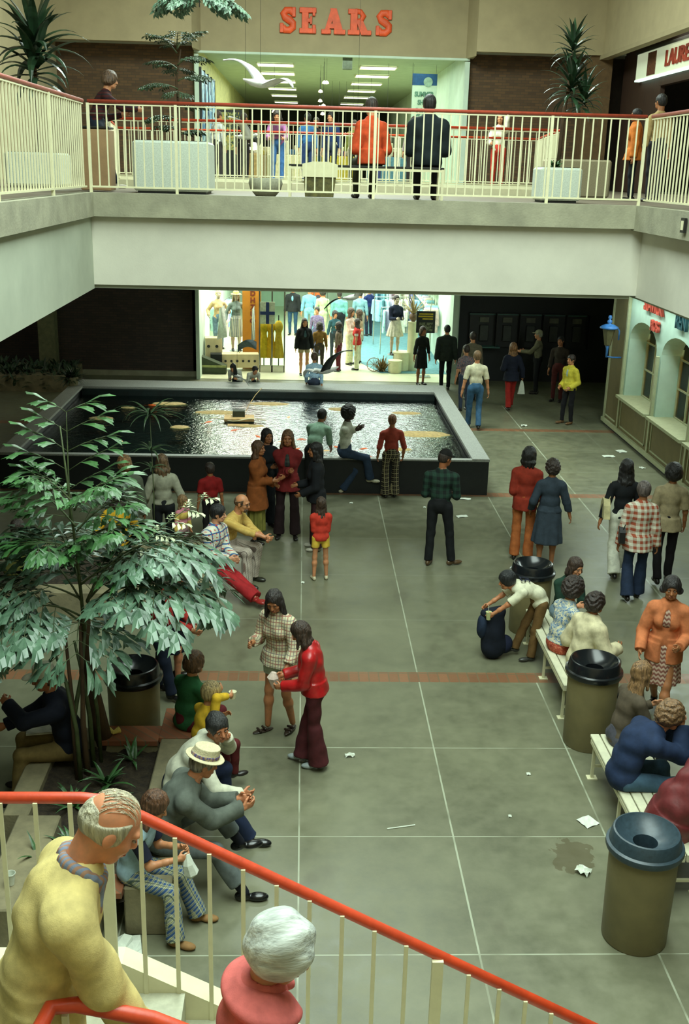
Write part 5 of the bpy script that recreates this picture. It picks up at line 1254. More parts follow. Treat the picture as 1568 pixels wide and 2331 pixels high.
def pork_hat(root, HP, Fh, s, ks):
    m = surf('hat_straw', (206, 196, 160), .8, .08, 60, .5, 120)
    f = Field(.006)
    def P3(x, y, z): return HP(x, y, z)
    c0, c1 = HP(0, -.01, .055), HP(0, -.015, .14)
    f.cone(c0, c1, Fh, (.094, .112), (.082, .100)); f.cone(HP(0, -.008, .052), HP(0, -.008, .062), Fh, (.135, .155), (.137, .157), k=.004); f.ell(HP(0, -.01, .075), (.093, .111, .03), Fh, k=.01)
    f.ell(HP(0, -.015, .15), (.06, .078, .018), Fh, sub=True, k=.006)
    o = np_mesh('straw_hat', [scale_mesh(*f.mesh(.0045), s)], m, root); o['label'] = 'cream straw hat with flat crown'
    b = Field(.004); b.cone(HP(0, -.01, .062), HP(0, -.011, .09), Fh, (.097, .115), (.095, .113)); np_mesh('hat_band', [scale_mesh(*b.mesh(.005), s)], T((150, 140, 120), 'floral', (60, 80, 130), (160, 70, 50), .8), o).parent = o
GREY = T((92, 98, 90))
person('man in grey suit and cream straw hat sitting with hands together on the planter wall', (-1.10, 7.52, 0), -1.42, pose='sit', H=1.80, pz=sp(.43, 1.8), hair='short', haircol=(130, 120, 104), q=2, skin=(196, 134, 96), shirt=T((80, 80, 80)), jacket=GREY, jhem=-.05, jinf=.03, open=True, pants=T((100, 108, 108)), flare=.022, lean=.62,
       arms=[(.05, .62, .70), (-.05, .60, .72)], feet=[(.24, .62, .07), (-.12, .62, .28)], knee=[(.2, 1, .4), (-.2, 1, .6)], head=(.15, .15, .0), curl=(.7, .7), hat=pork_hat, shoes=leather((18, 18, 20), .18), socks=T((22, 24, 34)), sockh=.55, plen=.88, wr=.006, palm=[(-.9, 0, .3), (.9, 0, .3)])
def napkin(root, J):
    r = free_thing('paper_bag', 'crumpled white paper bag in the lap of the child in checked trousers', 'bag', root, J['holds'][0]-V3(0, 0, .16), J['s'])
    MB().tube([(0, 0, .16), (.01, .01, .08), (0, .03, 0), (.0, .02, -.05)], [.02, .045, .06, .02], 7).build('bag_body', white, r)
person('child with long brown hair, pale blue overall top and blue checked flared trousers', (-1.27, 7.12, 0), -1.75, pose='sit', kid=True, f=True, H=1.50, pz=sp(.43, 1.5), hair='long', hairlen=.3, haircol=(84, 56, 38), front=False, q=2, face=True, shirt=T((32, 36, 54)), slv=.38, jacket=T((150, 176, 186)), jslv=.06, jhem=-.04, jname='overall_bib', open=False, jinf=.026,
       pants=T((190, 190, 150), 'plaid_sit', (54, 84, 130), (34, 60, 60), .62), flare=.035, lean=.3, arms=[(.1, .45, .78), (-.08, .42, .78)], feet=[(.26, .46, .07), (-.10, .56, .07)], head=(.45, .1, 0), curl=(.9, .9), shoes=leather((140, 104, 60), .8), extra=napkin)
def flatcap(root, HP, Fh, s, ks):
    f = Field(.012); f.cone(HP(0, -.01, .035), HP(0, -.01, .13), Fh, (.092, .108), (.08, .09)); f.ell(HP(0, .12, .045), (.075, .07, .01), Fh, k=.006)
    np_mesh('cap', [scale_mesh(*f.mesh(.005), s)], T((216, 214, 190)), root)['label'] = 'white peaked cap'
def paper_lap(root, J):
    r = free_thing('newspaper', 'folded white newspaper on the thigh of the man in the white cap', 'newspaper', root, (J['L'][0][0]+J['L'][0][1])/2+V3(0, .02, .09), J['s'])
    MB().box(-.07, .07, -.16, .16, 0, .012).build('pages', T((206, 204, 186)), r); MB().box(-.068, .068, -.15, .16, .014, .02).build('cover', T((186, 184, 170)), r)
person('man in white peaked cap, navy sweater and khaki trousers sitting at the left', (-2.14, 8.98, 0), 1.75, pose='sit', H=1.78, pz=sp(.42, 1.78), hair='short', haircol=(110, 90, 70), q=2, skin=(176, 116, 80), shirt=T((22, 26, 40)), tinf=.028, hem=-.06, pants=T((118, 100, 60)), flare=.02, lean=.3, fat=1.1, arms=[(.12, .56, .66), (-.1, .5, .98)], feet=[(.14, .42, .07), (-.14, .46, .07)],
       head=(.1, .0, 0), hat=flatcap, extra=paper_lap, curl=(.7, 1.0))
person('person in dark navy jacket at the lower left edge, mostly out of frame', (-2.62, 7.62, 0), 1.5, pose='sit', H=1.74, pz=sp(.43, 1.74), hair='short', haircol=HD, q=1, shirt=T((26, 30, 42)), tinf=.03, hem=-.07, pants=T((84, 84, 70)), lean=.7, arms=[(.12, .6, .66), (-.12, .55, .7)])
# ---- the two girls in the middle
person('girl with long wavy black hair, white plaid shirt and pale shorts', (-.20, 10.15, 0), 2.5, f=True, q=2, H=1.64, hair='long', hairlen=.34, haircol=(34, 28, 26), skin=(176, 120, 80), shirt=T((206, 198, 164), 'lines', (150, 86, 76), (96, 90, 96), 1.3), tinf=.026, slv=.86, hem=-.09, coatw=.025, pants=T((196, 206, 190)), plen=.26, arms=[(.16, .3, 1.12), (-.28, .26, .92)], palm=[None, (.3, -.2, -1)],
       feet=[(.10, .08, .07), (-.11, -.1, .09)], fang=(.4, -.2), shoes=None, sandal=leather((46, 34, 26)), head=(.42, .35, .05), curl=(.7, .3), fat=1.1, lean=.12, wr=.005)
def tissue(root, J):
    r = free_thing('paper_bag', 'crumpled translucent paper bag held by the girl in the shiny red jacket', 'bag', root, J['holds'][0]-V3(0, -.03, .05), J['s'])
    MB().tube([(0, 0, -.08), (.01, 0, -.02), (0, .01, .04), (.01, 0, .09)], [.015, .05, .06, .03], 7).build('bag_body', T((210, 190, 176)), r)
person('girl in shiny red jacket and maroon flared trousers, head bowed', (.16, 9.45, 0), 1.45, f=True, q=2, H=1.56, hair='long', hairlen=.2, haircol=(50, 36, 28), skin=(190, 130, 92), shirt=T((210, 206, 190)), hem=-.0, jacket=T((170, 28, 30), rough=.3), jhem=-.02, jinf=.026, open=False, pants=T((78, 34, 38)), flare=.07, lean=.16, arms=[(.12, .36, 1.02), (-.12, .34, 1.0)],
       feet=[(.08, .12, .07), (-.06, -.06, .07)], head=(.55, 0, 0), curl=(.8, .8), shoes=leather((150, 160, 160), .5), extra=tissue, wr=.006)
# ---- the benches at the right
def jersey(root, J):
    s = J['s']; Fn = J['Fn']; m = T((40, 44, 60)); p = (J['C']-Fn[:, 1]*.148+Fn[:, 2]*.02)*s
    o = text_mesh('57', .2*s, .004, 'jersey_number', m, root); mt = Matrix([[Fn[i, 0], Fn[i, 2], -Fn[i, 1]] for i in range(3)]).to_4x4(); mt.translation = Vector([float(v) for v in p]); o.matrix_local = mt; o['label'] = 'navy number on the back of the jersey'
    for S, E, Wr in J['A']:
        u = (E-S); q = S+u*.66; f = Field(.004); f.cap(q, q+u*.07, .0655, .064, flat=3); np_mesh('sleeve_band', [scale_mesh(*f.mesh(.006), s)], m, root)
person('boy with black hair in white jersey with navy sleeve bands, bending far forward', (2.82, 11.95, 0), 1.62, kid=True, q=2, H=1.40, hair='bowl', haircol=(22, 24, 26), skin=(184, 126, 86), cuffs=T((36, 44, 62)), shirt=T((214, 212, 184)), slv=.42, tinf=.02, hem=-.06, pants=T((108, 82, 48)), flare=.015, lean=1.32, arms=[(.10, .80, .72), (-.12, .72, .70)], elbow=[(.3, -.2, -1), (-.3, -.2, -1)],
       feet=[(.12, .2, .07), (-.1, -.02, .07)], knee=[(.1, 1, .3), (-.1, 1, .3)], head=(-.1, 0, 0), curl=(1.0, .8), shoes=leather((60, 60, 56)), extra=multi(jersey, cup_in_hand('pale green paper cup with a white straw in the hand of the boy in jersey', 1, surf('cup_green', (190, 196, 140), .6))), face=False, px=-.0, py=-.12)
bp_ = thing('backpack', 'tall dark navy backpack standing on the floor in front of the bending boy', 'backpack', (2.38, 11.98, 0), .3)
f = Field(.04); f.ell((0, 0, .33), (.15, .13, .33)); f.ell((.02, 0, .16), (.17, .14, .17)); f.cap((-.1, .02, .58), (.08, 0, .6), .07, .07); np_mesh('main_bag', [f.mesh(.013, wr=.008, wf=12)], T((22, 28, 40)), bp_)
f = Field(.03); f.ell((-.15, .02, .42), (.06, .08, .16)); np_mesh('side_pocket', [f.mesh(.011, wr=.004)], T((34, 46, 66)), bp_); f = Field(.03); f.ell((.16, -.03, .17), (.09, .09, .12)); np_mesh('front_pocket', [f.mesh(.011, wr=.004)], T((28, 34, 56)), bp_)
person('girl with centre-parted dark hair in dark green top, facing the camera past the bench', (3.28, 12.28, 0), -2.75, pose='sit', f=True, q=2, H=1.62, pz=sp(.45, 1.62), hair='long', hairlen=.12, haircol=(52, 38, 30), skin=(206, 150, 112), shirt=T((30, 56, 44)), hem=-.07, pants=T((110, 130, 140)), lean=.3, arms=[(.08, .42, .78), (-.08, .42, .8)], head=(.2, .15, 0))
person('woman with big dark curls in blue and white floral blouse on the far bench', (3.0, 11.25, 0), -1.25, pose='sit', f=True, q=2, face=False, H=1.66, pz=sp(.455, 1.66), hair='afro', haircol=(42, 32, 28), skin=SKT, shirt=T((150, 168, 178), 'floral', (206, 200, 170), (80, 110, 150), 1.2), tinf=.02, slv=.45, hem=.03, pants=T((178, 84, 62), 'floral', (160, 66, 50), (200, 120, 90)), lean=.25, arms=[(.16, .4, .72), (-.16, .4, .75)], fat=1.08)
person('woman with short dark curls in cream knitted jacket with wide collar', (3.16, 10.80, 0), -1.1, pose='sit', f=True, q=2, face=False, H=1.66, pz=sp(.455, 1.66), hair='curly', haircol=(40, 30, 26), skin=SKT, shirt=T((206, 196, 160)), tinf=.045, tname='knitted_jacket', hem=-.05, pants=T((120, 120, 110)), lean=.22, arms=[(.2, .35, .72), (-.22, .25, .66)], collar=T((206, 196, 160)), wr=.006)
hbg = thing('handbag', 'glossy black handbag with tall loop handles on the bench beside the cream jacket', 'handbag', (3.42, 11.12, .45), .4)
MB().prism([(-.16, 0), (.16, 0), (.13, .2), (-.13, .2)], -.05, .05, axis='y').build('bag_body', leather((22, 22, 22), .2), hbg); MB().tube([(-.08, 0, .2), (-.07, 0, .36), (0, 0, .42), (.07, 0, .36), (.08, 0, .2)], .012, 8).build('handle', leather((22, 22, 22), .2), hbg, smooth=True)
person('person with very long light brown hair sitting on the near bench behind the trash can', (3.12, 9.12, 0), -1.35, pose='sit', f=True, q=2, face=False, H=1.66, pz=sp(.455, 1.66), hair='long', hairlen=.44, haircol=(122, 92, 60), skin=(206, 150, 112), shirt=T((84, 74, 60)), hem=-.07, pants=T((80, 80, 90)), lean=.3, arms=[(.12, .4, .8), (-.12, .4, .8)])
def snack(root, J):
    r = free_thing('snack', 'small orange snack held up to the mouth of the man in denim', 'food', root, J['holds'][1]+V3(0, .0, .03), J['s'])
    MB().tube([(-.03, 0, 0), (0, 0, .01), (.03, 0, 0)], [.012, .02, .012], 8).build('snack', surf('snack_orange', (206, 130, 50), .6, .3, 60, .5), r, smooth=True)
person('man with curly brown hair in dark denim jacket leaning forward to eat', (2.95, 8.42, 0), -1.50, pose='sit', q=2, H=1.80, pz=sp(.455, 1.8), hair='curly', haircol=(112, 84, 56), skin=(196, 136, 100), shirt=T((34, 48, 76)), tinf=.032, tname='denim_jacket', hem=-.07, pants=T((66, 92, 112)), flare=.02, lean=.5, hunch=.5, arms=[(.02, .46, .98), (-.06, .46, .98)], elbow=[(.5, .1, -1), (-.5, .1, -1)], head=(.15, 0, 0), curl=(1.0, .9),
       feet=[(.15, .5, .07), (-.15, .5, .07)], extra=snack, wr=.005, wid=1.0, noclip=True)
person('person in maroon windcheater bent forward at the right edge of the picture', (3.17, 7.72, 0), -1.62, pose='sit', q=2, H=1.82, pz=sp(.455, 1.82), hair='short', haircol=HBK, skin=SKT, shirt=T((104, 38, 40), rough=.5), tinf=.065, tname='windcheater', hem=-.09, pants=T((40, 44, 50)), lean=.85, arms=[(.2, .55, .62), (-.2, .55, .62)], wr=.009, wid=1.1, fat=1.05, noclip=True)
# ---- foreground: on the stair
def strands(root, J):
    HP, s = J['HP'], J['s']; mb = MB()
    for k in range(60):
        u = -.9+1.8*k/59; b = .062*u+R.uniform(-.003, .003); pts = []
        for t in np.linspace(-.75, R.uniform(.25, .75), 9):
            r = math.sqrt(max(0, 1-u*u*.72-t*t*.96)); pts.append(HP(b+.006*math.sin(4*t+k), -.012+.094*t, .022+.0935*r+.0015)*s)
        mb.tube([tuple(p) for p in pts], [.0012]*8+[.0004], 4)
    o = mb.build('combed_hair', hairm((196, 188, 164)), root); o['label'] = 'thin white hair combed over the bald crown'
def stripcollar(root, J):
    strands(root, J)
    f = Field(.012); N, Fn = J['N'], J['Fn']; up = Fn[:, 2]
    for k in range(15):
        a = -PI*.92+k*(PI*1.84)/14; p = N+up*(.035-.035*max(0, math.cos(a)))+Fn[:, 0]*.074*math.sin(a)+Fn[:, 1]*(.076*math.cos(a)+.012)
        if k: f.cap(pp, p, .019, .019); f.cap(pp-up*.03, p-up*.03, .022, .022)
        pp = p
    for sd in (1, -1): f.cap(N+Fn[:, 1]*.085+Fn[:, 0]*.03*sd-up*.01, N+Fn[:, 1]*.115+Fn[:, 0]*.06*sd-up*.09, .016, .010)
    np_mesh('shirt_collar', [scale_mesh(*f.mesh(.0055), J['s'])], T((120, 130, 150), 'stripe', (150, 116, 96), None, .8), root)
person('balding white-haired old man in cream yellow cardigan coming down the stair', (-.86, 2.98, LZ-.04), -1.32, q=2, H=1.74, hair='fringe', haircol=(176, 170, 146), skin=(206, 142, 106), shirt=T((120, 130, 150), 'stripe', (150, 116, 96), None, .8), tinf=.014, slv=.6, jacket=T((206, 188, 124)), jname='cardigan', jinf=.028, jhem=-.12, open=True, pants=T((28, 26, 28)), lean=.30, hunch=.12, fat=1.0,
       wid=.96, arms=[(.15, .34, .80), (-.12, .22, .84)], elbow=[(.05, -.7, -1), (-.05, -.7, -1)], head=(.55, 0, 0), extra=stripcollar, wr=.008, feet=[(.1, .12, .07), (-.1, -.05, .07)])
def earring(root, J):
    HP, s = J['HP'], J['s']; MB().lathe([(.001, -.009), (.008, -.004), (.009, .002), (.005, .008), (.001, .009)], 12).build('earring', surf('pearl', (210, 206, 196), .2), root, smooth=True, loc=[float(v) for v in HP(.086, -.008, -.05)*s])
def bigcollar(root, J):
    f = Field(.03); N, Fn = J['N'], J['Fn']; up = Fn[:, 2]
    for k in range(41):
        a = -PI*.86+k*(PI*1.72)/40; ex = .018*(1-math.cos(a)); p = N-up*(-.012+.03*max(0, -math.cos(a)))+Fn[:, 0]*.088*math.sin(a)+Fn[:, 1]*(-.085*math.cos(a)+.012); p2 = p+Fn[:, 0]*.075*math.sin(a)-Fn[:, 1]*.05*math.cos(a)-up*.03
        f.cap(p, p2, .014, .011)
        if k: f.cap(pp, p, .012, .012); f.cap(pp2, p2, .009, .009); f.cap((pp+pp2)/2, (p+p2)/2, .011, .011)
        pp, pp2 = p, p2
    for sd in (1, -1):
        a0 = N+Fn[:, 1]*.09+Fn[:, 0]*.06*sd-up*.03; f.cap(a0, N+Fn[:, 1]*.115+Fn[:, 0]*.10*sd-up*.12, .022, .007)
    np_mesh('collar', [scale_mesh(*f.mesh(.0055), J['s'])], T((198, 100, 96)), root)
person('white-haired old woman with glasses in pink jacket going down the stair', (-.17, 3.0, LZ-.42), -1.38, f=True, q=2, H=1.60, hair='puff', curlamp=.0065, hairf=26, haircol=(186, 192, 186), skin=(186, 132, 100), shirt=T((198, 100, 96)), tname='jacket', tinf=.03, hem=-.12, pants=T((90, 90, 96)), lean=.12, hunch=.06, fat=.98, wid=.95,
       arms=[(.16, .22, .82), (-.16, .22, .82)], head=(.35, -.3, 0), extra=multi(glasses(leather((24, 30, 44))), bigcollar, earring), wr=.006)
# ---- upper floor
def jeans_back(*a): pass
person('man with collar-length hair in maroon patterned sweater leaning on the bridge corner rail', (-2.86, 16.2, FZ), -1.2, H=1.62, hair='shag', hairlen=.02, haircol=(84, 62, 44), shirt=T((70, 28, 28), 'hstripe', (40, 30, 34), None, .7), pants=T((26, 32, 44)), flare=.01, lean=.45, py=-.12, arms=[(.05, .5, 1.18), (-.12, .3, 1.1)], feet=[(.12, .12, .07), (-.1, -.1, .07)], shoes=leather((204, 196, 180), .7), collar=T((214, 210, 196)), q=1)
person('woman in rust-orange coat sitting on the upper bench with her back turned', (.88, 14.95, FZ), .15, pose='sit', f=True, H=1.66, pz=sp(.425, 1.66), hair='short', haircol=HD, shirt=T((190, 72, 36)), tinf=.03, tname='coat', hem=-.07, coatw=.06, pants=T((50, 54, 34)), lean=.2, arms=[(.14, .3, .72), (-.14, .3, .72)], q=1, face=False, wr=.007, wid=.95)
person('man in dark overcoat sitting on the upper bench with his back turned', (1.62, 14.95, FZ), -.1, pose='sit', H=1.76, pz=sp(.425, 1.76), hair='short', haircol=HBK, shirt=T((20, 30, 32)), tinf=.045, tname='overcoat', hem=-.07, coatw=.06, pants=T((26, 26, 28)), lean=.18, arms=[(.14, .3, .72), (-.14, .3, .72)], q=1, face=False, wid=1.0, wr=.006, socks=T((200, 196, 180)))
person('woman in white blouse at the right of the pool opening on the upper floor', (4.25, 24.75, FZ), 2.9, f=True, H=1.62, hair='long', hairlen=.14, haircol=(70, 48, 34), shirt=T((214, 208, 186)), pants=T((190, 60, 44)), arms=[(.16, .3, 1.05), (-.14, .1, 1.4)], q=0, lean=.1)
person('woman in purple top and jeans leaning on the far upper rail', (-.62, 24.85, FZ), 3.1, f=True, H=1.64, hair='bob', haircol=HD, shirt=T((150, 96, 140)), pants=T((60, 100, 150)), lean=.7, py=-.2, arms=[(.16, .38, 1.02), (-.16, .38, 1.02)], q=0)
GU = 'shoppers at the upper store entrance'
for lb, x, y, rz, kw in [('person in blue shirt with black hair beyond the upper rail', .05, 28.2, .4, dict(shirt=T((60, 110, 160)), pants=T((40, 60, 100)), haircol=HBK)),
                         ('person in navy blue jacket standing at the upper store entrance', .62, 27.6, 2.6, dict(shirt=T((30, 50, 90)), pants=T((40, 50, 70)), haircol=HBK)),
                         ('person in dark clothes just left of the orange coat, far behind', .28, 30.5, 2.9, dict(shirt=T((40, 40, 44)), pants=T((30, 60, 70)))),
                         ('person in pale lilac shirt between the two sitters, inside the upper store', 1.75, 28.2, 3.0, dict(shirt=T((190, 190, 200)), pants=T((70, 80, 120)), f=True)),
                         ('person in olive shirt beyond the upper store threshold', 1.35, 31.5, .3, dict(shirt=T((120, 124, 60)), pants=T((60, 60, 50)))),
                         ('person in pale pink cardigan right of the man in overcoat, inside the upper store', 2.72, 28.5, 2.7, dict(shirt=T((206, 180, 180)), pants=T((50, 46, 44)), f=True)),
                         ('person in dark brown coat at the left of the upper store entrance', -1.6, 29.2, -.6, dict(shirt=T((50, 40, 34)), pants=T((40, 36, 34)))),
                         ('person in white top at the far left of the upper entrance', -2.2, 28.4, -.8, dict(shirt=T((206, 210, 206)), pants=T((60, 56, 54)), f=True))]:
    person(lb, (x, y, FZ), rz, H=1.66, q=0, group=GU, **kw)
person('person with orange shawl on the right upper walkway behind the corner post', (5.35, 18.2, FZ), 1.3, f=True, H=1.40, hair='short', haircol=HBK, skin=SKT, shirt=T((196, 110, 40)), tinf=.04, hem=-.16, coatw=.05, pants=T((26, 30, 34)), q=0)
person('dark-haired person with a pale bag on the right upper walkway', (5.5, 17.5, FZ),   .4, H=1.58, hair='short', haircol=HBK, skin=SKT, shirt=T((176, 150, 100)), pants=T((30, 30, 34)), q=0)
# ================================================================ SIGN AND UPPER STORE
orange = surf('sign_orange', (222, 84, 36), .55, .12, 5, .1)
LT = thing('store_sign', 'large orange raised letters of the store name on the beige fascia', 'sign', (.72, 29.68, 9.28))
def slab_letters():
    class LB(MB):
        c = 0
        def box(s, x0, x1, y0, y1, z0, z1, **k):
            s.c += 1; e = .0025*s.c; return MB.box(s, x0, x1, y0-e, y1+e, z0-e*.2, z1+e*.2, **k)
        def prism(s, poly, a, b, axis='z', mi=0):
            s.c += 1; e = .0025*s.c; return MB.prism(s, poly, a-e, b+e, axis, mi)
    """fat slab-serif capitals built as outlines, in letter units of height 1"""
    def S(mb, x):
        pts = [(.58, .76), (.46, .88), (.28, .87), (.17, .74), (.24, .60), (.42, .50), (.56, .38), (.56, .22), (.42, .11), (.24, .11), (.13, .24)]
        mb.tube([(x+a, 0, b) for a, b in pts], [.045, .05, .05, .05, .052, .055, .052, .05, .05, .05, .045], 16, r2=2.9)
        mb.box(x+.52, x+.68, -.05, .05, .62, 1.0, bev=.02); mb.box(x+.02, x+.18, -.05, .05, 0, .38, bev=.02)
    def E(mb, x):
        mb.box(x+.10, x+.38, -.05, .05, 0, 1, bev=.015); mb.box(x, x+.70, -.05, .05, 0, .20, bev=.015); mb.box(x, x+.70, -.05, .05, .80, 1, bev=.015)
        mb.box(x+.3, x+.52, -.05, .05, .43, .58, bev=.015); mb.box(x+.54, x+.68, -.05, .05, 0, .34, bev=.015); mb.box(x+.54, x+.66, -.05, .05, .68, 1, bev=.015); mb.box(x+.44, x+.53, -.05, .05, .36, .66, bev=.01)
    def A(mb, x):
        mb.prism([(x+.05, 0), (x+.24, 0), (x+.48, .78), (x+.36, 1)], -.05, .05, axis='y'); mb.prism([(x+.32, 1), (x+.58, 1), (x+.90, 0), (x+.54, 0), (x+.36, .68)], -.05, .05, axis='y')
        mb.box(x+.20, x+.66, -.05, .05, .22, .40); mb.box(x-.04, x+.36, -.05, .05, 0, .18, bev=.015); mb.box(x+.48, x+.96, -.05, .05, 0, .18, bev=.015)
    def Rr(mb, x):
        mb.box(x+.10, x+.40, -.05, .05, 0, 1, bev=.015); mb.box(x, x+.50, -.05, .05, 0, .19, bev=.015); mb.box(x, x+.3, -.05, .05, .81, 1, bev=.015)
        mb.tube([(x+.3, 0, .92), (x+.52, 0, .90), (x+.64, 0, .74), (x+.54, 0, .56), (x+.3, 0, .5)], [.05, .05, .055, .05, .05], 14, r2=2.2)
        mb.prism([(x+.34, .55), (x+.62, .55), (x+.90, .0), (x+.56, .0)], -.05, .05, axis='y'); mb.box(x+.56, x+.98, -.05, .05, 0, .18, bev=.015)
    k = .60; X = -2.38
    for fn, wd in ((S, .80), (E, .92), (A, 1.02), (Rr, 1.10), (S, .8)):
        mb = LB(); fn(mb, 0); mb.v = [(v[0]*k*1.02, v[1]*1.1, v[2]*k) for v in mb.v]
        mb.build('letter', orange, LT, smooth=False, loc=(X*k+.0, 0, -.30)); X += wd*1.06
slab_letters()
panel_m = glow('fluorescent_panel', (255, 255, 235), 2.5)
def panels(x, ys, z, wd, ln, lab):
    for i, y in enumerate(ys):
        r = thing('ceiling_light', '%s fluorescent ceiling panel of the %s row in the upper store' % (('nearest', 'second', 'third', 'fourth', 'fifth', 'sixth', 'seventh', 'eighth')[i], lab), 'light', (x, y, z), group='fluorescent panels in the upper store')
        MB().box(-wd/2, wd/2, -ln/2, ln/2, -.02, 0).build('diffuser', panel_m, r)
        fr = MB()
        for a in ((-wd/2-.03, -wd/2, -ln/2-.03, ln/2+.03), (wd/2, wd/2+.03, -ln/2-.03, ln/2+.03), (-wd/2, wd/2, -ln/2-.03, -ln/2), (-wd/2, wd/2, ln/2, ln/2+.03)): fr.box(*a, -.03, 0)
        fr.build('frame', M['cream'], r)
YS = [30.45, 34.2, 37.2, 40.6, 44.2, 48.2, 53]
panels(-.92, YS, 8.61, 1.05, .95, 'left'); panels(2.12, YS, 8.61, 1.05, .95, 'right')
bulb = glow('warm_bulb', (255, 240, 190), 4)
for i, (x, y, z) in enumerate([(.5, 32, 8.0), (.56, 32, 8.0), (.42, 34, 7.9), (.44, 36, 7.75), (.46, 38.5, 7.7), (.5, 33, 7.45), (.5, 34.5, 7.3), (-.95, 34, 7.3), (2.15, 38, 7.9), (3.0, 32.5, 6.95), (2.35, 33, 6.75), (.9, 40, 6.9), (1.15, 40, 6.9), (1.4, 40, 6.9), (1.65, 40, 6.9)]):
    r = thing('pendant_lamp', 'small warm lamp inside the upper store, '+['one of a pair near the entrance', 'its twin near the entrance', 'under the first row gap', 'second along the middle line', 'far along the middle line', 'middle height in the centre', 'lower centre', 'left of centre', 'at the right panels', 'right, beside the hanging banner', 'low at the right of centre', 'first of four in a far row', 'second of four in a far row', 'third of four in a far row', 'last of four in a far row'][i], 'lamp', (x, y, z), group='small lamps in the upper store')
    MB().lathe([(.001, .05), (.05, .02), (.07, -.03), (.001, -.05)], 12).build('bulb', bulb, r, smooth=True); MB().box(-.004, .004, -.004, .004, .04, 8.62-z).build('cord', M['darkmetal'], r)
ob = thing('table_lamp', 'round white glowing table lamp behind the bridge rail, left of centre', 'lamp', (-1.42, 30.6, FZ)); MB().lathe([(.001, 1.02), (.1, 1.0), (.16, .93), (.17, .88), (.1, .82), (.001, .8)], 20).build('shade', glow('lamp_white', (255, 246, 214), 2.2), ob, smooth=True); MB().lathe([(.08, 0), (.02, .04), (.02, .8)], 12).build('stand', M['darkmetal'], ob)
bn = thing('banner', 'white hanging banner with dark blue top and green lettering in the upper store', 'banner', (3.4, 33, 7.6))
MB().box(-.36, .36, -.01, .01, -1.0, .47).build('cloth', surf('banner_white', (206, 226, 206), .8, .03), bn); MB().box(-.36, .36, -.02, -.01, .47, .78).build('top_band', surf('banner_blue', (40, 84, 130), .8), bn); MB().box(-.33, -.325, -.004, .004, .78, 1.02).box(.325, .33, -.004, .004, .78, 1.02).build('cord', M['darkmetal'], bn)
MB().lathe([(.001, 0), (.13, 0), (.13, .012), (.001, .012)], 24).build('emblem', surf('emblem_pale', (150, 180, 160), .8), bn, rot=(PI/2, 0, 0), loc=(.1, -.02, .56))
tg = surf('banner_letter', (96, 140, 120), .8)
for t_, z_, s_ in (('SUMMER', .22, .18), ('SHOP', .0, .18), ('SALE', -.27, .3)): text_mesh(t_, s_, .004, 'lettering', tg, bn, (0, -.02, z_), (PI/2, 0, 0), .8, .008)
def bluepane():
    t = NT('blue_figured_panel'); X, Y, Z = t.sep(); s = t.math('SUBTRACT', Z, 0)
    n = t.noise(3.2, 4, .6, stretch=(1, 2.2, .8)); c = t.mix(t.ramp(n, .46, .5), col(206, 236, 236), col(60, 120, 176)); c = t.mix(t.ramp(t.noise(2, 2), .6, .62), c, col(24, 60, 110))
    t.base(c); t.rough(.5); return t.m
wp = thing('display_screen', 'tall blue and white patterned screen along the left wall of the upper store', 'screen', (-2.74, 32.0, FZ))
for i in range(4): MB().box(-.03, .02, -2.2+i*1.1+.02, -1.14+i*1.1, .1, 2.75).build('panel', bluepane(), wp)
fb = MB()
for i in range(5): fb.box(-.03, .035, -2.22+i*1.1, -2.18+i*1.1, 0, 2.8)
fb.build('frame', M['darkmetal'], wp)
db = thing('display_board', 'black-framed poster board behind the rail at the left of the upper entrance', 'board', (-2.1, 31.2, FZ)); MB().box(-.36, .36, -.03, .03, .7, 1.85).build('frame', M['darkmetal'], db); MB().box(-.3, .3, -.04, -.03, .8, 1.78).build('poster', T((150, 150, 90), 'floral', (60, 70, 60), (190, 160, 80), 3), db); MB().box(-.3, .3, -.02, .02, 0, .7).build('stand', M['darkmetal'], db)
cbox = thing('loudspeaker', 'small square grey box hanging under the upper store ceiling', 'loudspeaker', (1.1, 31.2, 8.41)); MB().box(-.13, .13, -.1, .1, -.13, .2, bev=.01).build('case', surf('speaker_grey', (110, 122, 104), .7), cbox)
# display tables with goods in the upper store
for i, (x, y, c1, c2) in enumerate([(-1.8, 32.5, (170, 140, 90), (90, 70, 50)), (-.6, 33.5, (200, 190, 150), (60, 90, 120)), (.9, 34.0, (180, 160, 60), (70, 60, 90)), (2.4, 33.2, (90, 130, 150), (120, 80, 60)), (-1.6, 37, (120, 100, 70), (150, 130, 60)), (.6, 38, (90, 100, 80), (160, 90, 70)), (2.6, 38, (150, 140, 120), (60, 80, 70))]):
    r = thing('display_table', ('draped goods table %s in the upper store' % ['at the near left', 'left of centre', 'near the centre with yellow goods', 'at the near right', 'deeper at the left', 'deeper in the centre', 'deeper at the right'][i]), 'table', (x, y, FZ), .2*i, 'goods tables in the upper store')
    MB().box(-.5, .5, -.35, .35, .0, .75, bev=.03).build('drape', T(c1), r)
    for k in range(5): MB().box(-.42+.18*k, -.28+.18*k, -.2, .2, .75, .9+.12*(k % 3), bev=.02).build('goods', T(c2) if k % 2 else T((200, 190, 160)), r)
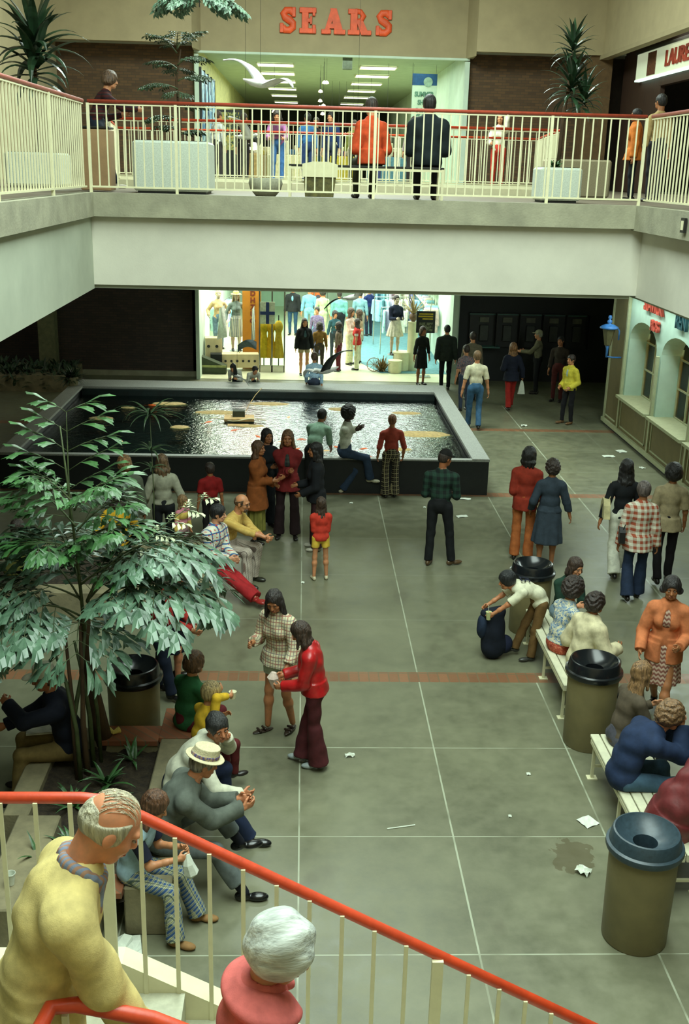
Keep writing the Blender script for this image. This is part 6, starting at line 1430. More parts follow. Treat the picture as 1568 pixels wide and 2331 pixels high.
# right upper storefront
M['wood'] = surf('dark_wood', (56, 36, 24), .6, .15, 6, .1, stretch=(4, 4, .5))
struct('wall_upper_shop_right', MB().box(8.1, 8.2, 26.0, 29.2, FZ, 8.7).box(8.1, 8.2, 12.0, 16.0, FZ, 8.7).box(8.05, 8.2, 16.0, 26.0, 7.7, 8.7), M['wood'], 'dark timber front of the right upper shop')
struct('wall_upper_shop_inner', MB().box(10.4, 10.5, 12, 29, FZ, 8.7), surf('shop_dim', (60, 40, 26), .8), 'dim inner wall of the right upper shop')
struct('floor_shop_upper_right', MB().box(8.1, 10.5, 12, 29, FZ, FZ+.01), M['deckfloor'], 'floor inside the right upper shop')
sg = thing('shop_sign', 'back-lit white sign box with red letters over the right upper shop', 'sign', (8.02, 24.4, 8.2))
MB().box(-.06, .03, -5.2, 3.2, -.27, .3).build('box', glow('sign_box', (196, 206, 176), .55), sg); MB().box(-.08, .04, -5.2, 3.2, -.31, -.27).build('light_strip', glow('sign_strip', (220, 255, 235), 1.6), sg); MB().box(-.09, .04, -5.3, 3.3, .3, .36).build('top_trim', M['darkmetal'], sg)
text_mesh('LAURENSI', .46, .02, 'lettering', surf('sign_letter_red', (150, 56, 36), .6), sg, (-.075, -.2, 0), (PI/2, 0, -PI/2), 1.15, .01)
MB().box(-.075, -.06, 1.7, 2.3, -.24, .26).build('emblem', surf('emblem_dark', (96, 60, 40), .6, .4, 30), sg)
r = thing('ceiling_light', 'bare fluorescent tube fitting on the soffit of the right upper walkway', 'light', (7.72, 24.4, 8.68)); MB().box(-.09, .09, -.75, .75, -.06, 0).build('diffuser', panel_m, r); MB().box(-.12, .12, -.8, .8, 0, .02).build('frame', M['cream'], r)
for i, (x, y, z) in enumerate([(8.9, 20, 7.4), (9.2, 18.4, 7.0)]):
    r = thing('pendant_lamp', 'small warm lamp inside the right upper shop, '+['upper one', 'lower one'][i], 'lamp', (x, y, z)); MB().lathe([(.001, .04), (.07, 0), (.001, -.04)], 12).build('bulb', bulb, r, smooth=True); MB().box(-.004, .004, -.004, .004, .03, 8.7-z).build('cord', M['darkmetal'], r)
ps = thing('poster', 'pale yellow poster with a red corner inside the right upper shop', 'poster', (8.6, 19.6, FZ+1.2)); MB().box(-.02, .02, -.5, .3, 0, .8).build('sheet', T((196, 180, 110)), ps); MB().box(-.025, .0, .3, .6, .1, .8).build('red_corner', T((120, 40, 36)), ps)
el = thing('exit_light', 'small square fitting with a pale face on the right concrete band', 'light fitting', (4.24, 12.2, 5.2)); MB().box(-.03, .0, -.06, .06, -.08, .08).build('case', M['darkmetal'], el); MB().box(-.035, -.03, -.035, .035, -.05, .05).build('face', M['cream'], el)

sk = MB()
for y0, y1 in ((-1, 14.2), (19.3, 24.3)):
    n = max(2, int((y1-y0)/1.5))
    for i in range(n+1): y = y0+(y1-y0)*i/n; sk.box(-2.4, 3.6, y-.04, y+.04, 12.0, 12.16)
    for x in (-2.4, -.9, .6, 2.1, 3.6): sk.box(x-.04, x+.04, y0, y1, 12.02, 12.14)
struct('window_4', sk, M['cream'], 'glazing bars of the skylights above both openings')
# ================================================================ LOWER STORE DISPLAYS
yel = T((196, 140, 40)); ply = surf('painted_board', (206, 190, 150), .7, .05, 5)
ship = thing('display_ship', 'cream plywood toy ship with a row of round portholes in the left window display', 'display', (-1.85, 31.3, .012), .10)
MB().box(-.55, .55, -.2, .2, .1, .5, bev=.01).build('hull', ply, ship); MB().box(-1.0, -.5, .1, .5, .3, .92, bev=.01).build('deck_house', ply, ship); MB().box(-.85, -.52, -.25, .1, .15, .5).build('bow_block', M['black'], ship)
for i in range(6): MB().lathe([(.001, 0), (.036, 0), (.036, .012), (.001, .012)], 16).build('porthole', M['black'], ship, rot=(PI/2, 0, 0), loc=(-.42+i*.17, -.2, .3))
for i in range(2): MB().lathe([(.001, 0), (.045, 0), (.045, .012), (.001, .012)], 16).build('porthole', M['black'], ship, rot=(PI/2, 0, 0), loc=(-.9+i*.24, .1, .68))
MB().tube([(0, 0, .5), (.0, 0, 1.5)], .02, 6).build('mast', M['cream'], ship)
dk = thing('display_deck', 'dark green stepped block in front of the left window display', 'display', (-2.55, 30.75, .012)); MB().prism([(-.35, 0), (.35, 0), (.35, .22), (-.35, .5)], -.2, .2, axis='y').build('block', surf('block_green', (56, 66, 44), .8), dk); MB().box(-.36, .36, -.22, -.2, .2, .26).build('edge_strip', surf('edge_green', (140, 146, 90), .7), dk)
pnl = thing('mustard_board', 'tall mustard orange panel with dark red vertical lettering in the left window', 'panel', (-1.5, 31.6, .012)); MB().box(-.28, .26, -.04, .04, .0, 3.4).build('board', surf('panel_orange', (190, 124, 30), .7, .05, 4), pnl)
for i, ch in enumerate('FOUZHD'): text_mesh(ch, .2, .004, 'letter', surf('letter_rust', (120, 50, 20), .7), pnl, (.02, -.045, 1.2+i*.2), (PI/2, 0, 0), 1, .01)
fl = thing('flag_sign', 'white square sign with dark blue cross on the glass door', 'sign', (-1.03, 31.01, 1.42)); MB().box(-.21, .21, -.02, .02, 0, .62).build('board', T((196, 206, 180)), fl); MB().box(-.045, .045, -.03, -.02, 0, .62).box(-.21, .21, -.031, -.02, .26, .35).build('cross', surf('cross_blue', (30, 50, 100), .6), fl)
dr = thing('glass_door', 'chrome framed glass door folded back at the left of the store entrance', 'door', (-.9, 31.05, .012)); fr = MB()
for x in (-.36, 0, .36): fr.box(x-.02, x+.02, -.02, .02, 0, 3.0)
fr.box(-.36, .36, -.02, .02, 0, .2); fr.box(-.36, .36, -.02, .02, 2.4, 2.46); fr.build('frame', M['chrome'], dr); MB().box(-.34, .34, -.004, .004, .2, 2.4).build('pane', M['glass'], dr)
for i, (x, c) in enumerate([(-1.15, (200, 160, 30)), (-.95, (206, 150, 20)), (-.72, (190, 150, 40))]):
    f = Field(.03); f.cone((0, 0, 1.1), (0, 0, .35), np.eye(3), (.08, .06), (.17, .12), folds=7, amp=.012); f.ell((0, 0, 1.25), (.13, .08, .2))
    r = thing('dress', 'yellow dress on a stand behind the glass door, '+['left one', 'middle one', 'right one'][i], 'dress', (x, 31.5, .012), group='yellow dresses behind the door'); np_mesh('cloth', [f.mesh(.02)], T(c), r); MB().box(-.015, .015, -.015, .015, 0, 1.6).box(-.14, .14, -.1, .1, 0, .02).build('stand', M['darkmetal'], r)
sail = T((150, 156, 150)); 
for i, (x, y, z, w_, h_, lb) in enumerate([(-2.35, 31.2, .95, .3, .9, 'tall pale grey sail cloth at the left of the toy ship'), (-1.62, 31.0, .62, .55, .22, 'drooping dark blue-grey cloth hanging over the toy ship'), (-1.45, 31.2, .9, .12, .95, 'narrow white pennant hanging beside the hatted mannequin')]):
    mb = MB(); n = 8
    for a in range(n+1):
        for b in range(n+1): 
            u, v = a/n, b/n; mb.v.append(((u-.5)*w_*(1-.5*v if i != 1 else 1), .06*math.sin(5*u+3*v), z+h_*v+(.12*math.sin(PI*u) if i == 1 else 0)+ .1*(u-.5)))
    mb.f = [(a*(n+1)+b, (a+1)*(n+1)+b, (a+1)*(n+1)+b+1, a*(n+1)+b+1) for a in range(n) for b in range(n)]; mb.mi = [0]*64
    o = mb.build('sail_cloth', T((70, 84, 90)) if i == 1 else T((190, 196, 186)), smooth=True, loc=(x, y, 0)); tag(o, lb, 'cloth')
def strawhat(root, HP, Fh, s, ks):
    f = Field(.01); f.cone(HP(0, 0, .04), HP(0, 0, .06), Fh, (.17, .18), (.13, .14)); f.ell(HP(0, -.01, .08), (.09, .1, .07), Fh); np_mesh('sun_hat', [scale_mesh(*f.mesh(.01), s)], T((226, 206, 110)), root)
def mannequin(label, loc, rz, **k):
    r = person(label, loc, rz, q=0, f=True, skin=(200, 190, 170), **k); r.name = 'mannequin'; r['category'] = 'mannequin'
    MB().lathe([(.001, 0), (.2, 0), (.2, .015), (.001, .015)], 20).build('base', M['chrome'], r); return r
mannequin('mannequin in peach sweater and grey-blue trousers at the left window', (-2.5, 31.8, .55), -2.9, H=1.7, hair='short', haircol=(210, 190, 140), shirt=T((216, 186, 140)), pants=T((110, 140, 160)), arms=[(.3, .1, 1.0), (-.3, .2, 1.1)])
mannequin('mannequin in yellow sun hat and layered grey dress in the left window', (-1.98, 31.75, .5), -2.9, H=1.72, hair='long', haircol=(150, 130, 90), hat=strawhat, shirt=T((120, 136, 130)), skirt=T((140, 150, 146), 'stripe', (190, 190, 170), None, 2), slen=.5, hem=0, arms=[(.32, .1, .9), (-.4, .1, .95)])
mannequin('mannequin in navy sailor jacket and white skirt in the right window display', (2.73, 31.9, .45), -2.8, H=1.74, hair='short', haircol=HD, shirt=T((34, 40, 60)), skirt=T((216, 210, 190)), slen=.38, hemw=.26, hem=0, arms=[(.1, .3, 1.1), (-.1, .3, 1.1)], folds=14, famp=.015)
struct('floor_display_carpet', MB().prism([(1.6, 33.5), (2.0, 32.2), (2.3, 31.2), (4.25, 31.2), (4.25, 46), (1.9, 46)], .012, .02), surf('display_carpet', (96, 140, 146), .95, .1, 10), 'blue-green carpet of the right display')
def drum(label, x, y, r0, h):
    r = thing('display_plinth', label, 'plinth', (x, y, .02)); MB().lathe([(.001, 0), (r0*.96, 0), (r0, .01), (r0, h-.04), (r0*1.06, h-.03), (r0*1.06, h), (.001, h)], 28).build('drum', M['cream'], r, smooth='auto')
drum('short cream drum plinth in front of the mannequin', 2.72, 31.35, .2, .36); drum('wider cream drum plinth behind the short one', 2.95, 31.8, .26, .55); drum('tall cream column plinth with dried palm leaves', 3.25, 31.75, .15, 1.45)
vs = thing('vase', 'dark rounded vase of dried palm leaves on the tall column', 'vase', (3.25, 31.75, 1.47)); MB().lathe([(.05, 0), (.13, .1), (.12, .2), (.05, .26)], 20).build('pot', surf('vase_brown', (110, 84, 60), .5), vs, smooth=True)
def strap_leaf(mb, base, az, elev, L, wd, droop, n=7, mi=0, fold=.25, twist=0):
    p = Vector(base); d = Vector((math.cos(az)*math.cos(elev), math.sin(az)*math.cos(elev), math.sin(elev))); side = Vector((-math.sin(az), math.cos(az), 0)); st = len(mb.v)
    for i in range(n+1):
        t = i/n; ww = wd*math.sin(PI*min(1, .12+.88*t)**.8)*.5 if i < n else .001
        upv = side.cross(d).normalized(); mb.v += [tuple(p-side*ww+upv*ww*fold), tuple(p), tuple(p+side*ww+upv*ww*fold)]
        p = p+d*(L/n); e = math.asin(max(-1, min(1, d.z)))-droop/n*(.4+1.2*t); d = Vector((math.cos(az)*math.cos(e), math.sin(az)*math.cos(e), math.sin(e)))
    for i in range(n):
        a = st+i*3; mb.f += [(a, a+1, a+4, a+3), (a+1, a+2, a+5, a+4)]; mb.mi += [mi, mi]
mb = MB()
for k in range(26): strap_leaf(mb, (0, 0, .2), R.uniform(0, 6.28), R.uniform(.5, 1.3), R.uniform(.5, .9), .05, R.uniform(.5, 1.4))
mb.build('dried_leaves', surf('dried_leaf', (150, 132, 92), .8), vs, fix=False)
dg = thing('dried_plant', 'bushy brown dried grass plant on the display carpet', 'plant', (2.35, 31.5, .02)); mb = MB()
for k in range(90): strap_leaf(mb, (R.uniform(-.08, .08), R.uniform(-.08, .08), 0), R.uniform(0, 6.28), R.uniform(.5, 1.4), R.uniform(.35, .6), .03, R.uniform(.4, 1.5), 5)
mb.build('leaves', surf('dry_grass', (122, 100, 54), .9), dg, fix=False)
wl = thing('wheel', 'wicker wheel leaning in the right window display', 'wheel', (2.1, 31.45, .02)); MB().tube([(.2*math.cos(a), 0, .2+.2*math.sin(a)) for a in np.linspace(0, 2*PI, 25)], .012, 6).build('rim', M['tan'], wl); 
for k in range(4): MB().bar((.2*math.cos(k*PI/4), 0, .2+.2*math.sin(k*PI/4)), (-.2*math.cos(k*PI/4), 0, .2-.2*math.sin(k*PI/4)), .01, .01).build('spoke', M['tan'], wl)
bd = thing('notice_board', 'black notice board with yellow lines and a small picture on a stand', 'sign', (3.5, 30.7, .012)); MB().box(-.27, .27, -.02, .02, 1.28, 1.9).build('board', M['black'], bd); MB().box(-.03, .03, -.02, .02, 0, 1.28).box(-.2, .2, -.15, .15, 0, .03).build('stand', M['chrome'], bd)
for z_, a_ in ((1.8, .2), (1.73, .22), (1.66, .1)): MB().box(-a_, .2, -.025, -.02, z_, z_+.04).build('yellow_line', surf('line_yellow', (190, 160, 30), .6), bd)
MB().box(-.18, .2, -.025, -.02, 1.33, 1.58).build('picture', T((110, 110, 90), 'floral', (50, 50, 44), None, 2), bd)
# clothes racks
def garment_proto(c, i):
    f = Field(.02); f.cap((-.16, 0, -.06), (.16, 0, -.06), .035, .035); f.cone((0, 0, -.03), (0, 0, -.75), np.eye(3), (.17, .035), (.21, .05), folds=5, amp=.01); f.cap((-.19, 0, -.07), (-.25, 0, -.5), .045, .04); f.cap((.19, 0, -.07), (.25, 0, -.5), .045, .04)
    r = thing('garment', 'pastel garment', 'garment', (0, 0, 0)); np_mesh('cloth', [f.mesh(.022)], T(c), r); MB().tube([(0, 0, -.04), (0, 0, .05), (.02, 0, .08)], .004, 5).build('hanger', M['chrome'], r); return r
GC = [(170, 210, 206), (206, 216, 196), (150, 190, 210), (200, 190, 210), (216, 210, 190), (120, 170, 180), (226, 200, 190), (150, 150, 190)]
protos = [garment_proto(c, i) for i, c in enumerate(GC)]; used = set()
RK = [(2.5, 34.6, 4.0, 34.9, 1.5), (2.4, 36.6, 4.1, 36.9, 1.6), (2.2, 39.0, 4.1, 39.3, 1.7), (3.9, 33.0, 4.1, 34.4, 1.75), (-2.7, 33.4, -2.4, 36.0, 1.6), (3.0, 42, 4.1, 42.3, 1.9)]
RN = ['nearest rack at the right of the store', 'second rack at the right of the store', 'third rack at the right of the store', 'wall rack at the right display', 'rack along the left store wall', 'far right rack of the store']
CN = ['pale aqua', 'cream green', 'light blue', 'lilac', 'ivory', 'teal', 'pink', 'periwinkle']
for ri, (x0, y0, x1, y1, h) in enumerate(RK):
    r = thing('clothes_rack', 'chrome clothes rail, '+RN[ri], 'clothes rack', ((x0+x1)/2, (y0+y1)/2, .02)); dx, dy = (x1-x0)/2, (y1-y0)/2
    MB().tube([(-dx, -dy, h), (dx, dy, h)], .014, 8).build('rail', M['chrome'], r)
    for s_ in (-1, 1): MB().tube([(s_*dx, s_*dy, 0), (s_*dx, s_*dy, h)], .016, 8).build('upright', M['chrome'], r)
    n = int(math.hypot(x1-x0, y1-y0)/.17); ang = math.atan2(y1-y0, x1-x0)+PI/2
    for k in range(n):
        t = (k+.5)/n; ci = (k*3+ri*2) % 8; lb = '%s garment hanging on the %s' % (CN[ci], RN[ri]); loc = (x0+(x1-x0)*t, y0+(y1-y0)*t, h-.05)
        if ci not in used: used.add(ci); g_ = protos[ci]; g_.location = loc; g_.rotation_euler = (0, 0, ang+R.uniform(-.5, .5))
        else: g_ = dup(protos[ci], loc, ang+R.uniform(-.5, .5))
        g_['label'] = lb; g_['group'] = 'garments on the '+RN[ri]
sh_ = thing('wall_shelving', 'white wall shelving with folded clothes at the right side of the store', 'shelving', (4.2, 39, .012))
for z_ in (1.6, 2.0, 2.4, 2.8, 3.2): MB().box(-.32, 0, -5, 5, z_, z_+.03).build('shelf', M['cream'], sh_)
fc = [MB().box(-.13, .13, -.16, .16, 0, .07, bev=.02).build('folded_cloth', T(c)) for c in GC[:6]]
kk = 0
for z_ in (1.63, 2.03, 2.43, 2.83):
    for j in range(14):
        for s_ in range(2):
            ci = (j*5+s_+int(z_*10)) % 6; o = fc[ci] if kk < 0 else fc[ci].copy(); COL.objects.link(o); o.location = (4.04, 34.4+j*.66, z_+.012+s_*.075); o.rotation_euler = (0, 0, R.uniform(-.1, .1)); kk += 1
            tag(o, '%s folded cloth on the %s white wall shelf' % (CN[ci], {1.63: 'lowest', 2.03: 'second', 2.43: 'third', 2.83: 'top'}[z_]), 'folded cloth', 'folded clothes on the wall shelves')
for o in fc: bpy.data.objects.remove(o)

# ================================================================ BIRD SCULPTURES hanging over the pool
wb = surf('bird_white', (214, 214, 210), .6, .06, 12); dkb = surf('bird_dark', (28, 34, 34), .6)
def gull(label, loc, rz, roll, s=1.0, dark=True):
    r = thing('bird_sculpture', label, 'sculpture', loc, rz, 'bird sculptures hanging over the pool'); r.rotation_euler = (roll, 0, rz)
    f = Field(.03); f.ell((0, 0, 0), (.26*s, .075*s, .07*s)); f.cap((.2*s, 0, .02*s), (.33*s, 0, .06*s), .045*s, .04*s); f.cap((.34*s, 0, .055*s), (.46*s, 0, .03*s), .018*s, .006*s); f.cap((-.2*s, 0, 0), (-.42*s, 0, .03*s), .05*s, .015*s)
    np_mesh('body', [f.mesh(.014)], wb, r)
    for sd in (1, -1):
        mb = MB(); n = 8
        for k in range(n+1):
            t = k/n; x = .1*s-.22*s*t*t; y = sd*(.05+.72*t)*s; z = (.22*math.sin(t*2.4)-.02)*s; c = .15*s*(1-t**2.2)+.012
            mb.v += [(x+c, y, z), (x, y, z+.022*s), (x-c, y, z), (x, y, z-.006)]
        for k in range(n):
            for j in range(4): mb.f.append((k*4+j, k*4+(j+1) % 4, (k+1)*4+(j+1) % 4, (k+1)*4+j)); mb.mi.append(0)
        mb.build('wing', dkb if (dark and sd > 0) else wb, r, smooth=True)
    r2 = MB().box(-.002, .002, -.002, .002, 0, (11.9 if loc[1] < 24.3 else 4.14)-loc[2]).build('wire', M['darkmetal'], r); r2.rotation_euler = (-roll, 0, 0)
gull('white bird sculpture with long flat wings high before the store ceiling lights', (-.85, 21.3, 7.18), .9, .3, 1.15, False)
gull('pale bird sculpture just above the near upper rail, left of the round lamp', (-1.15, 21.8, 6.25), -.6, -.5, .7, True)
gull('bird sculpture hanging low over the far pool rim, black and white wings', (.55, 25.0, 1.18), -2.3, .5, 1.1, True)
gull('white bird sculpture gliding in front of the store doorway', (1.05, 23.2, 3.1), 1.0, -.6, .9, True)
gull('small dark winged bird sculpture near the left children', (-1.55, 25.2, .98), 2.2, .9, .5, True)

# ================================================================ PLANTS
def leafm(name, rgb, rough=.38, c2=None):
    t = NT(name); f = t.ramp(t.noise(6, 3), .3, .7); t.base(t.mix(f, col(*sh(rgb, .75)), col(*(c2 or sh(rgb, 1.2))))); t.rough(rough); t.b.inputs['Specular IOR Level'].default_value = .6
    t.bump(t.noise(50, 3, stretch=(1, 1, 1)), .3, .004); return t.m
LF = leafm('fishtail_leaf', (70, 102, 78), .36, (98, 130, 104)); LG = leafm('young_leaf', (58, 98, 52), .4); LD = leafm('dracaena_leaf', (38, 62, 40), .3); LS = leafm('shade_leaf', (44, 66, 38), .5)
bark = surf('palm_bark', (72, 54, 34), .9, .3, 9, .6, 30, stretch=(1, 1, .3)); stem_g = surf('green_stem', (66, 78, 44), .6, .2, 10)
def wedge(mb, p, d, nv, L, wd):
    """fishtail leaflet: a wedge with a ragged tip"""
    s_ = d.cross(nv).normalized(); st = len(mb.v); k = R.uniform(.85, 1.15); L *= k
    mb.v += [tuple(p), tuple(p+d*L*.5-s_*wd*.32+nv*.01), tuple(p+d*L*.5+s_*wd*.32+nv*.01), tuple(p+d*L*.78-s_*wd*.5-nv*L*.05), tuple(p+d*L*.86-s_*wd*.2-nv*L*.04), tuple(p+d*L*.93-s_*wd*.08-nv*L*.09),
             tuple(p+d*L*.9+s_*wd*.14-nv*L*.06), tuple(p+d*L*1.05+s_*wd*.42-nv*L*.14), tuple(p+d*L*.62+nv*L*.03)]
    for f_ in ((0, 1, 8), (0, 8, 2), (1, 3, 4, 8), (8, 4, 5, 6), (8, 6, 7, 2)): mb.f.append(tuple(st+i for i in f_)); mb.mi.append(0)
def frond(root, base, az, elev, L, droop, npin=9, pl=.42, ll=.15, m=None, twist=0, name='frond', start=.28):
    mb = MB(); st = MB(); p = Vector(base); e = elev; pts = [p.copy()]; dirs = []; n = 16; a = az
    for i in range(n):
        d = Vector((math.cos(a)*math.cos(e), math.sin(a)*math.cos(e), math.sin(e))); p = p+d*(L/n); pts.append(p.copy()); dirs.append(d); e -= droop/n*(.5+i/n); a += twist/n
    st.tube(pts, [.011*(1-.75*i/n) for i in range(n+1)], 5)
    for k in range(npin):
        t = start+(1-start)*(k/(npin-1)); i = min(n-1, int(t*n)); q = pts[i].lerp(pts[i+1], t*n-i) if i < n else pts[n]; d = dirs[i]
        for sd in (1, -1):
            side = Vector((-math.sin(a), math.cos(a), 0))*sd; ln = pl*(.55+.75*math.sin(PI*min(1, .15+.8*t)))*R.uniform(.85, 1.1)
            pd = (side*.85+d*.6+Vector((0, 0, R.uniform(-.1, .15)))).normalized(); np_ = max(2, int(ln/(ll*.52))); pp = q.copy(); pts2 = [pp.copy()]
            for j in range(np_):
                pd = (pd+Vector((0, 0, -.10))).normalized(); pp = pp+pd*(ln/np_); pts2.append(pp.copy())
                nv = Vector((0, 0, 1)); nv = (nv-pd*nv.dot(pd)).normalized(); s2 = pd.cross(nv)
                for s3 in (1, -1):
                    dd = (pd*.75+s2*s3*.65+Vector((0, 0, -.32))).normalized(); wedge(mb, pp, dd, nv, ll*(1-.2*j/np_)*R.uniform(.8, 1.2), ll*.40)
            wedge(mb, pp, pd, Vector((0, 0, 1)), ll*1.2, ll*.5)
            st.tube(pts2, .0035, 4)
    o = mb.build(name, m or LF, root, fix=False); st.build('stalk', stem_g, o, smooth=True); return o
palm = thing('fishtail_palm', 'large fishtail palm with grey-green ragged leaves growing from the planter soil', 'palm', (-1.95, 9.0, .35))
MB().tube([(.08, .25, -.05), (.03, .2, .35), (-.03, .15, .8), (-.02, .1, 1.15), (.0, .05, 1.4)], [.095, .085, .075, .06, .045], 12).build('trunk', bark, palm, smooth=True)
for i, (x, y, x2, y2, z2) in enumerate([(-.05, -.35, -.16, -.1, 1.45), (.02, -.3, -.04, 0, 1.35), (-.08, -.25, .02, .05, 1.5), (.05, -.15, -.1, .0, 1.2), (-.02, -.4, -.25, -.1, 1.1), (.1, -.05, -.02, .02, 1.0)]):
    MB().tube([(x, y, -.05), (x-.02, y+.03, .5), ((x+x2)/2, (y+y2)/2, .9), (x2, y2, z2)], [.035-.003*i, .028-.002*i, .018, .012], 8).build('stem', stem_g if i > 1 else bark, palm, smooth=True)
C0 = (0, 0, 1.42)
for az, el, L, dr_, np_, pl in [(-.02, .85, 1.27, 1.7, 8, .42), (.45, 1.0, 1.2, 1.5, 7, .38), (-.52, .9, 1.2, 1.75, 7, .36), (.15, 1.15, 1.2, 1.9, 7, .40), (-1.45, .7, .85, 1.7, 6, .34), (3.2, .8, 1.05, 1.9, 7, .38), (2.6, .95, 1.05, 1.5, 7, .34), (-2.4, .7, 1.05, 1.8, 7, .36), (-2.95, .6, 1.0, 1.7, 7, .38), (1.3, 1.0, .85, 1.3, 6, .32), (2.0, 1.1, .85, 1.2, 6, .3)]:
    frond(palm, (C0[0]+.03*math.cos(az), C0[1]+.03*math.sin(az), C0[2]+R.uniform(-.05, .2)), az, el, L, dr_, np_, pl, .225)
# upright leader with pairs of short leaves
MB().tube([(0, 0, 1.3), (-.03, .02, 1.9), (-.08, .03, 2.6), (-.12, .02, 3.2)], [.018, .014, .01, .006], 8).build('leader', stem_g, palm, smooth=True)
frond(palm, (-.08, .03, 2.35), 1.7, 1.45, .95, .25, 6, .28, .2, LG, name='frond', start=.1)
for z_, az, el, L in [(1.75, .1, .7, .62), (1.95, 3.0, .75, .62), (2.1, -.6, .8, .55), (2.25, .3, .85, .5), (2.3, 2.7, .8, .55), (2.05, -2.2, .7, .5), (1.85, 2.2, .8, .55), (2.45, -.3, 1.0, .42), (2.5, 3.3, 1.0, .42)]:
    frond(palm, (-.03*(z_-1.3), 0, z_), az, el, L,   .7, 5, .24, .2, LG if z_ > 2.0 or az > 0 and az < 1 else LF, start=.2)
frond(palm, (.05, .05, 1.6), .42, .78, 1.35, .35, 5, .16, .09, leafm('pale_flower_leaf', (180, 186, 150), .5), start=.45)
def small_plant(label, loc, n, L, m, w=.05, el=(.4, 1.2), dr=(.6, 1.6), nm='leafy_plant'):
    r = thing(nm, label, 'plant', loc); mb = MB()
    for k in range(n): strap_leaf(mb, (R.uniform(-.03, .03), R.uniform(-.03, .03), 0), R.uniform(0, 6.28), R.uniform(*el), L*R.uniform(.6, 1.1), w, R.uniform(*dr), 6)
    mb.build('leaves', m, r, fix=False); return r
for i, (x, y, n, L) in enumerate([(-1.72, 8.55, 16, .32), (-1.95, 8.2, 14, .28), (-1.62, 8.2, 12, .22), (-1.85, 7.6, 14, .26), (-2.05, 7.4, 10, .3), (-1.55, 8.95, 10, .3)]):
    small_plant('small green seedling in the palm planter soil, '+['nearest the trunk', 'left of the paper sheet', 'right by the seat wall', 'near the front wall', 'behind the stair rail at the left', 'by the brick ledge'][i], (x, y, .34), n, L, LG, .035)
def dracaena(label, loc, trunk, heads, L, wd, m, nleaf=34):
    r = thing('dracaena', label, 'plant', loc)
    MB().tube(trunk, [.03, .026, .022][:len(trunk)] if len(trunk) <= 3 else .024, 8).build('trunk', bark, r, smooth=True)
    for (hx, hy, hz, sc_, nl) in heads:
        mb = MB()
        for k in range(nl):
            t = k/nl; strap_leaf(mb, (hx, hy, hz-.35*sc_*(1-t)), k*2.4, -.2+1.6*t, L*sc_*R.uniform(.8, 1.1), wd, 1.9-1.2*t, 8, fold=.3)
        mb.build('leaf_rosette', m, r, fix=False)
    return r
dracaena('tall drooping dracaena in the far left planter behind the left railing', (-4.0, 17.0, FZ+.45), [(0, 0, 0), (.02, 0, .7), (.05, 0, 1.55)], [(.05, 0, 1.72, 1.0, 30), (.04, 0, 1.4, .95, 22)], .85, .14, LD)
dracaena('tall spiky dracaena in the square planter at the right of the bridge', (3.55, 15.7, FZ+.45), [(0, 0, 0), (.02, 0, .7), (.08, 0, 1.35)], [(.08, 0, 1.66, .6, 34), (.1, 0, 1.2, .72, 50), (.30, .05, 1.02, .62, 30)], .66, .062, LD)
small_plant('low leafy filler at the foot of the right dracaena', (3.5, 15.65, FZ+.47), 26, .18, LG, .04)
tree = thing('small_tree', 'slender indoor tree with compound leaves in the wide pale planter', 'tree', (-1.75, 15.7, FZ+.66)); MB().tube([(0, 0, 0), (.02, 0, .3), (-.02, .02, .8), (.05, 0, 1.2)], [.03, .022, .016, .008], 8).build('trunk', bark, tree, smooth=True)
for z_, az, el, L in [(.3, 3.0, .4, .4), (.45, .3, .5, .35), (.7, 3.3, .4, .45), (.8, .1, .5, .42), (.95, 2.6, .6, .4), (1.0, -.4, .6, .4), (1.15, 3.4, .9, .4), (1.2, .5, 1.0, .4), (.6, -1.5, .4, .4), (.9, 1.6, .5, .4), (1.2, -1.4, .9, .35), (.1, .2, .6, .3), (.15, 2.6, .6, .3)]:
    frond(tree, (0, 0, z_), az, el, L, .9, 5, .16, .075, LS, start=.25)
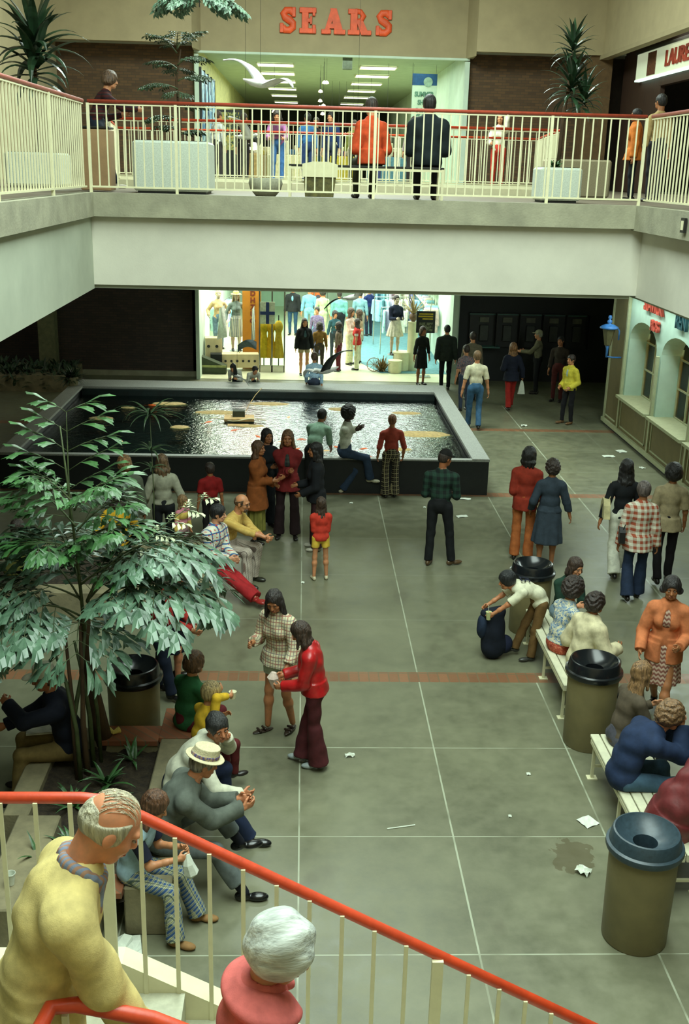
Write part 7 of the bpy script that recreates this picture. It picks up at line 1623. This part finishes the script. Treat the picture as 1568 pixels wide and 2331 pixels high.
hp_ = thing('hanging_plant', 'foliage hanging in from the top edge left of the store name', 'plant', (-1.1, 12.0, 7.24)); MB().box(-.004, .004, -.004, .004, 0, 4.4).build('cord', M['darkmetal'], hp_)
for az, L in [(0.1, .44), (3.1, .42), (.6, .35), (2.5, .36), (-.5, .36), (3.8, .36), (-1.5, .3)]: frond(hp_, (0, 0, .12), az, .1, L, 1.0, 6, .16, .085, LF, start=.25)
slim = thing('slender_palm', 'thin-stemmed plant with drooping dark leaves in front of the pool, left', 'plant', (-2.05, 14.2, .35)); MB().tube([(0, 0, 0), (.02, 0, 1.0), (.0, 0, 2.1)], [.01, .008, .005], 6).build('stem', stem_g, slim, smooth=True)
for hz, n_, L in ((2.25, 22, .55), (1.75, 12, .38), (1.5, 8, .3)):
    mb = MB()
    for k in range(n_): strap_leaf(mb, (0, 0, hz-.1), k*2.4, R.uniform(.1, .7), L*R.uniform(.7, 1.1), .035, R.uniform(1.2, 2.2), 7)
    mb.build('leaf_whorl', LS, slim, fix=False)
# ivy bed by the left back wall
ivyp = thing('ivy_bed', 'low planting bed with dark green trailing leaves at the far left back', 'planter', (-8.4, 28.2, 0)); MB().box(-2.6, 2.3, -.5, 1.45, 0, .42).build('kerb', M['seatc'], ivyp)
mb = MB()
for k in range(900):
    x, y = R.uniform(-2.6, 2.3), R.uniform(-.6, 1.4); strap_leaf(mb, (x, y, .42 if y > -.45 else R.uniform(.1, .42)), R.uniform(0, 6.28), R.uniform(-.3, 1.2), R.uniform(.15, .35), .09, R.uniform(.5, 1.5), 3)
tag(mb.build('foliage', LS, ivyp, fix=False), kind='stuff')
bush = thing('leafy_plant', 'small dark bush standing on the left rear corner of the pool', 'plant', (-5.45, 25.2, PZ)); mb = MB()
MB().lathe([(.1, 0), (.14, .0), (.16, .2), (.13, .2)], 16).build('pot', M['seatc'], bush)
for k in range(120): strap_leaf(mb, (R.uniform(-.08, .08), R.uniform(-.08, .08), .15), R.uniform(0, 6.28), R.uniform(-.2, 1.3), R.uniform(.25, .45), .05, R.uniform(.5, 1.8), 5)
mb.build('leaves', LS, bush, fix=False)
